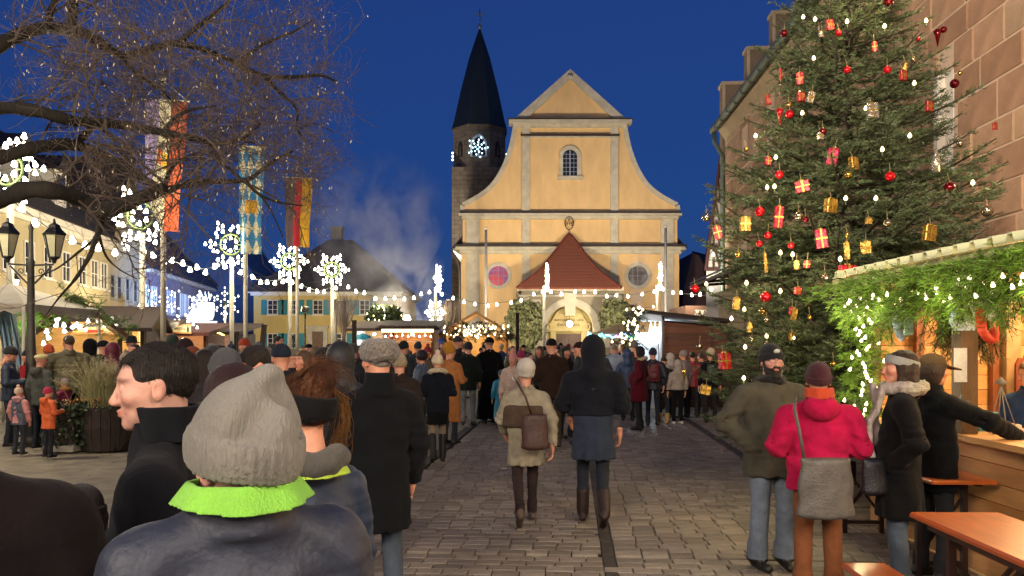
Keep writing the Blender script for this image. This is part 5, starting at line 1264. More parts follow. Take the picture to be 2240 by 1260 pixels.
# small stars behind the cup
for px, py, d, s, lab in ((358, 655, 31, .52, 'white star light behind the tallest flagpole'), (436, 662, 31.5, .34, 'white star light half hidden behind the cup sign'), (491, 664, 33, .5, 'pointed white star light right of the cup sign')):
    o = PT(px, py, d); t = thing('star_lamp', lab, 'lamp', o, 0, 'small white star lights left of the yellow house'); q = MB()
    q.tube([(0, .06, -o.z), (0, .06, 0)], .04, 6); q.build('pole', POLEW, t)
    q = MB()
    for k in range(6): a = math.pi / 3 * k + .5; q.bar((0, .03, 0), (s * 1.4 * math.cos(a), .03, s * 1.4 * math.sin(a)), .025)
    q.build('wire_frame', frame_mat, t)
    for k in range(6):
        a = math.pi / 3 * k + .5
        for r in (.35, .7, 1.0, 1.35): link('bulb', BELLS, t, (r * s * math.cos(a), 0, r * s * math.sin(a)), scale=.62)
        for r in (.9,):
            for e in (-.25, .25): link('bulb', BELLS, t, (r * s * math.cos(a + e), 0, r * s * math.sin(a + e)), scale=.55)
    if px < 400: lights_pts.append((o.x, o.y - .9, o.z + .2, .12))
# string of bulbs along the stall eaves
def bulb_row(lab, pts, d, step=.17, jit=.05, scale=.8, me=None, group='bulb garlands along the stall roofs'):
    P_ = smooth_pts(pts, 5); W = [PT(p[0], p[1], d + (p[2] if len(p) > 2 else 0)) for p in P_]; o = W[0].copy(); t = thing('light_string', lab, 'string lights', o, 0, group); q = MB(); q.tube([p - o for p in W], .012, 4); q.build('cable', CABLE, t)
    L = 0; nxt = .03
    for a, b in zip(W, W[1:]):
        l = (b - a).length
        while nxt < L + l: p = a.lerp(b, (nxt - L) / l); link('bulb', me or BELLS, t, p - o + Vector((RNG.normal(0, jit), -.03, RNG.normal(0, jit))), (RNG.normal(0, .4), RNG.normal(0, .4), 0), scale=scale); nxt += step
        L += l
    p = W[len(W) // 2]; lights_pts.append((p.x, p.y - .7, p.z - .05, .14))
bulb_row('dense bulb garland climbing the fir covered gable at the left', [(99, 752), (104, 732), (122, 712), (150, 717), (185, 716)], 16.6, .1, .05)
bulb_row('bulb garland over the sign with blue letters', [(186, 714), (210, 703), (228, 710), (250, 706), (268, 712)], 19.0, .12, .05)
bulb_row('bulb garland over the red brown timber stall', [(272, 709), (300, 711), (330, 708), (352, 712), (372, 712)], 22.4, .15, .04)
bulb_row('hanging bulb garland under the first small star light', [(365, 668), (378, 682), (396, 692), (412, 692), (424, 684)], 28, .26, .03)
bulb_row('bulb garland above the pale board', [(378, 706), (392, 700), (410, 704), (425, 706), (436, 716)], 25.2, .22, .05)
# fir clad gable stall (its roof is built here, boughs come with the plants)
GB = thing('market_stall', 'stall with a dark brown gable roof trimmed with fir and bulbs beside the street lamp', 'market stall', (PX(160, 17.6), 17.6, 0), R(30), 'wooden stalls of the Christmas market')
q = MB(); q.prism([(-1.15, 1.85), (0, 2.75), (1.15, 1.85), (1.15, 1.95), (0, 2.87), (-1.15, 1.95)], -.5, 2.4); q.build('roof', WOODB, GB)
for k in range(5): q = MB(); q.bar((-.02, -.2 + k * .6, 2.66), (-1.1, -.2 + k * .6, 1.8), .08); q.build('rafter', DTIM, GB)
planks(GB, -1.0, 1.0, .02, 1.0, 0, 6, WOODB); q = MB(); q.box((0, 2.2, 1.1), (2, .05, 2.2)); q.build('back_wall', WOODL, GB)
for s in (-1, 1): q = MB(); q.box((s * .95, -.05, .95), (.1, .1, 1.9)); q.build('post', DTIM, GB)
lamp('stall_lamp', (0, 1.0, 2.0), 40, (1, .85, .4), .1, GB)
# cream tent at the left edge
tn = thing('market_tent', 'cream tent with a scalloped edge and pale blue side sheet at the left edge', 'tent', (PX(5, 15), 15, 0)); CANV = mat('cream_canvas', 'a69d8c', .8, .12, 3, .2, 12); SHEET = mat('pale_sheet', '8fa9b8', .7, .1, 3, .2, 8)
q = MB(); top = (-.6, 1.2, 3.05); rim = [(.55, -.2), (.55, 2.6), (-1.7, 2.6), (-1.7, -.2)]
for i in range(4):
    a, b = rim[i], rim[(i + 1) % 4]
    for k in range(6):
        p, r_ = [tuple(a[j] + (b[j] - a[j]) * (k + e) / 6 for j in (0, 1)) for e in (0, 1)]
        q.add([(p[0], p[1], 2.55), (r_[0], r_[1], 2.55), top], [(0, 1, 2)]); mx_ = ((p[0] + r_[0]) / 2, (p[1] + r_[1]) / 2)
        q.add([(p[0], p[1], 2.55), (r_[0], r_[1], 2.55), (r_[0], r_[1], 2.42), (mx_[0], mx_[1], 2.34), (p[0], p[1], 2.42)], [(4, 3, 2, 1, 0)])
q.build('canopy', CANV, tn)
q = MB(); nxs = 14
for i in range(nxs):
    x0, x1 = .2 + .34 * i / nxs, .2 + .34 * (i + 1) / nxs; f = lambda x: -.12 + .05 * math.sin(x * 60)
    q.add([(x0 - .25, f(x0) , 2.44), (x1 - .25, f(x1), 2.44), (x1 - .15, f(x1) + .1, 1.15), (x0 - .05, f(x0) + .1, 1.15), (x0 - .25, f(x0) + .03, 2.44), (x1 - .25, f(x1) + .03, 2.44), (x1 - .15, f(x1) + .13, 1.15), (x0 - .05, f(x0) + .13, 1.15)], [(3, 2, 1, 0), (4, 5, 6, 7)], True)
q.build('side_sheet', SHEET, tn)
q = MB(); q.box((-.28, -.1, 1.4), (.34, .04, 2.1)); q.build('curtain', mat('dark_green_canvas', '14322c', .8, .2, 4), tn); q = MB(); q.box((-.65, -.1, 1.5), (.3, .03, 1.9)); q.build('side_sheet', SHEET, tn)
for x, y in rim: q = MB(); q.tube([(x * .97, y * .97, 0), (x * .97, y * .97, 2.55)], .03, 6); q.build('pole', POLEW, tn)
lamp('tent_lamp', (-.5, 1.2, 2.2), 30, (.8, .93, 1), .2, tn)
# candy stall and its blue neighbour
cd = simple_stall('brown candy stall with pink and white scroll decorations left of the church', 895, 33, 2.1, 2.42, 0, wood=WOODR, lit=(1, .62, .35), power=70, roof='shed', over=.5)
RTILE = mat('scallop_tiles', '4b3a30', .8, .3, 8)
q = MB()
for k in range(16): q.lathe([(.09, -.05), (.09, .05)], (-1.15 + k * .153, -.5, 2.52), 8)
q.build('scalloped_edge', RTILE, cd)
q = MB(); q.box((0, -.5, 2.36), (2.2, .05, .14)); q.build('fascia_light', glow('fascia', (1, .85, .5), 1.6), cd)
for x in (-.55, .25, .72):
    q = MB(); q.tube([(x + .32 * math.cos(t), -.35, 2.0 + .13 * abs(math.sin(t * 1.0)) * (1 if k else 1)) for t in [math.pi * i / 10 for i in range(11)]], .03, 6); q.build('scroll', mat('pink_scroll', 'd88a80', .5, .1), cd)
    q = MB(); q.box((x, -.34, 1.9), (.6, .03, .04)); q.build('scroll', mat('white_scroll', 'd8d0c0', .5, .1), cd)
for k in range(9): link('bulb', BELL, cd, (-.95 + k * .24, -.4, 2.12 + .05 * (k % 2)), scale=.6)
wb = simple_stall('white stall with a blue umbrella left of the brown candy stall', 810, 33.2, 1.3, 2.4, 0, wood=WHITE, lit=(.75, .9, 1), power=60, roof='shed', roofm=RTILE, over=.5)
q = MB(); q.lathe([(.5, 0), (.3, .18), (.02, .27), (0, .34)], (-.2, -.7, 1.98), 8, False); q.build('umbrella_canopy', mat('turquoise_cloth', '2a9ab0', .7, .1), wb); q = MB(); q.tube([(-.2, -.7, 0), (-.2, -.7, 2.0)], .02, 6); q.build('umbrella_pole', POLEW, wb)
# garlanded stall
gs = simple_stall('wide stall heaped with fir and fairy lights before the left side of the church', 1042, 36, 3.0, 2.3, 0, wood=WOODL, roof='gable', roofm=WOODL, lit=(1, .85, .5), power=80)
# tent with coloured lights
tt = thing('market_tent', 'small beige pointed tent edged with blue and green lights before the porch', 'tent', (PX(1345, 30), 30, 0)); q = MB(); rr = 1.02
for i in range(8):
    a, b = math.pi / 4 * i, math.pi / 4 * (i + 1); q.add([(rr * math.cos(a), rr * math.sin(a), 2.18), (rr * math.cos(b), rr * math.sin(b), 2.18), (.75, 0, 2.78)], [(0, 1, 2)]); q.add([(rr * math.cos(a), rr * math.sin(a), 2.18), (rr * math.cos(b), rr * math.sin(b), 2.18), (rr * math.cos(b), rr * math.sin(b), 2.02), (rr * math.cos(a), rr * math.sin(a), 2.02)], [(3, 2, 1, 0)])
q.build('canopy', mat('beige_canvas', 'b89a68', .8, .1, 3), tt)
for i in range(4): q = MB(); a = math.pi / 2 * i + .8; q.tube([(rr * .95 * math.cos(a), rr * .95 * math.sin(a), 0), (rr * .95 * math.cos(a), rr * .95 * math.sin(a), 2.2)], .03, 6); q.build('pole', POLEW, tt)
CL = [glow('led_blue', (.1, .25, 1), 7), glow('led_cyan', (.1, .8, 1), 6), glow('led_green', (.15, 1, .45), 5), glow('led_violet', (.5, .2, 1), 6)]
cl_me = []
for c_ in CL: q = MB(); q.ball((0, 0, 0), .035, 6); cl_me.append(q.mesh('bulb', c_))
ls = thing('light_string', 'blue green and violet fairy lights round the edge of the beige tent', 'string lights', (PX(1345, 30), 30, 2.1)); q = MB(); q.tube([(1.05 * math.cos(math.pi * (1 + i / 20)), 1.05 * math.sin(math.pi * (1 + i / 20)), .0) for i in range(21)], .01, 4); q.build('cable', CABLE, ls)
for k in range(60): a = math.pi * (1 + k / 59); link('bulb', cl_me[int(RNG.integers(4))], ls, (1.06 * math.cos(a), 1.06 * math.sin(a), RNG.normal(0, .06)))
lamp('tent_lamp', (PX(1345, 30), 29.6, 1.9), 25, (.6, .8, 1), .2)
# brown hut with the dazzling front
HD = 21.0
hu = thing('wooden_hut', 'dark brown plank hut with a white lit end between the church and the fir', 'hut', (PX(1446, HD), HD, 0))
hw = PX(1590, HD) - PX(1446, HD); htop = PZ(700, HD)
planks(hu, 0, hw, .05, htop, 0, 13, [mat('hut_plank_%d' % i, c, .65, .3, 3, .3, 26, stretch=(1, 6, 6)) for i, c in enumerate(('5a3018', '4f2a15', '63371d'))])
for x in (.05, 1.38): q = MB(); q.box((x, -.03, htop / 2), (.07, .04, htop)); q.build('batten', WOODB, hu)
q = MB(); q.box((hw / 2, 2.0, htop / 2), (hw - .04, .04, htop)); q.build('back_wall', WOODL, hu)
q = MB(); q.prism([(-.72, PZ(684, HD)), (hw + .1, PZ(706, HD)), (hw + .1, PZ(699, HD)), (-.72, PZ(676, HD))], -.25, 2.2); q.build('roof', DTIM, hu)
q = MB(); q.tube([(.05, -.3, PZ(697, HD)), (1.5, -.3, PZ(707, HD)), (1.55, -.3, PZ(714, HD))], .06, 8); q.build('gutter', mat('tin', '5d5f60', .4, .2, metal=.5), hu)
FROST = glow('white_led_panel', (.72, .9, 1), 6)
q = MB(); q.box((-.32, .3, 1.05), (.6, .05, 2.1)); q.build('end_wall', mat('white_boards', 'b9bcc0', .6, .1, 4), hu)
q = MB(); q.box((-.16, .15, 2.02), (.26, .06, .42)); q.build('led_panel', FROST, hu); q = MB(); q.box((-.01, -.02, 1.3), (.06, .06, 2.4)); q.box((-.32, -.05, 2.5), (.62, .12, .2)); q.build('white_frame', mat('white_gloss', 'c4ccd6', .4, .05), hu)
for k in range(5): q = MB(); q.lathe([(.025, 0), (.035, .03), (.03, .13), (.012, .17), (.01, .2)], (-.26 + k * .06, .1, 2.22), 7); q.build('bottle', mat('bottle_%d' % (k % 2), ('c9b89a', '6a4a2a')[k % 2], .3, .1), hu)
lamp('hut_lamp', (-.35, -.1, 2.1), 45, (.75, .9, 1), .1, hu)
# ---------------------------------------------------------------- the big stall on the right
EX, EZ = 3.3, 2.40; FY0, FY1 = 2.2, 7.62; BXX = 6.0
bs = thing('market_stall', 'large pine stall on the right with fir garlands, hanging ornaments and a glowing back wall', 'market stall', (0, 0, 0), 0, 'wooden stalls of the Christmas market')
nb = 7
for k in range(nb):
    q = MB(); zz = 1.0 / nb; q.box((3.565, (FY0 + FY1) / 2, .02 + zz * (k + .5)), (.03, FY1 - FY0, zz - .006)); q.build('front_board', WOODO[k % 4], bs)
    q = MB(); q.box((3.6 + 1.17, FY1 - .015, .02 + zz * (k + .5)), (2.34, .03, zz - .006)); q.build('side_board', WOODO[(k + 1) % 4], bs)
q = MB(); q.box((3.72, (FY0 + FY1) / 2 - .05, 1.045), (.62, FY1 - FY0 + .0, .045)); q.build('counter', WOODO[0], bs)
for k in range(17):
    q = MB(); w = .16; q.box((BXX, (FY0 + FY1) / 2 + .3, .1 + w * (k + .5)), (.03, FY1 - FY0 + .6, w - .006)); q.build('back_board', WOODO[(k * 7) % 4], bs)
for k in range(10):
    q = MB(); w = .145; q.box((4.78, FY1 - .015, 1.02 + w * (k + .5)), (2.4, .03, w - .006)); q.build('side_board', WOODO[(k * 5 + 2) % 4], bs)
PSTM = mat('dark_post', '4e3414', .6, .3, 5, .3, 20, stretch=(6, 6, 1)); RPST = mat('inner_post', '7a3f20', .6, .3, 5, .3, 20, stretch=(6, 6, 1))
for (x, y, w, mm) in ((3.5, 5.95, .13, PSTM), (3.5, 3.6, .13, PSTM), (3.5, 7.5, .13, PSTM), (3.98, FY1 - .09, .075, RPST), (4.86, FY1 - .1, .14, mat('pale_post', '9a7a58', .6, .2, 5)), (4.72, FY1 - .09, .06, RPST)):
    q = MB(); z0 = 1.07 if x < 4 else 0; q.box((x, y, (z0 + 2.42) / 2), (w, w, 2.42 - z0)); q.build('post', mm, bs)
ROOFS = mat('pale_corrugated', 'a7ab86', .5, .12, 3, metal=.1)
q = MB(); pitch = .207; nT = int((FY1 + .35 - 2.0) / pitch)
sl = lambda x: EZ + .03 + (x - EX) * .17
for k in range(nT):
    y0 = 2.0 + k * pitch; prof = [(0, 0), (.085, 0), (.105, .055), (.15, .055), (.17, 0), (pitch, 0)]
    for (a, za), (b, zb) in zip(prof, prof[1:]):
        xs = (EX - .05, BXX + .4); V = [(xs[0], y0 + a, sl(xs[0]) + za), (xs[0], y0 + b, sl(xs[0]) + zb), (xs[1], y0 + b, sl(xs[1]) + zb), (xs[1], y0 + a, sl(xs[1]) + za)]; V += [(x, y, z + .012) for x, y, z in V]
        q.add(V, [(3, 2, 1, 0), (4, 5, 6, 7), (0, 1, 5, 4), (2, 3, 7, 6)])
q.build('roof', ROOFS, bs)
q = MB(); q.box((EX + .02, (2.0 + FY1 + .3) / 2, EZ - .03), (.04, FY1 + .3 - 2.0, .1)); q.build('eave_board', mat('eave_board_paint', '8f8f63', .7, .15, 3), bs)
for k in range(4): q = MB(); y = 3.0 + k * 1.55; q.bar((EX + .05, y, EZ - .02), (BXX, y, EZ + .42), .09); q.build('rafter', WOODO[1], bs)
lamp('stall_lamp', (4.9, 5.0, 2.35), 110, (1, .68, .32), .12, bs); lamp('stall_lamp', (4.7, 6.6, 2.3), 125, (1, .68, .32), .12, bs); lamp('stall_lamp', (4.6, 3.4, 2.3), 60, (1, .72, .36), .12, bs)
for y in (5.0, 6.9, 3.4): q = MB(); q.ball((4.8, y, 2.5), .05, 8); q.build('bulb', glow('stall_bulb_big', (1, .75, .4), 8), bs)
# things that hang in or lie on it
def hang(name, lab, cat, loc, mbx, mm, pn, cord=.2):
    t = thing(name, lab, cat, loc); mbx.build(pn, mm, t); q = MB(); q.tube([(0, 0, 0), (0, 0, cord)], .004, 4); q.build('cord', mat('twine', '8a7a58', .9, .1), t); return t
def sprite(px, py, d): return PT(px, py, d)
GLZ = mat('glazed_blue_white', '8fa6b4', .25, .75, 60, .6, 60, spec=.6)
d5 = 5.75
q = MB(); q.prism([(-.055, 0), (.055, 0), (.085, -.07), (.1, -.19), (.07, -.25), (-.06, -.25), (-.1, -.19), (-.08, -.07), (-.045, .02), (0, .06)][::-1], -.02, .02); hang('glazed_tree', 'blue and white glazed tree shape hanging on the dark front post', 'ornament', sprite(2108, 650, d5), q, GLZ, 'body', .12)
q = MB(); q.lathe([(0, -.3), (.05, -.25), (.085, -.12), (.06, .0), (.02, .07), (0, .09)], (0, 0, 0), 10, sy=.4); hang('glazed_bird', 'oval blue and white ornament hanging left of the fir bunch', 'ornament', sprite(1972, 672, 6.6), q, GLZ, 'body', .15)
q = MB(); q.box((0, 0, -.1), (.07, .03, .24)); hang('painted_plaque', 'narrow green and white plaque beside the oval ornament', 'ornament', sprite(1987, 676, 6.5), q, mat('glazed_green_white', '8fb49c', .3, .7, 70, .5, 60), 'body', .1)
q = MB(); q.box((0, 0, -.06), (.06, .04, .2)); q.tube([(.03 * math.sin(t) + .03 - .03 + .09 * (1 - math.cos(t)) * .5, 0, -.16 - .09 * math.sin(t)) for t in [math.pi * i / 10 for i in range(11)]], .032, 8)
hang('letter_ornament', 'orange red hooked ornament hanging right of the glazed tree', 'ornament', sprite(2146, 668, 5.6), q, mat('orange_red_felt', 'b8381c', .7, .2, 20), 'hook', .12)
q = MB(); q.ball((.0, 0, 0), .045, 10); q.ball((0, 0, .05), .03, 8); hang('snowman_ornament', 'tiny white figure hanging beside the orange red hook', 'ornament', sprite(2172, 690, 5.55), q, mat('white_felt', 'c9c4b8', .8, .15, 30), 'body', .1)
q = MB(); q.box((0, 0, -.12), (.1, .004, .26)); t = hang('notice_sheet', 'white sheet in a glossy plastic sleeve pinned to the dark post', 'notice', sprite(2101, 764, 5.86), q, mat('plastic_sleeve', 'b5b3ae', .12, .25, 8, .4, 14, spec=.8), 'sheet', .01)
q = MB(); q.box((0, 0, -.12), (.07, .004, .26)); hang('notice_sheet', 'grey sheet behind the glossy sleeve on the dark post', 'notice', sprite(2124, 765, 5.99), q, mat('grey_paper', '8d8a86', .6, .1, 8), 'sheet', .01)
q = MB(); q.prism([(.075 * (1 if i % 2 == 0 else .42) * math.sin(math.pi * i / 5), .075 * (1 if i % 2 == 0 else .42) * math.cos(math.pi * i / 5)) for i in range(10)][::-1], -.008, .008); hang('tin_star', 'dull tin star fixed low on the dark post', 'ornament', sprite(2103, 884, 5.84), q, mat('dull_tin', '56605a', .35, .3, 10, metal=.6), 'star', .06)
q = MB(); q.box((0, 0, .075), (.17, .1, .15), bevel=.008); q.m(1).box((0, -.052, .075), (.05, .004, .08)); tag(q.build('turquoise_box', [mat('turquoise_card', '1f6f7c', .6, .2, 6), mat('pale_print', '6fb2c0', .6, .1)], loc=(3.78, 6.15, 1.068)), 'turquoise box standing on the stall counter', 'box')
ht_ = thing('heart_hanger', 'bunch of pale hearts on ribbons hanging over the counter', 'ornament', (3.75, 5.9, 1.44)); HEART = mat('pale_heart', 'b5a894', .7, .2, 12); q = MB(); q.lathe([(.0, 0), (.05, .02), (.0, .07)], (0, 0, 0), 6); q.build('ribbon_knot', mat('grey_ribbon', '6f675c', .8, .2), ht_)
for i, (x, z) in enumerate(((-.09, -.3), (-.04, -.34), (.02, -.33), (.07, -.3), (0, -.4))):
    q = MB(); q.tube([(0, 0, 0), (x, -.02 * i, z)], .004, 4); q.build('ribbon', _M['grey_ribbon'], ht_)
    q = MB(); N = 14; hp = [(.0028 * 16 * math.sin(t) ** 3, .0028 * (13 * math.cos(t) - 5 * math.cos(2 * t) - 2 * math.cos(3 * t))) for t in [2 * math.pi * k / N for k in range(N)]]; q.prism([(x + a, z + b - .02) for a, b in hp][::-1], -.02 * i - .012, -.02 * i + .012); q.build('heart', HEART, ht_)
q = MB(); q.prism([(0, 0), (.05, 0), (.06, .2), (.13, .2), (.14, 0), (.19, 0), (.2, .3), (.26, .38), (.24, .46), (.2, .44), (.19, .55), (.16, .46), (.12, .47), (.08, .36), (.03, .36), (0, .3)][::-1], 0, .03); tag(q.build('wooden_reindeer', mat('rusty_wood', '6b2f18', .8, .25, 6), loc=(4.72, 7.2, 1.27)), 'rusty brown reindeer cutout in the back of the stall', 'ornament')
for i, (x, y, r, c) in enumerate(((3.66, 5.2, .045, 'a8182a'), (3.74, 5.12, .04, '8a1424'), (3.82, 5.22, .05, 'b02234'), (3.62, 5.05, .035, 'c0c0c8'), (3.7, 4.98, .04, '6a7fc0'), (3.8, 5.02, .035, '9fd0e0'), (3.86, 5.1, .04, 'b08ad0'), (3.64, 4.9, .035, 'd0a0a0'))):
    q = MB(); q.ball((0, 0, r), r, 10); q.m(1).lathe([(r * .25, 0), (r * .25, .012)], (0, 0, 2 * r - .004), 6); tag(q.build('glass_ball', [mat('glass_ball_' + c, c, .12, 0, metal=.7), mat('brass_cap', '9a7a3a', .3, .1, metal=.8)], loc=(x, y, 1.068)), ('%s glass ball lying on the stall counter' % ('dark red', 'wine red', 'bright red', 'silver', 'blue', 'pale turquoise', 'violet', 'pale pink')[i]), 'ornament', 'glass balls lying on the stall counter')
# ---------------------------------------------------------------- beer tables and benches
OR_T = mat('orange_lacquer', 'a8501f', .36, .28, 3, .08, 20, stretch=(6, 1, 1), spec=.5, coat=.3); BRSTEEL = mat('brown_steel', '2a1710', .5, .2, 8)
def beer_set(lab, cat, name, x0, x1, y0, y1, z, group):
    t = thing(name, lab, cat, ((x0 + x1) / 2, (y0 + y1) / 2, 0), -.02, group); w, L = x1 - x0, y1 - y0
    q = MB(); q.box((0, 0, z - .014), (w, L, .028), bevel=.012); q.build('top', OR_T, t); q = MB()
    for s in (-1, 1): q.box((s * (w / 2 - .05), 0, z - .048), (.04, L - .3, .04))
    q.build('rail', BRSTEEL, t)
    for s in (-1, 1):
        yy = s * (L / 2 - .32)
        for sx in (-1, 1): q = MB(); q.bar((sx * (w / 2 - .07), yy, 0), (sx * (w / 2 - .07), yy, z - .03), .04); q.build('leg', BRSTEEL, t)
        q = MB(); q.bar((-(w / 2 - .07), yy, .1), (w / 2 - .07, yy, .1), .03); q.bar((-(w / 2 - .07), yy, z - .1), (w / 2 - .07, yy, z - .1), .03)
        for sx in (-1, 1): q.bar((sx * (w / 2 - .09), yy, z * .3), (sx * .05, yy - s * .5, z - .05), .022); 
        q.bar((-(w / 2 - .09), yy, z * .25), (w / 2 - .09, yy, z * .75), .02); q.bar((w / 2 - .09, yy + .012, z * .25), (-(w / 2 - .09), yy + .012, z * .75), .02)
        q.build('brace', BRSTEEL, t)
    return t
G_ = 'orange beer tables and benches in front of the pine stall'
beer_set('nearest orange beer table, empty, at the right edge', 'table', 'beer_table', 2.29, 2.81, 2.28, 4.48, .78, G_)
beer_set('orange beer table standing along the stall counter', 'table', 'beer_table', 3.02, 3.5, 5.5, 7.5, .78, G_)
beer_set('orange bench at the bottom edge with a yellow shine on it', 'bench', 'beer_bench', 1.9, 2.16, 2.25, 4.5, .48, G_)
beer_set('orange bench on the far side of the nearest table, beside the counter', 'bench', 'beer_bench', 2.98, 3.24, 2.3, 4.62, .48, G_)
# ================================================================ needles, boughs, fir tree
def needle_quads(S, E, per_m, ln=.034, wd=.0045, flat=.45, seed=1, tilt=.75, splay=1.0):
    """needles along segments S->E (n,3); returns verts, quads"""
    rg = np.random.default_rng(seed); S, E = np.asarray(S, float), np.asarray(E, float); D = E - S; L = np.linalg.norm(D, axis=1); n = np.maximum(2, (L * per_m).astype(int))
    idx = np.repeat(np.arange(len(S)), n); t = rg.random(len(idx)); base = S[idx] + D[idx] * t[:, None]; ax = D[idx] / L[idx][:, None]
    up = np.array((0, 0, 1.0)); side = np.cross(ax, up); sn = np.linalg.norm(side, axis=1, keepdims=True); side = np.where(sn > .05, side / np.maximum(sn, 1e-6), np.array((1., 0, 0))); nrm = np.cross(side, ax)
    a = rg.random(len(idx)) * 2 * np.pi; out = side * np.cos(a)[:, None] + nrm * (np.sin(a) * flat + .12)[:, None]
    d = ax * tilt + out * splay + rg.normal(0, .18, (len(idx), 3)); d /= np.linalg.norm(d, axis=1, keepdims=True)
    l = ln * (.7 + .6 * rg.random(len(idx))); tip = base + d * l[:, None]
    w = np.cross(d, rg.normal(0, 1, (len(idx), 3))); w /= np.maximum(np.linalg.norm(w, axis=1, keepdims=True), 1e-6); w = w * (wd * (.7 + .6 * rg.random(len(idx))))[:, None]
    V = np.stack([base - w * .6, base + w * .6, tip + w * .25, tip - w * .25], 1).reshape(-1, 3); F = np.arange(len(V)).reshape(-1, 4)
    return V, F
FIRN = mat('fir_needles', '4a5538', .55, .45, 7, 0, spec=.35); BOUGH = mat('fir_bough_needles', '587a24', .5, .45, 9, 0, spec=.35); BARK = mat('fir_bark', '2e2219', .9, .35, 9, .7, 30); TWIG = mat('twig_brown', '3a2b1e', .9, .3, 12)
for M_ in (FIRN, BOUGH): M_.node_tree.nodes['Principled BSDF'].inputs['Sheen Weight'].default_value = 0
FX, FD, FH = PX(1850, 9.7), 9.7, 7.95
fir = thing('fir_tree', 'tall decorated Christmas fir in front of the sandstone hall', 'tree', (FX, FD, 0))
q = MB(); q.tube([(0, 0, 0), (.02, 0, 2), (-.01, .02, 4.5), (0, 0, FH)], [.12, .1, .06, .012], 9); q.build('trunk', BARK, fir)
def fir_len(z):
    return float(np.interp(z, [.75, 1.3, 2.4, 3.4, 4.0, 4.6, 5.5, 6.6, 7.6, 7.95], [1.7, 1.95, 1.84, 1.76, 1.48, 1.2, .96, .62, .22, .06]))
rg = np.random.default_rng(11); SS, EE, LB = [], [], MB()
z = .85; a0 = 0.0
while z < FH - .1:
    L0 = fir_len(z); nbr = int(np.clip(6 + L0 * 2.2, 5, 10)); a0 += 1.1
    for k in range(nbr):
        a = a0 + 2 * math.pi * k / nbr + rg.normal(0, .16); L = L0 * (.78 + .34 * rg.random()); zz = z + rg.normal(0, .06)
        if math.cos(a) > .1 and math.sin(a) < .7 and zz < 2.35 : L = min(L, 1.15)          # the stall stands there
        droop = .1 + .2 * L0 * (1.1 - z / FH) * .5; lift = .16
        pts = []
        for i in range(7):
            t = i / 6; r = L * t; h = -droop * math.sin(t * 2.2) * L * .5 + lift * L * t * t + (.25 * (z / FH)) * r
            wob = .05 * math.sin(t * 6 + k); pts.append(Vector((r * math.cos(a) - wob * math.sin(a), r * math.sin(a) + wob * math.cos(a), zz + h)))
        LB.tube(pts, [.018 * (1 - t_ / 7) * (.5 + L / 2) + .003 for t_ in range(7)], 4, False)
        for i in range(6): SS.append(pts[i]); EE.append(pts[i + 1])
        m_ = 0; dist = .12 + .08 * rg.random()
        while dist < L:
            t = dist / L; i = min(5, int(t * 6)); p = pts[i].lerp(pts[i + 1], t * 6 - i); dv = (pts[i + 1] - pts[i]).normalized(); sd = Vector((-dv.y, dv.x, 0)).normalized()
            for s in (-1, 1):
                l2 = min(.62, (L - dist) * .62 + .08) * (.6 + .55 * rg.random()); d2 = (dv * .75 + sd * s * .8 + Vector((0, 0, -.1 + rg.normal(0, .12)))).normalized(); e = p + d2 * l2; e.z -= .06 * l2
                SS.append(p); EE.append(e)
                if l2 > .2:
                    for f in (.4, .68):
                        b = p.lerp(e, f); 
                        for s3 in (-1, 1):
                            d3 = (d2 * .8 + sd * s3 * .55 * (1 if s > 0 else 1) + dv * .35 + Vector((0, 0, rg.normal(-.05, .16)))).normalized(); SS.append(b); EE.append(b + d3 * l2 * .42 * (.6 + .6 * rg.random()))
            dist += .105 + .05 * rg.random()
    z += .2 + .035 * rg.random() + .02 * (1 - z / FH)
LB.build('limbs', BARK, fir)
SS, EE = np.array([v[:] for v in SS]), np.array([v[:] for v in EE])
V, F = needle_quads(SS, EE, 112, .042, .0066, .5, 3)
tag(link('crown', fast_mesh('crown', V, F, [FIRN]), fir), kind='stuff')
print('fir needles', len(F), 'segments', len(SS))
# ---------------------------------------------------------------- ornaments on the fir
GIFTM = {}
def giftmat(c): return mat('gift_foil_' + c, tuple(.62 * k for k in hexc(c)), .34, .45, 16, .9, 22, metal=.35, spec=.6)
RIB = mat('gold_ribbon', 'a08034', .25, .2, 10, metal=.7); SIL = mat('silver_foil', '9a9484', .2, .4, 20, .8, 26, metal=.75); GOLDF = mat('gold_foil', '8f6f30', .3, .4, 20, .8, 26, metal=.75)
REDB = mat('red_glass_ball', 'b5121c', .16, .05, 4, metal=.55); DREDB = mat('dark_red_glass_ball', '5e0a10', .1, .05, 4, metal=.6); GOLDB = mat('gold_glass_ball', 'b08a40', .12, .05, 4, metal=.85); SILB = mat('silver_glass_ball', '9c8f78', .1, .05, 4, metal=.9); CAPM = mat('brass_cap', '9a7a3a', .3, .1, metal=.8)
ORN = []
def fir_surface(px, py):
    d = FD - .6
    for _ in range(8):
        zz = PZ(py, d); dx = PX(px, d) - FX; L = fir_len(min(max(zz, .8), 7.9)) * .97; d = FD - math.sqrt(max(.02, L * L - dx * dx))
    return Vector((PX(px, d), d, PZ(py, d))), d
def orn(kind, colour, px, py, w, h, build):
    p, d = fir_surface(px, py); s = d / FPX; w *= .9; h *= .9; t = thing({'gift': 'gift_ornament', 'ball': 'ball_ornament', 'cone': 'cone_ornament', 'light': 'candle_light', 'bottle': 'bottle_ornament'}[kind], None, {'light': 'tree light'}.get(kind, 'ornament'), p, RNG.normal(0, .3))
    build(t, w * s, h * s); ORN.append((t, kind, colour, px, py)); return t
def cord(t, z): q = MB(); q.tube([(0, 0, z), (.004, .03, z + .09)], .0025, 4); q.build('cord', _M['twine'], t)
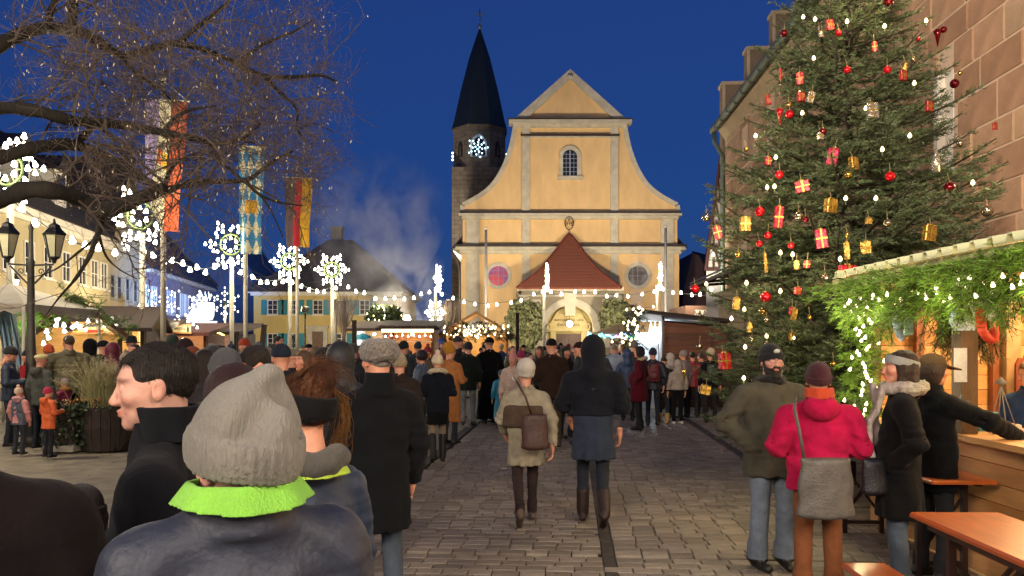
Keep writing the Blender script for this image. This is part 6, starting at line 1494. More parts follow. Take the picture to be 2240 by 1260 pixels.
def gift(fm):
    def b(t, w, h):
        q = MB(); q.box((0, 0, 0), (w, w * .55, h), bevel=.008); g = q.build('box', fm, t); q = MB(); q.box((0, 0, 0), (w * .14, w * .58, h * 1.012)); q.box((0, 0, 0), (w * 1.012, w * .575, h * .09)); q.build('ribbon', RIB, t)
        q = MB(); q.ball((-w * .12, 0, h * .53), w * .1, 6); q.ball((w * .12, 0, h * .53), w * .1, 6); q.build('bow', RIB, t); cord(t, h / 2); t.rotation_euler = (RNG.normal(0, .12), RNG.normal(0, .14), t.rotation_euler[2])
    return b
def ball(bm):
    def b(t, w, h): q = MB(); q.ball((0, 0, 0), w, 18); q.build('ball', bm, t); q = MB(); q.lathe([(w * .24, w * .93), (w * .22, w * 1.16), (0, w * 1.18)], (0, 0, 0), 8); q.build('cap', CAPM, t); cord(t, w * 1.1)
    return b
def icone(cm_):
    def b(t, w, h): q = MB(); q.lathe([(.001, -h * .55), (w * .3, h * .15), (w * .45, h * .36), (w * .2, h * .46), (0, h * .48)], (0, 0, 0), 12); q.build('cone', cm_, t); q = MB(); q.lathe([(w * .12, 0), (w * .12, .02), (0, .022)], (0, 0, h * .46), 6); q.build('cap', CAPM, t); cord(t, h * .45)
    return b
def bottle(t, w, h): q = MB(); q.lathe([(0, -h / 2), (w * .45, -h * .48), (w * .5, 0), (w * .3, h * .22), (w * .2, h * .3), (w * .22, h * .45), (0, h * .5)], (0, 0, 0), 10); q.build('bottle', SIL, t); cord(t, h * .5)
def candle(t, w, h): q = MB(); q.lathe([(.009, -.06), (.009, -.01)], (0, 0, 0), 6); q.build('holder', mat('green_plastic', '2c3a22', .5, .05), t); q = MB(); q.lathe([(.0, -.012), (.017, 0), (.021, .016), (.01, .04), (0, .048)], (0, 0, 0), 8); q.build('bulb', CANDLE, t)
for px, py, w, h, c, nm in ((1822, 342, 24, 40, 'c01a4e', 'magenta'), (1755, 408, 32, 28, 'b3202a', 'red'), (1703, 475, 21, 52, 'b8122e', 'crimson'), (1797, 522, 26, 46, 'c0143a', 'crimson'), (1853, 593, 38, 30, 'a8122c', 'crimson'), (1745, 636, 17, 18, 'b01822', 'red'), (1585, 790, 29, 40, 'a80f1e', 'red'), (1750, 172, 17, 30, 'b3202a', 'red'), (1815, 55, 19, 26, 'b3202a', 'red'), (1680, 352, 16, 20, 'a01c2c', 'red'), (1680, 218, 11, 26, 'b3202a', 'red'), (1752, 212, 18, 24, 'b3202a', 'red'), (1913, 102, 12, 24, 'b3202a', 'red'), (1975, 165, 18, 26, 'a82028', 'red'), (2176, 276, 12, 18, 'b3202a', 'red'), (1570, 508, 18, 32, 'b02020', 'red'), (1733, 680, 16, 18, 'b3202a', 'red'), (1765, 578, 16, 18, 'a82028', 'red'), (2032, 233, 18, 26, 'a82028', 'red'), (1708, 163, 8, 30, 'b3202a', 'red')):
    orn('gift', nm + ' foil gift box', px, py, w, h, gift(giftmat(c)))
for px, py, w, h, m_, nm in ((1908, 243, 26, 40, SIL, 'silver'), (1867, 358, 24, 32, GOLDF, 'gold'), (1817, 450, 30, 34, GOLDF, 'gold'), (1630, 490, 26, 34, GOLDF, 'gold'), (2033, 510, 30, 40, GOLDF, 'gold'), (1895, 541, 25, 30, GOLDF, 'gold'), (1611, 664, 17, 30, GOLDF, 'gold'), (1675, 575, 8, 46, GOLDF, 'gold'), (1737, 688, 15, 28, GOLDF, 'gold'), (1640, 716, 13, 24, GOLDF, 'gold'), (1543, 853, 24, 22, GOLDF, 'gold'), (1773, 213, 18, 26, SIL, 'silver'), (1853, 548, 14, 42, GOLDF, 'gold'), (1743, 580, 14, 22, GOLDF, 'gold'), (1733, 735, 18, 20, GOLDF, 'gold'), (1900, 483, 16, 16, GOLDF, 'gold'), (1795, 70, 12, 28, SIL, 'silver'), (1980, 150, 14, 26, GOLDF, 'gold'), (1795, 298, 16, 18, SIL, 'silver')):
    orn('gift', nm + ' foil gift box', px, py, w, h, gift(m_))
for px, py, r, m_, nm in ((1662, 463, 12, REDB, 'red'), (1680, 515, 9, REDB, 'red'), (1705, 382, 10, REDB, 'red'), (1727, 250, 10, REDB, 'red'), (1800, 288, 9, DREDB, 'dark red'), (1947, 386, 12, REDB, 'red'), (2088, 183, 11, DREDB, 'dark red'), (2077, 410, 13, DREDB, 'dark red'), (1675, 650, 13, REDB, 'red'), (1520, 632, 10, REDB, 'red'), (1853, 153, 9, REDB, 'red'), (1941, 153, 9, REDB, 'red'), (1834, 72, 8, REDB, 'red'), (2064, 65, 8, DREDB, 'dark red'), (1945, 2, 12, DREDB, 'dark red'), (1730, 537, 8, REDB, 'red'), (1762, 480, 8, DREDB, 'dark red'), (1661, 533, 8, REDB, 'red'), (2009, 86, 5, REDB, 'red'), (1715, 73, 9, DREDB, 'dark red'),
                          (1545, 475, 11, SILB, 'silver'), (2160, 462, 14, SILB, 'silver'), (1941, 488, 10, SILB, 'silver'), (1805, 607, 9, SILB, 'silver'), (1669, 680, 9, GOLDB, 'gold'), (1615, 557, 7, GOLDB, 'gold'), (1725, 230, 8, GOLDB, 'gold'), (1747, 472, 11, SILB, 'silver'), (2100, 160, 6, GOLDB, 'gold'), (1771, 695, 6, GOLDB, 'gold'), (1645, 742, 6, SILB, 'silver'), (1823, 796, 7, GOLDB, 'gold'), (1632, 327, 6, GOLDB, 'gold'), (1855, 382, 9, GOLDB, 'gold'), (2100, 313, 8, SILB, 'silver'), (1677, 700, 7, SILB, 'silver'), (1678, 62 + 690, 6, SILB, 'silver'), (1998, 130, 6, SILB, 'silver'), (1530, 758, 8, SILB, 'silver')):
    orn('ball', nm + ' glass ball', px, py, r, r, ball(m_))
for px, py, w, h, m_, nm in ((1706, 255, 20, 42, REDB, 'red'), (2051, 82, 22, 44, DREDB, 'dark red'), (1497, 822, 12, 34, GOLDB, 'gold'), (1706, 190, 8, 34, SILB, 'silver'), (1853, 520, 10, 30, GOLDB, 'gold')): orn('cone', nm + ' cone shaped ornament', px, py, w, h, icone(m_))
orn('bottle', 'silver bottle shaped ornament', 2047, 352, 22, 60, bottle)
for px, py in ((1653, 300), (1697, 347), (1678, 413), (1694, 411), (1850, 437), (1916, 437), (2128, 403), (2000, 185), (1894, 240), (2026, 48), (1757, 40), (1783, 45), (1853, 50), (1749, 207), (1755, 250), (1633, 622), (1707, 640), (1628, 680), (1627, 830), (1677, 738), (1707, 556), (1734, 560), (1630, 762), (1545, 624), (1556, 636), (2025, 503), (1735, 742), (1840, 628), (1838, 570), (1780, 130), (1935, 60), (1990, 300), (1600, 700), (1560, 560), (1930, 330)):
    orn('light', 'warm candle light', px, py, 1, 1, candle)
def where_in_fir(px, py):
    v = 'near the top edge' if py < 120 else 'high' if py < 270 else 'in the upper middle' if py < 410 else 'at mid height' if py < 540 else 'in the lower middle' if py < 680 else 'low'
    c = 1850; hgt = 'far left side' if px < c - 230 else 'left side' if px < c - 110 else 'left of the middle' if px < c - 30 else 'middle' if px < c + 60 else 'right side' if px < c + 200 else 'far right side'
    return v, hgt
def lab_orn(i):
    t, kind, colour, px, py = ORN[i]; v, hgt = where_in_fir(px, py); best = sorted(((ORN[j][3] - px) ** 2 + (ORN[j][4] - py) ** 2, j) for j in range(len(ORN)) if j != i and ORN[j][2] != colour)
    return v, hgt, best
taken = set()
for i in range(len(ORN)):
    t, kind, colour, px, py = ORN[i]; v, hgt, best = lab_orn(i); ok = None
    for _, j in best[:5]:
        dx, dy = ORN[j][3] - px, ORN[j][4] - py; rel = ('left of' if dx > 0 else 'right of') if abs(dx) > abs(dy) else ('above' if dy > 0 else 'below')
        s = '%s on the fir, %s a %s, %s, %s' % (colour, rel, ORN[j][2], v, hgt)
        if len(s.split()) > 16: s = '%s %s a %s, %s, %s' % (colour, rel, ORN[j][2], v, hgt)
        if len(s.split()) > 16: s = '%s %s a %s, %s' % (colour, rel, ORN[j][2], hgt)
        if s not in taken: ok = s; break
    taken.add(ok or s); tag(t, ok or s, None, {'gift': 'foil gift boxes hung on the fir', 'ball': 'glass balls hung on the fir', 'cone': 'cone ornaments hung on the fir', 'light': 'candle lights on the fir', 'bottle': None}[kind])
# ---------------------------------------------------------------- fir garlands
def boughs(name, lab, S, E, parent=None, per_m=150, ln=.045, wd=.0045, seed=2, mm=None, cat='garland', sub=3, subl=.5, group=None, flat=.5):
    rg = np.random.default_rng(seed); s2, e2 = [], []
    for a, b in zip(S, E):
        a, b = Vector(a), Vector(b); s2.append(a[:]); e2.append(b[:]); d = b - a; l = d.length; d.normalize()
        for k in range(sub):
            t = .2 + .75 * (k + rg.random()) / sub; p = a + d * l * t
            for sg in (-1, 1):
                v = (d + Vector(rg.normal(0, .55, 3)) + d.cross(Vector((0, 0, 1))) * sg * .5).normalized(); s2.append(p[:]); e2.append((p + v * l * subl * (1.05 - t * .7))[:])
    V, F = needle_quads(s2, e2, per_m, ln, wd, flat, seed); o = np.array(S[0])
    if parent is None:
        t = thing(name, lab, cat, tuple(o), 0, group); 
        q = MB()
        for a, b in zip(s2, e2): q.tube([Vector(a) - Vector(o), Vector(b) - Vector(o)], [.004, .0015], 3, False)
        q.build('stems', TWIG, t); tag(link('needles', fast_mesh('needles', V - o, F, [mm or BOUGH]), t), kind='stuff'); return t
    return tag(link(name, fast_mesh('needles', V, F, [mm or BOUGH]), parent), kind='stuff')
rg = np.random.default_rng(5); S, E = [], []
for k in range(250):
    y = 4.0 + 3.7 * rg.random(); zz = EZ - .02 - .2 * rg.random(); x = EX + .02 + .1 * rg.random(); a = Vector((x, y, zz)); d = Vector((rg.normal(-.25, .3), rg.normal(.35, .6), -abs(rg.normal(.55, .35)))).normalized(); S.append(a); E.append(a + d * (.22 + .24 * rg.random()))
for k in range(60):
    y = 4.0 + 3.6 * rg.random(); a = Vector((EX - .02, y, EZ - .03)); S.append(a); E.append(a + Vector((-.1 + rg.normal(0, .1), rg.choice((-1, 1)) * .3, -.05 - .1 * rg.random())))
gl1 = boughs('fir_garland', 'thick bright green fir garland under the corrugated eave of the pine stall', S, E, None, 150, .05, .0042, 8)
S, E = [], []
for k in range(120):
    zz = .95 + 1.4 * rg.random(); a = Vector((EX + .12 + .1 * rg.random(), 7.5 + rg.normal(0, .06), zz)); d = Vector((rg.normal(-.35, .45), rg.normal(-.3, .35), rg.normal(-.5, .35))).normalized(); S.append(a); E.append(a + d * (.14 + .2 * rg.random()))
gl2 = boughs('fir_garland', 'upright fir garland full of small bulbs on the corner post of the pine stall', S, E, None, 160, .045, .0042, 9)
S, E = [], []
for k in range(70):
    a = Vector((EX + .42 + rg.normal(0, .05), 6.35 + rg.normal(0, .2), EZ - .1)); S.append(a); E.append(a + Vector((rg.normal(0, .09), rg.normal(0, .16), -.5 - .22 * rg.random())))
boughs('fir_garland', 'brownish hanging bunch of thin twigs left of the dark front post', S, E, None, 120, .04, .003, 10, mat('olive_twigs', '5a5520', .6, .4, 12), sub=4, subl=.35, flat=1.0)
def fairy(lab, pts, d=None, par_o=None, me=TINY, scale=1.0, group='small fairy lights in the fir garlands'):
    o = Vector(pts[0]); t = thing('fairy_lights', lab, 'string lights', o, 0, group); q = MB()
    for i in range(len(pts) - 1): q.tube([Vector(pts[i]) - o, Vector(pts[i + 1]) - o], .003, 3, False)
    q.build('cable', CABLE, t)
    for p in pts: link('bulb', me, t, Vector(p) - o, (RNG.normal(0, .3), RNG.normal(0, .3), 0), scale=scale)
    return t
pts = [(EX - .06 + .06 * rg.random(), 4.2 + 3.3 * k / 43, EZ - .16 - .16 * rg.random()) for k in range(44)]
fairy('row of small bulbs in the garland under the corrugated eave', pts, scale=.75)
pts = [(EX + .02 + rg.normal(0, .07), 7.3 + rg.normal(0, .08), 2.2 - 1.28 * k / 47) for k in range(48)]
fairy('cluster of small bulbs running down the corner post garland', pts, scale=.75)
for y in (4.6, 5.6, 6.6, 7.4): lamp('garland_light', (EX - .25, y, 2.05), 9.0, (1, .85, .45), .12)
lamp('garland_light', (EX - .1, 7.1, 1.4), 9, (1, .85, .45), .12); lamp('garland_light', (EX - .1, 7.1, 1.9), 9, (1, .85, .45), .12)
# boughs on the far stalls
S, E = [], []
M_ = GB.matrix_basis.copy(); M_ = Matrix.Translation(GB.location) @ Matrix.Rotation(R(30), 4, 'Z')
for k in range(150):
    u = rg.random() * 2 - 1; x = u * 1.2; zz = 2.86 - .8 * abs(u) * 1.05; a = M_ @ Vector((x, -.5 + rg.normal(0, .06) + rg.random() * .9 * (u > .0), zz + rg.random() * .1)); S.append(a); E.append(a + Vector((rg.normal(0, .22), rg.normal(-.12, .14), rg.normal(-.14, .16))))
boughs('fir_garland', 'fir boughs heaped on the brown gable roof beside the street lamp', S, E, None, 90, .06, .008, 12)
S, E = [], []
for k in range(190):
    x = rg.normal(0, .95); h = max(0, .95 - abs(x) * .42); a = PT(1042, 742, 35.2) + Vector((np.clip(x, -1.5, 1.5), rg.normal(0, .15), h * rg.random() * .95)); S.append(a); E.append(a + Vector((rg.normal(0, .18), rg.normal(-.1, .12), rg.normal(.02, .16))))
boughs('fir_garland', 'mound of fir sprays on the roof of the wide stall before the church', S, E, None, 60, .07, .011, 13, mat('dull_fir', '39402a', .6, .4, 7))
pts = [tuple(PT(1042, 742, 34.9) + Vector((np.clip(rg.normal(0, .8), -1.45, 1.45), rg.normal(0, .08), 0)) + Vector((0, 0, .12 + .5 * rg.random()))) for k in range(80)]; pts.sort(); fairy('many pinkish fairy lights on the fir mound before the church', pts, scale=1.5)
S, E = [], []
for k in range(90):
    t_ = rg.random(); a = PT(1402 - 36 * t_, 672 + 80 * t_, 20.6) + Vector((rg.normal(0, .12), rg.normal(0, .08), rg.normal(0, .1))); S.append(a); E.append(a + Vector((rg.normal(0, .16), rg.normal(-.1, .1), rg.normal(-.1, .16))))
boughs('fir_garland', 'fir garland with baubles on the left corner of the brown hut', S, E, None, 90, .055, .007, 14, mat('dull_fir', '39402a', .6, .4, 7))
pts = [tuple(PT(1402 - 36 * t_, 672 + 80 * t_, 20.35) + Vector((rg.normal(0, .13), 0, rg.normal(0, .08)))) for t_ in sorted(rg.random(34))]; fairy('fairy lights in the garland on the corner of the brown hut', pts, scale=1.5)
# ================================================================ bare tree
TB = mat('lime_bark', '2a251c', .9, .4, 7, .9, 26, stretch=(1, 1, .5)); TW = mat('lime_twigs', '64574c', .85, .3, 10)
rg = np.random.default_rng(21)
bt = thing('bare_tree', 'big leafless tree reaching in from the left with a few pale dry bracts', 'tree', (-8.2, 9.2, 0))
BO = Vector((-8.2, 9.2, 0)); trunk = MB(); trunk.tube([(0, 0, 0), (.05, 0, 1.5), (.1, 0, 3.2), (.0, .1, 5.5), (-.2, .2, 8)], [.42, .34, .32, .24, .14], 12); trunk.build('trunk', TB, bt)
LIMBS = [([(-380, 240), (-150, 180), (0, 97), (60, 70), (107, 60), (157, 68), (193, 77), (264, 121), (310, 112), (357, 100), (390, 95), (450, 110), (520, 140), (578, 166), (640, 168), (700, 165), (735, 178)], 9.4, .105, .012),
         ([(107, 60), (112, 20), (150, -40), (220, -100)], 9.2, .05, .015), ([(157, 68), (160, 20), (168, -40), (190, -120)], 9.5, .065, .03), ([(264, 121), (300, 165), (345, 190), (375, 220), (420, 250)], 9.2, .035, .006),
         ([(-380, 330), (-100, 250), (0, 236), (80, 243), (160, 264), (243, 271), (300, 278), (357, 290), (400, 297), (457, 312), (500, 312), (535, 300), (570, 270)], 8.6, .095, .012), ([(357, 290), (385, 255), (420, 240), (470, 232)], 8.6, .03, .008), ([(457, 312), (480, 350), (520, 385), (580, 440), (620, 520)], 8.7, .03, .006),
         ([(-380, 400), (-120, 370), (0, 345), (85, 321), (164, 318), (232, 343), (290, 376), (321, 396), (357, 414), (400, 406), (446, 398), (536, 394), (575, 370), (603, 350), (640, 330)], 8.9, .1, .012), ([(536, 394), (560, 420), (600, 440), (660, 450)], 8.9, .03, .006), ([(164, 318), (200, 280), (230, 262)], 8.9, .05, .03), ([(357, 414), (380, 360), (410, 345), (440, 330)], 8.9, .035, .01),
         ([(-380, 470), (-100, 450), (0, 436), (60, 415), (130, 420), (180, 438), (222, 462), (262, 452), (310, 432), (357, 414)], 8.5, .11, .07), ([(222, 462), (218, 500), (210, 522), (196, 560), (165, 610), (130, 650), (100, 690)], 8.5, .05, .005), ([(215, 510), (232, 560), (262, 590), (300, 610)], 8.5, .02, .004), ([(212, 520), (180, 545), (120, 590), (60, 610)], 8.4, .022, .004),
         ([(390, 95), (430, 60), (480, 20), (540, -30)], 9.5, .04, .01), ([(520, 140), (570, 100), (640, 70), (690, 40)], 9.4, .03, .006), ([(578, 166), (610, 200), (650, 240), (650, 285), (690, 320)], 9.3, .03, .005), ([(-380, 120), (-100, 20), (40, -60), (200, -160)], 9.8, .1, .03), ([(650, 285), (690, 270), (730, 290)], 9.3, .014, .004)]
lm = MB(); start = []
for pts, d, r0, r1 in LIMBS:
    P_ = smooth_pts(pts, 4); n_ = len(P_); W = []
    for i, (x, y) in enumerate(P_):
        dd = d + .5 * math.sin(i * .35 + d * 3) * .6; W.append(PT(x, y, dd) - BO)
    if pts[0][0] < -300: W = [Vector((.1, .05, max(2.6, W[0].z - .8)))] + W
    n_ = len(W); rad = [r0 + (r1 - r0) * (i / (n_ - 1)) ** .8 for i in range(n_)]; rad = [r * (1 + .1 * math.sin(i * 1.7)) for i, r in enumerate(rad)]
    lm.tube(W, rad, 8)
    for i in range(1, n_ - 1):
        if W[i].x + BO.x > PX(-120, 9): start.append((W[i], (W[i + 1] - W[i - 1]).normalized(), rad[i], i / n_))
    start.append((W[-1], (W[-1] - W[-2]).normalized(), r1, 1.0)); start.append((W[-1], (W[-1] - W[-2]).normalized(), r1, 1.0))
lm.build('limbs', TB, bt)
TWP = []      # twig polylines (4 points) with radii
def grow(p, d, L, r, lev):
    if CX + (p.x + d.x * L + BO.x) * FPX / (p.y + BO.y) > 850 - 100 * rg.random() - 15 * lev: return
    pts = [p]; dd = d.copy()
    for k in range(4):
        dd = (dd + Vector(rg.normal(0, .22, 3)) + Vector((0, 0, -.05 if lev < 2 else .05))).normalized(); pts.append(pts[-1] + dd * (L / 4))
    TWP.append((pts, r, max(.0016, r * .35)))
    if lev < 3:
        nch = (6, 5, 4)[lev]
        for k in range(nch):
            t = .2 + .8 * (k + rg.random()) / nch; i = min(3, int(t * 4)); b = pts[i].lerp(pts[i + 1], t * 4 - i); ax = (pts[i + 1] - pts[i]).normalized(); v = Vector(rg.normal(0, 1, 3)); v = (v - ax * v.dot(ax)).normalized()
            grow(b, (ax * .75 + v * .75).normalized(), L * (.42 + .25 * rg.random()), max(.002, r * .5), lev + 1)
for p, d, r, t in start:
    hi = (p.z + BO.z) > 3.6
    px_ = CX + (p.x + BO.x) * FPX / (p.y + BO.y)
    if rg.random() > ((.46 if px_ > 330 else .24) if hi else .15): continue
    v = Vector(rg.normal(0, 1, 3)); v = (v - d * v.dot(d)).normalized(); v.z += .25 if hi else -.2; grow(p, (d * .55 + v * .8).normalized(), (1.15 if hi else .8) * (.6 + .6 * rg.random()), min(.018, r * .5), 0 if hi else 1)
def tubes_np(T, n=3):
    K = len(T[0][0]); P_ = np.array([[v[:] for v in t[0]] for t in T]); r0 = np.array([t[1] for t in T]); r1 = np.array([t[2] for t in T]); N = len(T)
    D = np.gradient(P_, axis=1); D /= np.maximum(np.linalg.norm(D, axis=2, keepdims=True), 1e-9); ref = np.where(np.abs(D[..., 2:3]) < .9, np.array((0, 0, 1.)), np.array((1., 0, 0))); A = np.cross(D, ref); A /= np.linalg.norm(A, axis=2, keepdims=True); B = np.cross(D, A)
    rad = r0[:, None] + (r1 - r0)[:, None] * np.linspace(0, 1, K); V = np.stack([P_ + (A * math.cos(2 * math.pi * j / n) + B * math.sin(2 * math.pi * j / n)) * rad[..., None] for j in range(n)], 2)
    idx = np.arange(N * K * n).reshape(N, K, n); F = np.concatenate([np.stack([idx[:, :-1, j], idx[:, :-1, (j + 1) % n], idx[:, 1:, (j + 1) % n], idx[:, 1:, j]], -1).reshape(-1, 4) for j in range(n)])
    return V.reshape(-1, 3), F
V, F = tubes_np(TWP); tag(link('twigs', fast_mesh('twigs', V, F, [TW]), bt), kind='stuff'); print('twigs', len(TWP), len(F))
ends = np.array([t[0][-1][:] for t in TWP]); sel = ends[rg.random(len(ends)) < .11]; n_ = len(sel); dirv = rg.normal(0, .5, (n_, 3)) + np.array((0, 0, -1.0)); dirv /= np.linalg.norm(dirv, axis=1, keepdims=True); wv_ = np.cross(dirv, rg.normal(0, 1, (n_, 3))); wv_ /= np.linalg.norm(wv_, axis=1, keepdims=True)
Ls = .018 + .03 * rg.random((n_, 1)); V = np.stack([sel - wv_ * .002, sel + wv_ * .002, sel + dirv * Ls * .6 + wv_ * .006, sel + dirv * Ls, sel + dirv * Ls * .6 - wv_ * .006], 1).reshape(-1, 3)
tag(link('dry_bracts', fast_mesh('dry_bracts', V, np.arange(len(V)).reshape(-1, 5), [mat('dry_bract', 'd8c9a0', .6, .2, 10)]), bt), kind='stuff')
# ================================================================ planter, bushes
pl_ = thing('planter', 'long dark wooden planter overgrown with ivy and feathery grass', 'planter', (PX(203, 12.9), 12.9, 0)); PWOOD = mat('planter_wood', '2c2018', .85, .35, 5, .5, 22, stretch=(5, 5, 1))
q = MB(); q.box((-.4, 0, .05), (.5, .62, .1)); q.build('plinth', mat('pale_plinth', '9a9484', .9, .15, 4), pl_)
q = MB(); q.box((-.38, 0, .42), (.44, .56, .66)); q.build('box', PWOOD, pl_)
for k in range(9):
    a0_, a1_ = math.pi * (1.02 + k * .107), math.pi * (1.02 + (k + .94) * .107); q = MB(); c_ = (.22, .05); r0, r1 = .42, .46
    for (ra, rb, za, zb) in ((.40, .46, .0, .38), (.46, .43, .38, .72)):
        q.add([(c_[0] + ra * math.cos(a0_), c_[1] + ra * math.sin(a0_) * .8, za), (c_[0] + ra * math.cos(a1_), c_[1] + ra * math.sin(a1_) * .8, za), (c_[0] + rb * math.cos(a1_), c_[1] + rb * math.sin(a1_) * .8, zb), (c_[0] + rb * math.cos(a0_), c_[1] + rb * math.sin(a0_) * .8, zb)], [(0, 1, 2, 3)])
    q.build('stave', PWOOD, pl_)
q = MB(); q.lathe([(.0, .62), (.4, .64)], (.22, .05, 0), 14, sy=.8); q.lathe([(.42, .0), (.45, .38), (.42, .71)], (.22, .06, 0), 14, sy=.78); q.build('soil', mat('soil', '1d150f', .95, .3), pl_)
def leaf_cloud(name, par, C_, n, size, mm, seed=1, up=0.0):
    rg = np.random.default_rng(seed); c = C_(rg, n); d = rg.normal(0, 1, (n, 3)); d[:, 2] += up; d /= np.linalg.norm(d, axis=1, keepdims=True); w = np.cross(d, rg.normal(0, 1, (n, 3))); w /= np.linalg.norm(w, axis=1, keepdims=True); s = size * (.6 + .8 * rg.random((n, 1)))
    V = np.stack([c - d * s * .1, c + w * s * .42 + d * s * .3, c + d * s, c - w * s * .42 + d * s * .3], 1).reshape(-1, 3); F = np.arange(len(V)).reshape(-1, 4)
    return tag(link(name, fast_mesh(name, V, F, [mm]), par), kind='stuff')
IVY = mat('ivy_leaf', '2c3a22', .5, .45, 9, spec=.5)
leaf_cloud('ivy', pl_, lambda r, n: np.stack([r.uniform(-.66, .05, n) , r.uniform(-.34, -.2, n), .78 - .68 * r.random(n) ** 1.2], 1), 520, .06, IVY, 3, -.5); leaf_cloud('ivy', pl_, lambda r, n: np.stack([r.uniform(-.62, .6, n), r.uniform(-.35, .3, n), r.uniform(.68, .82, n)], 1), 420, .06, IVY, 4, .5)
GR = mat('feather_grass', '8f8a5c', .8, .35, 9); rg2 = np.random.default_rng(3); T = []; plumes = []
for k in range(420):
    b = Vector((.1 + rg2.normal(0, .14), rg2.normal(0, .1), .68)); a = rg2.random() * 6.28; sp = rg2.random() * .55; h = .42 + .34 * rg2.random(); pts = [b + Vector((math.cos(a) * sp * t * t * .9, math.sin(a) * sp * t * t * .7, h * t * (1.15 - .35 * sp * t))) for t in (0, .3, .6, .85, 1)]; T.append((pts, .004, .0015))
    if k % 4 == 0: plumes.append((pts[-2], pts[-1] + (pts[-1] - pts[-2]) * .6))
V, F = tubes_np(T); tag(link('grass_blades', fast_mesh('grass_blades', V, F, [GR]), pl_), kind='stuff'); V, F = needle_quads([p[0][:] for p in plumes], [p[1][:] for p in plumes], 260, .04, .003, 1.0, 5); tag(link('grass_plumes', fast_mesh('grass_plumes', V, F, [mat('plume', 'b5ab84', .8, .2, 9)]), pl_), kind='stuff')
leaf_cloud('autumn_flowers', pl_, lambda r, n: np.stack([r.uniform(-.5, .3, n), r.uniform(-.3, -.1, n), r.uniform(.74, .86, n)], 1), 60, .05, mat('orange_flower', 'b0682c', .6, .2), 6, .6)
def ellipsoid_pts(c, r, shell=.45):
    def f(rg, n):
        v = rg.normal(0, 1, (n, 3)); v /= np.linalg.norm(v, axis=1, keepdims=True); k = (shell + (1 - shell) * rg.random((n, 1)) ** .5); lump = 1 + .13 * np.sin(v[:, :1] * 5 + 1) * np.sin(v[:, 2:] * 6) ; return np.array(c) + v * k * lump * np.array(r)
    return f
BUSH = mat('bush_leaf', '3b4a26', .6, .5, 3, spec=.4); GBUSH = mat('grey_bush_leaf', '5d6040', .7, .4, 3, spec=.4)
bu = thing('round_tree', 'round clipped small tree with fairy lights at the right end of the yellow house', 'tree', (PX(842, 38.5), 38.5, 0)); q = MB(); q.tube([(0, 0, 0), (0, 0, 2.6)], .07, 6); q.build('trunk', TWIG, bu); leaf_cloud('crown', bu, ellipsoid_pts((0, 0, PZ(700, 38.5)), (.9, .85, .75)), 3600, .16, BUSH, 3)
pts = [tuple(Vector(v) + Vector((PX(842, 38.5), 38.5, 0))) for v in ellipsoid_pts((0, -.1, PZ(700, 38.5)), (.93, .85, .78), .97)(np.random.default_rng(8), 40) if v[1] < .1]; fairy('few scattered lights in the round clipped tree', sorted(pts), scale=1.6)
for px, py, d, rx, rzv, lab, n in ((1150, 712, 52, 1.35, 1.7, 'big grey green shrub left of the church porch', 5200), (1345, 700, 53, 1.0, 1.45, 'grey green shrub right of the church porch', 4000)):
    sh_ = thing('shrub', lab, 'shrub', (PX(px, d), d, 0)); zc = PZ(py, d); T = []; rr_ = np.random.default_rng(int(px))
    for k in range(60): a = rr_.random() * 6.28; s_ = rr_.random() * rx; T.append(([Vector((math.cos(a) * s_ * t * .9, math.sin(a) * s_ * t * .6, (zc + rzv * .8) * t)) for t in (0, .35, .6, .8, 1)], .035, .01))
    V, F = tubes_np(T); tag(link('stems', fast_mesh('stems', V, F, [TWIG]), sh_), kind='stuff'); leaf_cloud('foliage', sh_, ellipsoid_pts((0, 0, zc), (rx, 1.1, rzv), .2), n, .24, GBUSH, 5, .6)
for px, d, h0, lab in ((978, 47, 4.4, 'bare branched bush behind the snowflake light left of the church'), (752, 54, 5.2, 'small pollarded bare tree before the yellow house'), (322, 33, 3.4, 'bare reddish bush above the maroon awning')):
    b_ = thing('bare_bush', lab, 'bush', (PX(px, d), d, 0)); q = MB(); q.tube([(0, 0, 0), (0, 0, h0 * .55)], .09, 6); q.build('trunk', TWIG, b_); T = []; rr_ = np.random.default_rng(int(px))
    for k in range(240): a = rr_.random() * 6.28; s_ = rr_.random() ** .7 * h0 * .24; z0 = h0 * (.4 + .25 * rr_.random()); T.append(([Vector((math.cos(a) * s_ * t, math.sin(a) * s_ * t, z0 + (h0 * 1.05 - z0) * t * (.6 + .4 * rr_.random()))) for t in (0, .3, .55, .8, 1)], .02, .007))
    V, F = tubes_np(T); tag(link('branches', fast_mesh('branches', V, F, [TW]), b_), kind='stuff')

lf = leaf_cloud('fallen_leaves', None, lambda r, n: np.stack([np.where(r.random(n) < .6, r.uniform(-8, -2, n), r.uniform(-1.8, 4.5, n)), r.uniform(5.5, 17, n), r.uniform(.002, .012, n)], 1), 520, .05, mat('brown_leaf', '4a3722', .8, .4, 9), 31, 0.0)
lf.scale = (1, 1, .2); tag(lf, 'scattered brown leaves and scraps lying on the square', 'fallen leaves')
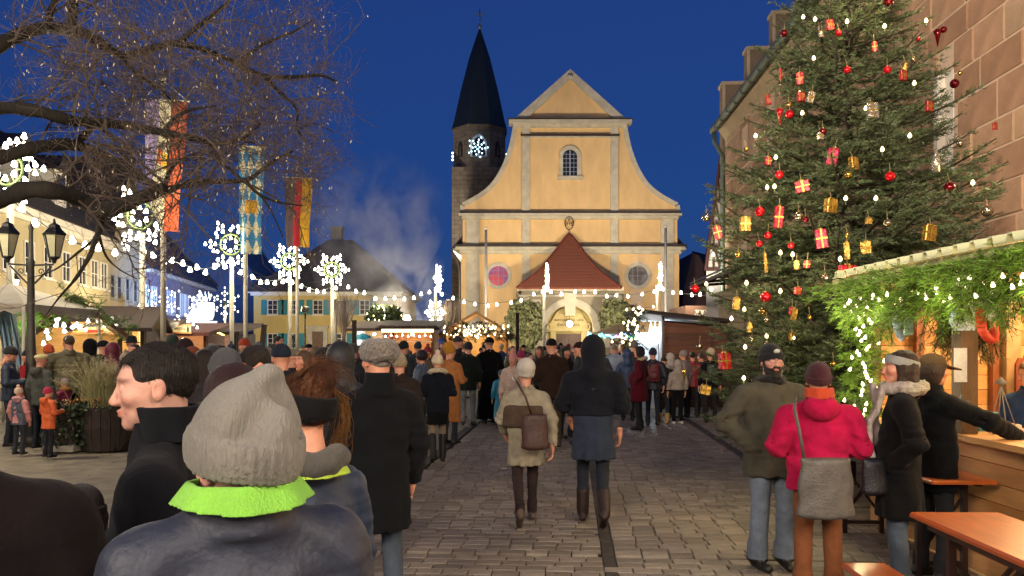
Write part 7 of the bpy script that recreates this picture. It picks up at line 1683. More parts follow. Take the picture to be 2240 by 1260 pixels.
# ================================================================ the people
def pp(label, px, d, ytop=None, face=0.0, H=None, **kw):
    hk = kw.get('hat'); extra = {'bobble': .075, 'point': .06, 'slouch': .04, 'beanie': .022, 'fur': .012, 'brim': .04, 'flat': .0}.get(hk[0] if hk else '', .0)
    if kw.get('ck', {}).get('hood') == 'up': extra = max(extra, .03)
    if H is None: H = PZ(ytop, d) - extra
    if 'res' not in kw: kw['res'] = 0 if d < 3.2 else (1 if d < 13 else 2)
    return person(label, (PX(px, d), d, 0), face, H, **kw)
def child_of(t, nm, me, mats, **kw): return link(nm, me, t, mats=mats, **kw)
def lining_mesh(h, r0=.088, r1=.14, z=1.6, drop=.055, front=.05, th=.009):
    """thin lapel of an opened hood: a sloping collar, open in front"""
    def mk():
        F = Field((-.24, -.26, z - drop - .06), (.24, .26, z + .06), h)
        F.cone(z - drop, z, (r1 * 1.12, r1), (r0 * 1.08, r0), (0, -.03), .0, rim=.004, c1=(0, -.02)); F.cone(z - drop - .05, z + .05, (r1 * 1.12 * 1.35 - th, r1 * 1.35 - th), (r0 * .6 - th * .5, r0 * .6 - th * .5), (0, -.03), .0, 'sub', rim=.002, c1=(0, -.02)) if False else None
        P_ = F.P; t = np.clip((P_[..., 2] - (z - drop)) / drop, -.5, 1.5); rr = r1 + (r0 - r1) * t; q = np.sqrt((P_[..., 0] / 1.1) ** 2 + (P_[..., 1] + .03) ** 2); wob = .004 * np.sin(np.arctan2(P_[..., 0], P_[..., 1]) * 9) + .003 * _n3(P_, 30.0)
        F.f = np.maximum(np.abs(q - rr + wob) * .8 - th * .5, np.maximum(P_[..., 2] - z, z - drop - P_[..., 2] + .012 * np.abs(np.sin(np.arctan2(P_[..., 0], P_[..., 1] + .03))) ** 2)).astype(np.float32)
        F.f = np.maximum(F.f, P_[..., 1] - front - .25 * (P_[..., 2] - z)); return field_mesh('collar_lining', F, smooth_it=2)
    return cached(('lining', h, r0, r1, z, drop, front), mk)
def tail_strands(t, col, pts, n=46, spread=.03, r=.0016, seed=1, name='hair'):
    rg = np.random.default_rng(seed); T = []
    for k in range(n):
        o = Vector(rg.normal(0, spread * .6, 3)); T.append(([Vector(p) + o * (.3 + i * .35) + Vector(rg.normal(0, spread * .25 * i, 3)) for i, p in enumerate(pts)], r, r * .4))
    V, F = tubes_np(T); return link(name, fast_mesh('strands', V, F, [hairmat(col)], smooth=True), t)
def strands_on(t, col, n, L, flow, seed=1, r=.0006, lift=.06):
    hm_ = [o for o in t.children if o.name.startswith('hair')][0]; me = hm_.data; rg = np.random.default_rng(seed); V = np.array([v.co[:] for v in me.vertices]); N = np.array([v.normal[:] for v in me.vertices]); T = []
    for i in rg.integers(0, len(V), n):
        p, nn = Vector(V[i]), Vector(N[i]); 
        if p.y > .02 and p.z < .075: continue
        f = Vector(flow(p)); f = (f - nn * f.dot(nn)); f = (f.normalized() if f.length > .01 else nn) + Vector(rg.normal(0, .16, 3)) + nn * lift; f.normalize(); l = L * (.6 + .7 * rg.random()); pts = []
        for k in range(5): pts.append(p.copy()); p = p + f * l / 4; f = (f - nn * .12 + Vector(rg.normal(0, .05, 3))).normalized()
        T.append((pts, r, r * .5))
    V2, F2 = tubes_np(T); o = link('hair_strands', fast_mesh('hair_strands', V2, F2, [hairmat(col)], smooth=True), t, hm_.location, hm_.rotation_euler); return o
# ---- foreground
pp('large dark maroon coat of someone cut off by the left edge', -150, 1.5, H=1.78, face=28, coat=('0e070a', 'wool'), ck=dict(hem=.6, w=1.12, fold=.008), hair=('short', '18110e'), pose=P('hold'), legs=('101014', 'denim'))
kb = pp('child in a dark beanie and pale scarf between two dark coats at lower left', 172, 2.55, 1056, face=70, coat=('2a2f2c', 'puffer'), ck=dict(hem=.75), hat=('beanie', '1d1a18'), scarf=('8d98a0', 'big'), pose=P('down', pitch=-14), hair=('bob', '2a1c14'))
m1 = pp('dark haired man in a black coat seen in profile facing left', 340, 2.2, H=1.755, face=110, coat=('0b0c12', 'wool'), ck=dict(hem=.7, collar=.07, fold=.009, w=1.18, belly=.035, sleeve=1.18), hair=('short', '1c140f'), skin='b98d7c', pose=P('down', yaw=4, pitch=-5), bk=dict(nose=1.9, stubble=.3))
child_of(m1, 'collar', lining_mesh(.0055, .084, .098, 1.575, .11, .045, .012), [cloth('0b0c12', 'wool')])
strands_on(m1, '1c140f', 5200, .019, lambda p: (p.x * 2, -.5 + .9 * (p.y > .02) * (p.z > .07), -.7 - .4 * (p.z < .06)), 3)
m2 = pp('person in a pointed grey knitted beanie and navy jacket with lime hood lining', 527, 1.55, H=1.625, face=32, coat=('1a2032', 'puffer'), ck=dict(hem=.72, w=1.06, collar=.04, fold=.009, sleeve=1.14), hat=('point', '6d6a64', 'knit'), pose=P('hold', yaw=16), hair=('short', '6a5a4a'), skin='b98d7c')
for c_ in m2.children:
    if c_.name.startswith('hat'): c_.scale = (1.13, 1.1, 1.06)
    if c_.name.startswith('coat'): c_.location.z = .068
child_of(m2, 'collar_lining', lining_mesh(.0045, .094, .135, 1.6, .055, .05), [cloth('74b03a', 'knit')])
w2 = pp('woman with a hair bun, black headband and blue jacket behind the grey beanie', 655, 2.35, H=1.655, face=54, fem=True, coat=('1e2d44', 'puffer'), ck=dict(hem=.7, w=1.0, quilt=.006, collar=.05, fold=.008), hat=('wideband', '0e0e10', 'wool'), hair=('bun', '5a3218'), scarf=('4a4742', 'big'), pose=P('hold', yaw=12, pitch=-6))
for c_ in w2.children:
    if c_.name.startswith('hat'): c_.scale = (1.06, 1.06, 1.1)
hm = head_mat(12, -6)
strands_on(w2, '5a3218', 3200, .05, lambda p: (-p.x, -.6 - p.y, .8), 5)
tail_strands(w2, '9a6a34', [hm @ Vector((.06, -.09, .07)), hm @ Vector((.1, -.1, .03)), hm @ Vector((.125, -.08, -.04)), hm @ Vector((.12, -.05, -.11)), hm @ Vector((.115, -.03, -.17))], 70, .02, .0011, 4)
tail_strands(w2, '6a4020', [hm @ Vector((-.06, -.05, .12)), hm @ Vector((0, -.07, .155)), hm @ Vector((.05, -.09, .15)), hm @ Vector((.08, -.1, .12)), hm @ Vector((.1, -.11, .08))], 60, .024, .0011, 5)
child_of(w2, 'collar_lining', lining_mesh(.006, .1, .135, 1.48, .045), [cloth('a3bf3a', 'puffer')])
pp('top of a dark reddish brown head of hair just left of the black headband', 512, 2.85, H=1.665, face=20, fem=True, coat=('1b1716', 'wool'), hair=('perm', '2a1210'))
pp('person in a charcoal knit beanie in the crowd left of the dark haired woman', 493, 4.4, 760, face=30, coat=('3a322b', 'wool'), ck=dict(hood='down'), hat=('beanie', '3d3d3f'))
pp('man with short dark hair bending his head behind the grey beanie', 557, 4.5, 757, face=130, coat=('23262a', 'wool'), hair=('short', '211812'), pose=P('hold', pitch=-30), scarf=('6f6a58',))
bc = pp('man in a long black coat and grey curly wool hat seen from behind', 826, 4.7, 740, face=32, coat=('0d0e12', 'wool'), ck=dict(hem=.62, w=1.06, collar=.1, fold=.006, flare=1.04), hat=('fur', '6e665c', 'curl'), legs=('3e4854', 'denim'), pose=P('down', 'hold', yaw=8), hair=('short', '8a857c'), res=0, bk=dict(flare=.015))
for c_ in bc.children:
    if c_.name.startswith('hat'): c_.scale = (1.12, 1.08, 1.15)
pp('person in a black hooded puffer just left of the grey curly wool hat', 748, 6.2, 750, face=-10, coat=('1a1a1d', 'puffer'), ck=dict(hood='up', quilt=.006, hem=.7))
pp('person in a dark baseball cap in front of the yellow house', 615, 7.0, 753, face=20, coat=('20242c', 'wool'), hat=('cap', '1f2632', 'wool'))
for i, (px, d, yt, fc, cc, hd, lab) in enumerate((
    (446, 6.4, 764, 40, ('2e2a2c', 'wool'), ('hair', 'long', '1f1510'), 'woman with long black hair in a dark coat behind the profile man'), (470, 7.6, 755, -20, ('37322a', 'wool'), ('hat', 'beanie', '24262a'), 'person in a black beanie and brown coat behind the pointed beanie'),
    (583, 8.2, 758, 10, ('4a4c50', 'puffer'), ('hat', 'beanie', '55504a'), 'person in a taupe beanie and grey puffer below the blue banner'), (640, 9.2, 762, -15, ('22282e', 'wool'), ('hat', 'flat', '6a6450'), 'person in a khaki flat cap below the gold banner'),
    (662, 8.6, 766, 150, ('6a5a48', 'wool'), ('hair', 'bob', '5a4430'), 'woman with fair bobbed hair facing us below the gold banner'), (690, 10.5, 757, 20, ('3a2a22', 'wool'), ('hair', 'short', '6a5238'), 'man with sandy hair in a brown coat below the house door'),
    (712, 9.0, 759, -70, ('1a2230', 'puffer'), ('hat', 'beanie', '16181c'), 'person in a navy puffer and black beanie turned right below the house door'), (722, 12.0, 752, 170, ('2a2e2a', 'wool'), ('hair', 'short', '201813'), 'dark haired man facing us in front of the yellow house door'),
    (596, 11.0, 752, 165, ('4a2a26', 'wool'), ('hat', 'beanie', '2a2c30'), 'person in a black beanie and reddish coat facing us below the house windows'), (480, 10.5, 755, 160, ('3c3f44', 'puffer'), ('hair', 'long', '3a2416'), 'woman with brown hair in a grey puffer facing us left of the blue banner'),
    (325, 10.8, 752, 30, ('20242a', 'wool'), ('hat', 'beanie', '3a3026'), 'person in a brown beanie by the nearest white pole'), (345, 12.2, 748, -40, ('3a3430', 'wool'), ('hair', 'short', '1c1512'), 'man with black hair in a grey brown coat by the tallest flagpole'),
    (860, 12.5, 757, 140, ('2b2320', 'wool'), ('hat', 'beanie', '20262e'), 'man in a dark beanie turned towards us beside the curly wool hat'), (772, 13.2, 750, 15, ('2a2d33', 'wool'), ('hat', 'beanie', '3d3a36'), 'person in a dark grey beanie by the upright dark post'),
    (935, 17.0, 752, 165, ('5a4a3c', 'wool'), ('hat', 'bobble', '8a2a34'), 'woman in a red bobble hat facing us before the candy stall'), (1180, 17.6, 757, 150, ('33302e', 'wool'), ('hair', 'long', '5a4028'), 'woman with fair long hair facing us by the pole before the porch'),
    (1310, 18.4, 752, -170, ('40424a', 'puffer'), ('hat', 'beanie', 'a09a8c'), 'person in a pale beanie facing us below the beige tent'))):
    kw = dict(hair=(hd[1], hd[2])) if hd[0] == 'hair' else dict(hat=(hd[1], hd[2], 'knit'))
    pp(lab, px, d, yt, face=fc, coat=cc, fem='woman' in lab, pose=P('hold' if i % 2 else 'pocket'), **kw)
# ---- left middle
pp('man in a black beanie and navy jacket looking down by the tent', 24, 13.3, 757, face=-75, coat=('1f2a3c', 'puffer'), ck=dict(w=1.05), hat=('beanie', '181614'), pose=P('hold', pitch=-22))
pp('person in a grey green jacket and cream cap behind the street lamp', 90, 13.0, 774, face=-15, coat=('4a4c46', 'wool'), ck=dict(hood='down'), hat=('flat', 'c9bd8c', 'wool'))
pp('person in an orange beanie near the foot of the street lamp', 106, 14.6, 752, face=40, coat=('1d1d1f', 'wool'), hat=('beanie', 'c4552a'))
pp('person in red standing behind the street lamp', 60, 14.6, 764, face=150, coat=('a02028', 'wool'), hat=('beanie', '1a1816'))
ol = pp('broad man in an olive quilted jacket turned to the lit stall', 150, 14.1, 733, face=38, coat=('5a543a', 'puffer'), ck=dict(quilt=.011, w=1.32, belly=.05, hem=.78, sleeve=1.2), res=1, hair=('short', '4a3a2a'), pose=P('hold', yaw=15))
pp('person in a black jacket with the hood up beside the olive quilted man', 200, 14.8, 742, face=-10, coat=('16181a', 'wool'), ck=dict(hood='up'))
pp('man in a dark green jacket and black cap behind the planter grass', 228, 14.3, 745, face=-40, coat=('1c2a22', 'wool'), hat=('cap', '15151a', 'wool'))
pp('woman in a maroon jacket with the hood up near the sign in blue letters', 250, 13.7, 750, face=-25, fem=True, coat=('5c1428', 'puffer'), ck=dict(hood='up'))
pp('person with a red bobble hat beside the maroon hood', 274, 14.1, 762, face=15, H=1.6, coat=('6a1822', 'wool'), hat=('bobble', 'b8a890'))
pp('man in a dark brimmed hat by the red brown stall', 288, 14.5, 732, face=25, coat=('2c2a26', 'wool'), hat=('brim', '1d2226', 'wool'))
pp('man with a ruddy face looking our way below the brimmed hat', 294, 13.2, 752, face=175, coat=('26303a', 'wool'), hair=('short', '2a1e16'))
pp('man in a dark green beanie near the maroon awning', 377, 13, 731, face=35, coat=('1d2420', 'wool'), hat=('beanie', '1c3024'))
pp('woman with an orange headband looking towards us beside the green beanie', 419, 10, 757, face=150, fem=True, coat=('2a2622', 'wool'), ck=dict(hood='down'), hat=('beanie', '7a3c22'), scarf=('b8a888', 'big'))
pp('person in a dark hood left of the woman with the orange headband', 402, 11.5, 742, face=60, coat=('2c1f22', 'wool'), ck=dict(hood='up'))
pp('woman with loose dark hair in the crowd below the cup sign', 455, 13.5, 757, face=170, fem=True, coat=('4a4038', 'wool'), hair=('long', '2e2016'))
pp('person in a rust red beanie facing us below the blue and white banner', 534, 13.6, 739, face=178, coat=('202226', 'wool'), hat=('beanie', 'a03a20'))
pp('person in a grey beanie right of the rust red beanie', 566, 15, 747, face=20, coat=('30343a', 'wool'), hat=('beanie', '5a6068'))
pp('tall dark haired man looking right in front of the yellow house windows', 610, 17, 735, face=-100, coat=('22262e', 'wool'), hair=('short', '1c1612'))
# children by the planter
k1 = pp('small child in a pink jacket, grey vest and pale bobble hat left of the planter', 42, 12.3, 838, face=-10, coat=('c98a84', 'wool'), ck=dict(hem=.82, w=1.08), hat=('bobble', 'd0b49c'), legs=('2a2c34', 'denim'), pose=P('down'), scarf=('d09a98', 'big'))
child_of(k1, 'vest', coat_mesh(P(), .0135, hem=.78, w=1.12, armless=True, collar=0.0), [cloth('4a4e5a', 'puffer')])
pp('small child in a bright orange coat and magenta hat at the planter', 106, 12.0, 845, face=-30, coat=('cc5a22', 'puffer'), ck=dict(hem=.72, w=1.06, hood='down'), hat=('beanie', 'b02a4a'), legs=('14141a', 'denim'), pose=P('hold'))
pp('small child with a grey beanie and mustard scarf behind the planter', 141, 13.5, 826, face=80, coat=('8a2a4a', 'puffer'), hat=('beanie', '9a8a84'), scarf=('a8742c', 'big'), pose=P('reach'))
# ---- middle
nv = pp('woman in a navy coat, cream bobble hat and black boots walking away', 957, 11.5, 765, face=12, fem=True, coat=('10131c', 'wool'), ck=dict(hem=.8, w=1.02, flare=1.05), hat=('bobble', 'cdbc9c', 'knit'), legs=('8a7a66', 'wool'), shoes='0f0d0c', bk=dict(boots=.36), pose=P('hold', stride=.45), fur='c8b48c')
child_of(nv, 'skirt', coat_mesh(P('hold', stride=.45), .0135, hem=.62, w=.98, armless=True, collar=0.0, flare=.98), [cloth('0c0d10', 'wool')])
pp('person in a tan coat and mustard beanie behind the navy coat woman', 985, 13.6, 750, face=-35, coat=('a3683a', 'wool'), ck=dict(hem=.4, flare=1.08), hat=('slouch', 'b07a1e'), pose=P('hold'))
pp('man in a dark green jacket and pale jeans left of the long black cloak', 1024, 16.8, 747, face=10, coat=('161d1a', 'wool'), ck=dict(hem=.74), hat=('beanie', '1e2126'), legs=('6a6f6c', 'denim'))
pp('big man in an ankle length black cloak and black cap', 1070, 17.2, 738, face=35, coat=('08080a', 'wool'), ck=dict(hem=.1, w=1.15, flare=1.2, belly=.03), hat=('cap', '0c0c0e', 'wool'), hair=('short', '8a7a66'))
pp('woman in a grey blue puffer with curly dark hair left of the cream bobble hat', 921, 14, 767, face=70, fem=True, coat=('47566a', 'puffer'), ck=dict(quilt=.008), hair=('perm', '22161c'), pose=P('hold'))
pp('person in a dark cap talking above the mustard beanie', 1003, 18.2, 737, face=-95, coat=('2a2c2e', 'wool'), hat=('cap', '3a3d40', 'wool'))
pp('man in a black beanie turned right by the candy stall', 884, 15.5, 745, face=-35, coat=('2b2f34', 'wool'), hat=('beanie', '151517'))
pp('person in a brown hat with fur band right behind the curly wool hat', 874, 9.2, 772, face=10, coat=('2a211e', 'wool'), hat=('beanie', '9a855e', 'fur'))
pp('person in a dark teal beanie before the candy stall', 914, 19, 747, face=10, coat=('303a40', 'wool'), hat=('beanie', '22323a'))
pp('child in a turquoise dress coat beside the long black cloak', 1096, 16.2, H=1.22, face=20, coat=('2a86a0', 'puffer'), ck=dict(hem=.3, flare=1.2), hat=('beanie', '5a6a74'))
# walking couple
cw_ = pp('woman in a pale coat and white beanie walking away with a brown bag', 1150, 7.55, 786, face=4, fem=True, coat=('8f8672', 'wool'), ck=dict(hem=.64, w=1.04, flare=1.04, fold=.007), hat=('slouch', 'b5ada0'), legs=('2c1c1a', 'denim'), shoes='5a4a3c', pose=P('swingb', 'swingf', 1.0), res=1)
def band_mesh():
    F = Field((-.4, -.3, 1.0), (.4, .3, 1.4), .0135); F.cone(1.06, 1.3, (.255, .178), (.25, .165), (0, -.005), .0, rim=.03); F.noise(.006, 16, 2); F.noise(.004, 34, 1); return field_mesh('shawl', F)
child_of(cw_, 'shawl', cached('shawl', band_mesh), [cloth('4a3b30', 'wool')])
cm_ = pp('man in a dark hood and grey blue coat walking away beside the white beanie', 1297, 7.5, 742, face=-4, coat=('2c3342', 'wool'), ck=dict(hem=.62, w=1.0, flare=1.1, fold=.007, armless=True), legs=('161a26', 'denim'), shoes='27150f', bk=dict(boots=.22), pose=P('down', 'swingf', -.8), res=1)
child_of(cm_, 'hooded_jacket', coat_mesh(P('down', 'swingf', .4), .0135, hem=1.04, w=1.14, belly=.025, flare=1.1, hood='up', sleeve=1.15, fold=.007), [cloth('14161d', 'wool')])
BAGL = cloth('3a1e16', 'leather')
def bag(name, lab, loc, w, h, t_, mm, rz=0.0, strap=None):
    b = thing(name, lab, 'bag', loc, rz); F = Field((-w, -t_ * 1.5, -h), (w, t_ * 1.5, h), .008 if loc[1] < 6 else .012); F.cone(-h * .5, h * .5, (w * .52, t_ * .5), (w * .46, t_ * .36), (0, 0), .0, rim=.03); F.cap((-w * .42, 0, h * .47), (w * .42, 0, h * .47), .012, .012, .01); F.noise(.004, 22, 3)
    link('body', field_mesh('bag_body', F, [mm]), b)
    if strap: q = MB(); q.tube([Vector(p) - Vector(loc) for p in strap], .011, 6); q.build('strap', mm, b)
    return b
dq = 7.22
bag('shoulder_bag', 'brown leather bag hanging at the hip of the woman in the white beanie', PT(1170, 945, dq), .26, .34, .1, BAGL, 0, [PT(1162, 905, dq), PT(1150, 870, dq - .02), PT(1132, 838, dq + .08), PT(1122, 826, dq + .3)])
pp('man in a dark brown jacket and black cap between the walking couple', 1206, 13.2, 741, face=5, coat=('2a1c16', 'wool'), ck=dict(hem=.78, w=1.08), hat=('cap', '141214', 'wool'), legs=('3c2e1e', 'denim'), pose=P('hold'))
pp('young woman with long hair and a black jacket looking right by the church door', 1238, 14.5, 757, face=-150, fem=True, coat=('0e0f13', 'wool'), hair=('long', '2a1c14'), hat=('band', '22331e', 'wool'))
pp('man in a dark cap and glasses looking left past the hood', 1267, 13.5, 748, face=95, coat=('23262c', 'wool'), hat=('cap', '2a1a1c', 'wool'))
pp('person in a magenta beanie holding a pink hatted child near the dark post', 1139, 15.5, 765, face=20, fem=True, coat=('6f6a5a', 'wool'), hat=('beanie', '8a1f4a'))
pp('child with a pink bobble hat carried in front of the dark post', 1122, 14.8, H=1.58, face=160, coat=('b8a090', 'wool'), hat=('beanie', 'd08a80'))
mr = pp('woman in a maroon poncho coat with a pale fur collar facing left', 1398, 15.9, 757, face=70, fem=True, coat=('4c0c1a', 'wool'), ck=dict(hem=.6, w=1.3, flare=1.18, belly=.05), hair=('bob', '0f0c0c'), fur='a8906a', legs=('14141a', 'denim'), pose=P('pocket'))
pp('person in a white jacket photographing by the dazzling hut', 1345, 20, 752, face=-20, coat=('8a94a4', 'puffer'), hair=('short', '8a7a64'), pose=P('phone'))
pp('man in a grey beanie raising his arms before the garlanded hut corner', 1388, 19.5, 745, face=-25, coat=('3a3a34', 'wool'), hat=('beanie', '6a655a'), pose=P('face'))
pp('person in a navy hat with a backpack right of the maroon poncho', 1428, 16.8, 760, face=-5, coat=('181c28', 'puffer'), ck=dict(w=1.1), hat=('beanie', '1c2034'))
pp('stooping person in an olive coat and tan boots right of the maroon poncho', 1452, 17.2, 790, face=-40, H=1.48, coat=('2c2a22', 'wool'), ck=dict(hem=.7, w=1.15), shoes='b08a4a', bk=dict(boots=.2), hair=('short', '3a2a1c'), pose=P('reach', pitch=-35))
pp('child in a pale hood and black skirt bending before the brown hut', 1482, 17.0, 800, face=10, H=1.4, coat=('9a8f84', 'wool'), ck=dict(hood='up', hem=.95), legs=('0f0f12', 'wool'), shoes='c9c2b4')
pp('person in a white hooded coat before the brown hut', 1464, 19, 772, face=60, coat=('a8a094', 'wool'), ck=dict(hood='up'))
pp('woman in a lilac grey jacket beside the white hooded coat', 1494, 18.5, 765, face=35, fem=True, coat=('7a6e74', 'puffer'), hat=('beanie', '8a7a74'))
pp('person in a red jacket half hidden behind the low fir branch', 1515, 18.8, 770, face=-10, coat=('7a1c22', 'puffer'), hair=('short', '2a1c16'))
pp('woman in a black coat and wide cream hat at the edge of the fir', 1554, 17.4, 762, face=0, fem=True, coat=('0f1014', 'wool'), ck=dict(hem=.75), hat=('slouch', 'b8a888', 'wool'), legs=('0f0f12', 'denim'))
pp('person in a checked dark jacket left of the cream hat', 1533, 19.2, 772, face=30, coat=('23262e', 'wool'), hair=('short', '3a2c20'))
# ---- right foreground
bm = pp('bearded man in glasses, black beanie and grey olive jacket facing us', 1688, 6.05, 750, face=186, coat=('4a463a', 'wool'), ck=dict(hem=.73, w=1.2, belly=.04, sleeve=1.12, collar=.06, fold=.008, flare=1.02), hat=('beanie', '0c0c0e', 'knit'), beard='1d1410', legs=('6d7886', 'denim'), shoes='15120f', pose=P('pocket', yaw=-2, pitch=2), bk=dict(leg=1.15, flare=.02), skin='bd8c7a', scarf=('15120f',), res=0)
hm = head_mat(-2, 2); q = MB()
for s in (-1, 1): q.tube([(s * .033 + .026 * math.cos(t), .106 - .01 * abs(math.cos(t)), .003 + .018 * math.sin(t)) for t in [2 * math.pi * i / 14 for i in range(15)]], .0014, 5, False); q.tube([(s * .06, .098, .006), (s * .085, .02, .004)], .002, 5)
q.bar((-.008, .108, .008), (.008, .108, .008), .003); q.build('glasses', BLACK, bm, loc=hm.to_translation(), rot=hm.to_euler())
q = MB(); q.lathe([(0, -.003), (.02, -.002), (.02, .002), (0, .003)], (0, 0, 0), 10, sx=1.3); q.build('hat_badge', mat('white_stitching', 'b5b5b0', .8, .3, 80), bm, loc=hm @ Vector((0, .103, .075)), rot=(R(72), 0, 0))
pk = pp('woman in a crimson pink coat, maroon beanie and orange collar seen from behind', 1790, 5.3, 790, face=-12, fem=True, coat=('a8123f', 'wool'), ck=dict(hem=.82, w=1.2, belly=.03, collar=.05, hood='down', fold=.008, sleeve=1.15, flare=1.02), hat=('beanie', '3a1018', 'knit'), legs=('7a4a2e', 'wool'), pose=P('hold', yaw=-6), bk=dict(leg=1.1, flare=.015), res=0)
child_of(pk, 'collar_lining', lining_mesh(.006, .082, .094, 1.58, .085, .2), [cloth('b8401c', 'knit')])
bag('shoulder_bag', 'grey crossbody bag on the back of the crimson coat', PT(1806, 1068, 5.02), .37, .4, .13, cloth('55504a', 'leather'), 0, [PT(1760, 1008, 5.04), PT(1748, 940, 5.05), PT(1738, 895, 5.1), PT(1740, 868, 5.2)])
dw = pp('woman in a long black coat, grey headband and plaid scarf turned to the left', 1968, 5.25, 766, face=68, fem=True, coat=('0d0b0c', 'wool'), ck=dict(hem=.6, w=1.12, flare=1.06, fold=.007), hat=('band', '8a8a84', 'knit'), hair=('long', '2c1b12'), fur='a89878', legs=('4a5460', 'denim'), pose=P('pocket', yaw=10), bk=dict(flare=.01), res=0)
SCF = mat('plaid_scarf', '9a8e86', .9, .5, 22, .5, 90, stretch=(1, 1, .5))
def plaid():
    F = Field((-.22, -.2, .78), (.22, .32, 1.62), .009)
    for x, z1, w_ in ((-.075, .9, .055), (.075, .95, .05)):
        for k in range(10):
            za, zb = 1.5 - (1.5 - z1) * k / 10, 1.5 - (1.5 - z1) * (k + 1) / 10; fy = lambda z: .15 + .03 * math.sin(z * 8 + x * 20) + .03 * (z < 1.3)
            for e in (-1, 0, 1): F.cap((x + e * w_ * .6, fy(za) - abs(e) * .01, za), (x + e * w_ * .6, fy(zb) - abs(e) * .01, zb), .02, .02, .015)
        for e in range(7): F.cap((x - w_ + e * w_ / 3, fy(z1), z1), (x - w_ + e * w_ / 3 + .004, fy(z1), z1 - .09), .007, .006, .004)
    for i_ in range(14):
        a_, b_ = 2 * math.pi * i_ / 14, 2 * math.pi * (i_ + 1) / 14; p_ = lambda u: (.1 * math.sin(u), -.02 + .11 * math.cos(u), 1.49 + .01 * math.sin(u * 3)); F.cap(p_(a_), p_(b_), .042, .042, .01)
    F.cone(1.3, 1.7, (.062, .064), (.062, .064), (0, -.025), .004, 'sub'); F.noise(.005, 34.0, 4); return field_mesh('scarf', F)
child_of(dw, 'scarf', plaid(), [SCF])
bag('handbag', 'black handbag at the front of the long black coat', (PX(1908, 5.2), 5.15, PZ(1040, 5.2)), .22, .24, .12, cloth('0c0d14', 'leather'), .3)
pp('dark haired person in a black coat reaching to the counter of the pine stall', 2042, 5.75, 775, face=-78, coat=('0c0d10', 'wool'), ck=dict(hem=.7, w=1.04, collar=.05), hair=('bob', '33241a'), hat=('cap', '4a3a28', 'wool'), pose=P('reach', 'down', yaw=-8, pitch=-4), legs=('15161c', 'denim'), res=0)
pp('stall keeper in a blue sweater behind the counter at the right edge', 2252, 6.5, H=1.62, face=120, fem=True, coat=('20304e', 'wool'), hair=('pony', '5a3a22'), pose=P('hold', pitch=-18), res=1)
# ---- the rest of the crowd
COATS = [('15171a', 'black', 'wool'), ('1c2230', 'navy', 'puffer'), ('2b2f34', 'charcoal', 'wool'), ('2e3a2a', 'dark green', 'wool'), ('4a3a2c', 'brown', 'wool'), ('5a5f66', 'grey', 'puffer'), ('6a1c26', 'wine red', 'puffer'), ('7a6a52', 'beige', 'wool'), ('2a3c5c', 'blue', 'puffer'), ('504a30', 'olive', 'puffer'), ('86807a', 'pale grey', 'wool'), ('8a3a20', 'rust', 'puffer')]
HATS = [('1a1a1c', 'black'), ('4a4d52', 'grey'), ('7a1c28', 'red'), ('b5a788', 'cream'), ('243048', 'navy'), ('8a6a2a', 'mustard'), ('35503a', 'green'), ('a08c90', 'pinkish')]
HAIRC = [('1c1410', 'black'), ('3a2618', 'brown'), ('6a4a2a', 'fair'), ('7a756c', 'grey'), ('4a2412', 'auburn')]
LAND = [(20, 'near the cream tent'), (68, 'behind the street lamp'), (150, 'before the fir covered gable stall'), (222, 'below the blue lettered sign'), (307, 'by the nearest white pole'), (380, 'before the maroon awning'), (460, 'below the cup sign'), (535, 'by the blue banner pole'), (600, 'left before the yellow house'), (650, 'by the gold banner pole'), (700, 'before the yellow house door'), (775, 'by the upright dark post'), (860, 'before the candy stall'), (957, 'by the snowflake pole left of the church'), (1042, 'below the fir mound stall'), (1132, 'by the slim dark post'), (1195, 'by the pole before the porch'), (1250, 'before the church door'), (1340, 'below the beige tent'), (1420, 'by the white lit hut end'), (1500, 'before the brown hut')]
AVOID = [(-12.5, -8.6, 14.5, 20.3), (-12.5, -9.4, 19.0, 22.4), (-12.5, -10.6, 22.5, 25.4), (-13, -9.9, 24.8, 28.4), (-13.2, -10.2, 29, 32.5), (-7.1, -2.9, 32.2, 35.6), (-3.4, -.1, 35.4, 38.5), (3.0, 5.3, 28.7, 31.3), (2.8, 9, 20.3, 23.5)]
rg = np.random.default_rng(77); used_lab = set(); placed = [(o.location.x, o.location.y) for o in C.objects if o.type == 'EMPTY' and o.name.startswith(('person', 'snowflake', 'flagpole', 'wooden_post'))]; ncrowd = 0
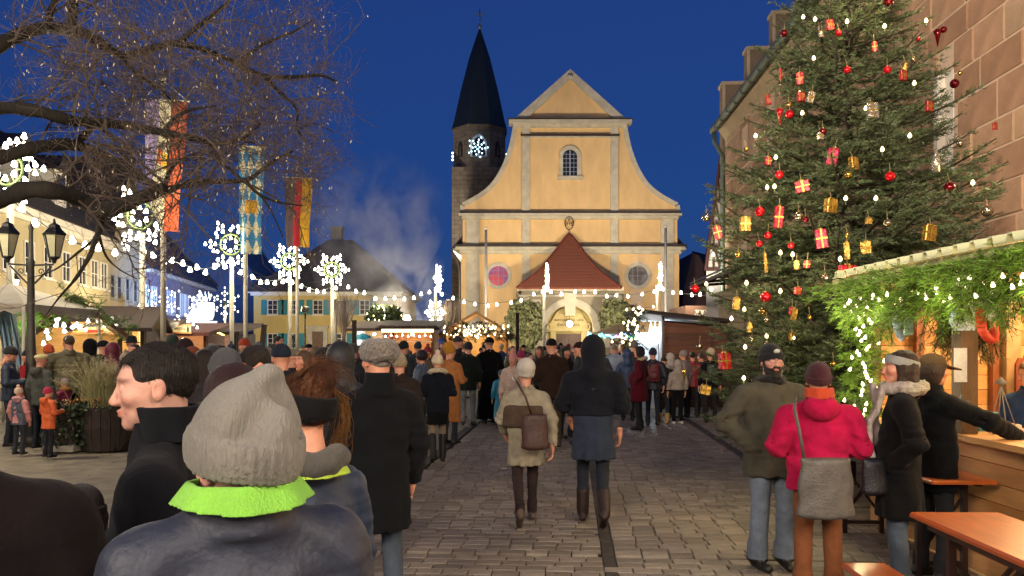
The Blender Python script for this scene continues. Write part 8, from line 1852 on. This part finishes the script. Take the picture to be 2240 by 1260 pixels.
for row, d0 in enumerate((14.4, 15.6, 17.0, 18.6, 21.5, 24.5, 28.0, 32.0, 37.0)):
    px = 20.0 + 10 * row
    while px < 1545:
        d = d0 + rg.normal(0, .7); x = PX(px, d); px += (.66 + .34 * rg.random()) * FPX / d0
        if d0 < 18 and (px > 560 or (d0 < 15 and px < 130)): continue
        if any(a < x < b and c < d < e for a, b, c, e in AVOID) or any(abs(x - u) < .38 and abs(d - v) < .5 for u, v in placed): continue
        if 1000 < px < 1500 and d < 17.4: continue
        fem = rg.random() < .48; H = (1.60 if fem else 1.74) + rg.normal(0, .06); cc = COATS[int(rg.choice(12, p=[.2, .15, .15, .08, .09, .08, .05, .05, .05, .04, .04, .02]))]; hc = HATS[int(rg.choice(8, p=[.3, .2, .08, .12, .14, .05, .05, .06]))]; hr = HAIRC[int(rg.integers(5))]
        hk = rg.choice(['beanie', 'bobble', 'cap', 'none', 'hood', 'slouch', 'flat'], p=[.36, .1, .1, .26, .1, .04, .04]); hem = float(rg.choice([.8, .62, .78])); pose = P(*[('down', 'down'), ('pocket', 'pocket'), ('hold', 'hold'), ('hold', 'phone')][int(rg.choice(4, p=[.25, .3, .33, .12]))], stride=float(rg.choice([0, .2, -.2]))); face = float(rg.choice([0, 20, -20, 60, -60, 95, -95, 150, 180, -150], p=[.13, .11, .11, .09, .09, .1, .1, .09, .09, .09]))
        q_ = .008 if cc[2] == 'puffer' and rg.random() < .5 else 0.0; kw = dict(coat=(cc[0], cc[2]), ck=dict(hem=hem, quilt=q_), pose=pose, fem=fem, res=2, skin=SKINS[int(rg.integers(4))], legs=(('1d2029', '2c3442', '15151a', '3a3630')[int(rg.integers(4))], 'denim'))
        who = 'woman' if fem else 'man'; hd = ''
        if hk == 'none': kw['hair'] = (('long' if rg.random() < .6 else 'bob') if fem else 'short', hr[0]); hd = 'with ' + hr[1] + (' long hair' if kw['hair'][0] == 'long' else ' hair')
        elif hk == 'hood': kw['ck']['hood'] = 'up'; hd = 'with the hood up'
        else:
            kw['hat'] = (hk, hc[0], 'knit' if hk in ('beanie', 'bobble', 'slouch') else 'wool'); hd = 'in a ' + hc[1] + ' ' + {'beanie': 'beanie', 'bobble': 'bobble hat', 'cap': 'cap', 'slouch': 'slouchy hat', 'flat': 'flat cap'}[hk]
            if fem and rg.random() < .4: kw['hair'] = ('long', hr[0])
        land = min(LAND, key=lambda t: abs(t[0] - (CX + x * FPX / d)))[1]
        for depth in ('', ' far back', ' further forward', ' facing us' if abs(face) > 140 else ' seen from behind', ' in the thick of the crowd'):
            lab = '%s in %s %s %s%s' % (who, cc[1], 'coat' if hem < .7 else 'jacket', hd, depth); full = lab + ' ' + land
            if full not in used_lab and len(full.split()) <= 16: break
        else:
            if full in used_lab or len(full.split()) > 16: continue
        used_lab.add(full); placed.append((x, d)); ncrowd += 1; t_ = person(full, (x, d, 0), face, H, **kw); t_.rotation_euler[0] = rg.normal(0, .022); t_.rotation_euler[1] = rg.normal(0, .02); t_.scale = (t_.scale[0] * rg.uniform(.93, 1.12),) + tuple(t_.scale[1:])
print('crowd', ncrowd)
def pack_mesh():
    F = Field((-.2, -.16, -.28), (.2, .16, .28), .014); F.cone(-.23, .2, (.15, .085), (.12, .065), (0, 0), .0, rim=.05); F.ell((0, -.07, -.08), (.11, .05, .1), .02); F.noise(.004, 22, 1); return field_mesh('backpack_body', F)
pm = pack_mesh(); nb = 0
for o in [o for o in C.objects if o.type == 'EMPTY' and o.name.startswith('person')]:
    a = o.rotation_euler[2]; d = o.location.y
    if 14 < d < 24 and abs(math.sin(a / 2)) < .35 and abs(o.location.x) < 7 and rg.random() < .16 and nb < 9:
        cc = ('1a2a4a', '5a1e22', '2a3a2a', '3a3a3e', '6a5a40', '20202a', '7a3a1e', '3a4a5a', '4a2a4a')[nb]; nm = ('dark blue', 'wine red', 'dark green', 'charcoal', 'sand coloured', 'blackish', 'rust coloured', 'slate blue', 'plum coloured')[nb]; nb += 1; k = o.scale[2]
        b = thing('backpack', '%s backpack worn by someone in the crowd' % nm, 'backpack', (o.location.x + math.sin(a) * .2, d - math.cos(a) * .2, 1.22 * k), a, 'backpacks worn in the crowd', k); link('body', pm, b, mats=[cloth(cc, 'puffer')])
        q = MB()
        for s in (-1, 1): q.tube([(s * .08, .06, .17), (s * .1, .14, .24), (s * .11, .24, .2)], .016, 5)
        q.build('strap', cloth(cc, 'puffer'), b)
# ================================================================ the lamps' own light, with added fill lamps
WL_ = (1.0, .84, .56)
for i, (x, y, z, k) in enumerate(lights_pts): lamp('bulb_light', (x, y, z), 330 * k, WL_, .25)
for i, (t, kind, colour, px, py) in enumerate([o for o in ORN if o[1] == 'light']):
    if i % 3 == 0: p = t.location; lamp('candle_glow', (p.x - .05, p.y - .16, p.z + .05), 7.0, (1, .76, .4), .05)
lamp('lantern_light', (PX(890, 50), 48.6, PZ(690, 50)), 300, (1, .92, .78), .5); lamp('smoke_fill', (PX(830, 45), 45, 2.9), 260, (1, .9, .75), .4)  # the second of these is added fill that brightens the smoke
lamp('porch_light', (PORCH_LAMP.x, PORCH_LAMP.y - .5, PORCH_LAMP.z), 150, (1, .82, .5), .3)
# church front floodlights; the other floodlights are added to brighten their walls
def floodlight(lab, loc, target, power, col, spot, size=.3):
    t = thing('floodlight', lab, 'floodlight', loc); d = (Vector(target) - Vector(loc)).normalized()
    q = MB(); q.tube([(0, 0, -loc[2]), (0, 0, -.15)], .04, 6); q.build('mast', IRON, t); o = MB(); o.box((0, 0, 0), (.35, .18, .25), bevel=.02); h = o.build('housing', IRON, t, rot=d.to_track_quat('Y', 'Z').to_euler())
    g = MB(); g.box((0, .1, 0), (.3, .01, .2)); g.build('glass', LIT, h)
    lamp('flood_light', Vector(loc) + d * .2, power, col, size, None, spot, target, .7)
floodlight('left floodlight on a mast aimed at the church front', (PX(1075, 40), 42, 2.1), (CHX - 2, CD, 9), 6700, (1, .83, .6), 75)
floodlight('right floodlight on a mast aimed at the church front', (PX(1420, 40), 42, 2.1), (CHX + 2, CD, 9), 6700, (1, .83, .6), 75)
floodlight('floodlight on a mast aimed at the yellow house', (PX(620, 44), 46, 2.2), (PX(700, 62), 62, 3.5), 3400, (1, .85, .6), 95)  # added source that lifts the house front
floodlight('floodlight on a mast aimed up at the church tower', (PX(982, 62), 61, 5.2), (PX(1046, 72), 72, 20), 9000, (1, .87, .7), 70)  # added fitting that brings up the dim tower stone
floodlight('floodlight on a mast aimed at the left row of houses', (-9.0, 33.5, 3.3), (-21, 37, 5.5), 5200, (1, .85, .6), 115)  # invented source for the cream houses
floodlight('tall floodlight mast behind the photographer aimed at the sandstone hall', (-2.5, -3.0, 6.2), (8.3, 14, 8.2), 10500, (1, .82, .64), 62, .5)  # unseen mast added behind the camera to wash the hall wall
floodlight('small floodlight on a mast lighting the half timbered gable', (6.1, 27.2, 2.6), (8.1, 30, 7), 1200, (1, .9, .75), 80)  # added fitting tucked behind the hut to light the gable
lamp('banner_light', (-7.6, 17.5, 2.6), 2200, (1, .86, .62), .3, None, 60, (-7.6, 21, 7), .8)  # added spot without a fitting, brightens the banners
lamp('blue_wash', PT(452, 704, 31.2), 60000, (.14, .34, 1), .15, None, 32, (PX(388, 53), 53, 7.0), .9)
old_lamp((-3.2, -3.2, 0), 'lit street lamp standing behind the photographer on the left', 0, False, True, 4.2, 1.3)  # this lamp and the next are unseen, added as foreground fill
old_lamp((4.2, -2.5, 0), 'lit street lamp standing behind the photographer on the right', 0, False, True, 4.2, 1.3)
old_lamp((-8.2, 4.2, 0), 'lit street lamp under the bare tree left of the picture', 0, False, True, 3.4, 1.2)  # off-view lamp added to light the bare tree's twigs
lamp('street_fill', (-3.2, -3.2, 5.3), 1850, (1, .84, .66), .9); lamp('street_fill', (4.2, -2.5, 5.3), 1600, (1, .83, .64), .9); lamp('street_fill', (-8.2, 4.2, 4.5), 420, (1, .84, .62), .3)  # output of the three added off-view lamps above
old_lamp((-9.5, 11.2, 0), 'lit street lamp beyond the left edge of the picture near the planter', 0, False, True, 3.6, 1.2)  # off-view lamp added to brighten the left side
lamp('street_fill', (-9.5, 11.2, 4.7), 1100, (1, .86, .62), .3)
for x_, y_, e_, w_ in ((-7.5, -5.5, 1500, 'farthest left'), (8.6, -5.0, 900, 'farthest right'), (.6, -7.5, 1400, 'middle')):  # unseen row added to fill and soften the shadows
    old_lamp((x_, y_, 0), 'lit street lamp at the %s of the row behind the photographer' % w_, 0, False, True, 4.2, 1.3)['group'] = 'added fill lamps behind the camera'
    lamp('street_fill', (x_, y_, 5.3), e_, (1, .84, .66), .9)
# ================================================================ smoke from the grill stalls
def smoke(lab, centre, half, dens, seed, lean=(0, 0), scale=.55, col=(.95, .96, .98)):
    F = Field((-half[0] * 1.3, -half[1] * 1.3, -half[2] * 1.1), (half[0] * 1.3, half[1] * 1.3, half[2] * 1.1), max(half) / 14)
    for k in range(6):
        t = k / 5; F.ell((lean[0] * (t - .5) * 2 * half[2], lean[1] * (t - .5) * half[2], (t - .5) * 1.6 * half[2]), (half[0] * (.35 + .6 * t), half[1] * (.35 + .6 * t), half[2] * .35), half[0] * .3)
    me = field_mesh('smoke', F, smooth_it=2); m = bpy.data.materials.new('smoke'); m.use_nodes = True; n, l = m.node_tree.nodes, m.node_tree.links; n.clear()
    out = n.new('ShaderNodeOutputMaterial'); pvn = n.new('ShaderNodeVolumePrincipled'); pvn.inputs['Color'].default_value = col + (1,); pvn.inputs['Anisotropy'].default_value = .2
    tc = n.new('ShaderNodeTexCoord'); mp = n.new('ShaderNodeMapping'); mp.inputs['Location'].default_value = (seed, seed * .7, 0); mp.inputs['Scale'].default_value = (1, 1, .8); l.new(tc.outputs['Object'], mp.inputs['Vector'])
    nz = n.new('ShaderNodeTexNoise'); nz.inputs['Scale'].default_value = scale; nz.inputs['Detail'].default_value = 4; nz.inputs['Roughness'].default_value = .6; nz.inputs['Distortion'].default_value = .6; l.new(mp.outputs[0], nz.inputs['Vector'])
    rp = n.new('ShaderNodeMapRange'); rp.inputs[1].default_value = .43; rp.inputs[2].default_value = .72; rp.inputs[3].default_value = 0; rp.inputs[4].default_value = dens; l.new(nz.outputs['Fac'], rp.inputs[0])
    # thin out towards the hull
    ln_ = n.new('ShaderNodeVectorMath'); ln_.operation = 'DIVIDE'; ln_.inputs[1].default_value = (half[0] * 1.1, half[1] * 1.1, half[2] * 1.05); l.new(tc.outputs['Object'], ln_.inputs[0]); le = n.new('ShaderNodeVectorMath'); le.operation = 'LENGTH'; l.new(ln_.outputs[0], le.inputs[0])
    mr = n.new('ShaderNodeMapRange'); mr.inputs[1].default_value = .25; mr.inputs[2].default_value = 1.0; mr.inputs[3].default_value = 1; mr.inputs[4].default_value = 0; l.new(le.outputs['Value'], mr.inputs[0])
    mu = n.new('ShaderNodeMath'); mu.operation = 'MULTIPLY'; l.new(rp.outputs[0], mu.inputs[0]); l.new(mr.outputs[0], mu.inputs[1]); l.new(mu.outputs[0], pvn.inputs['Density']); l.new(pvn.outputs[0], out.inputs['Volume'])
    me.materials.clear(); me.materials.append(m); o = link('smoke', me, None, centre); tag(o, lab, 'smoke', None, 'stuff'); return o
C.cycles.volume_bounces = 1; C.cycles.volume_step_rate = 3.0; C.cycles.volume_max_steps = 48
smoke('pale smoke drifting up behind the yellow house roof', (PX(815, 50), 50, PZ(520, 50)), (5.6, 3.0, 5.6), .42, 3.1, (.1, 0))
smoke('thick smoke rolling between the yellow house and the church', (PX(880, 46.5), 46.5, PZ(650, 46.5)), (3.2, 1.5, 3.6), .45, 9.3, (-.2, 0))
smoke('thin steam rising from the brown hut before the church', (PX(1398, 30), 30, PZ(620, 30)), (.55, .5, 1.5), 3.0, 5.2, (.15, 0), 1.4)
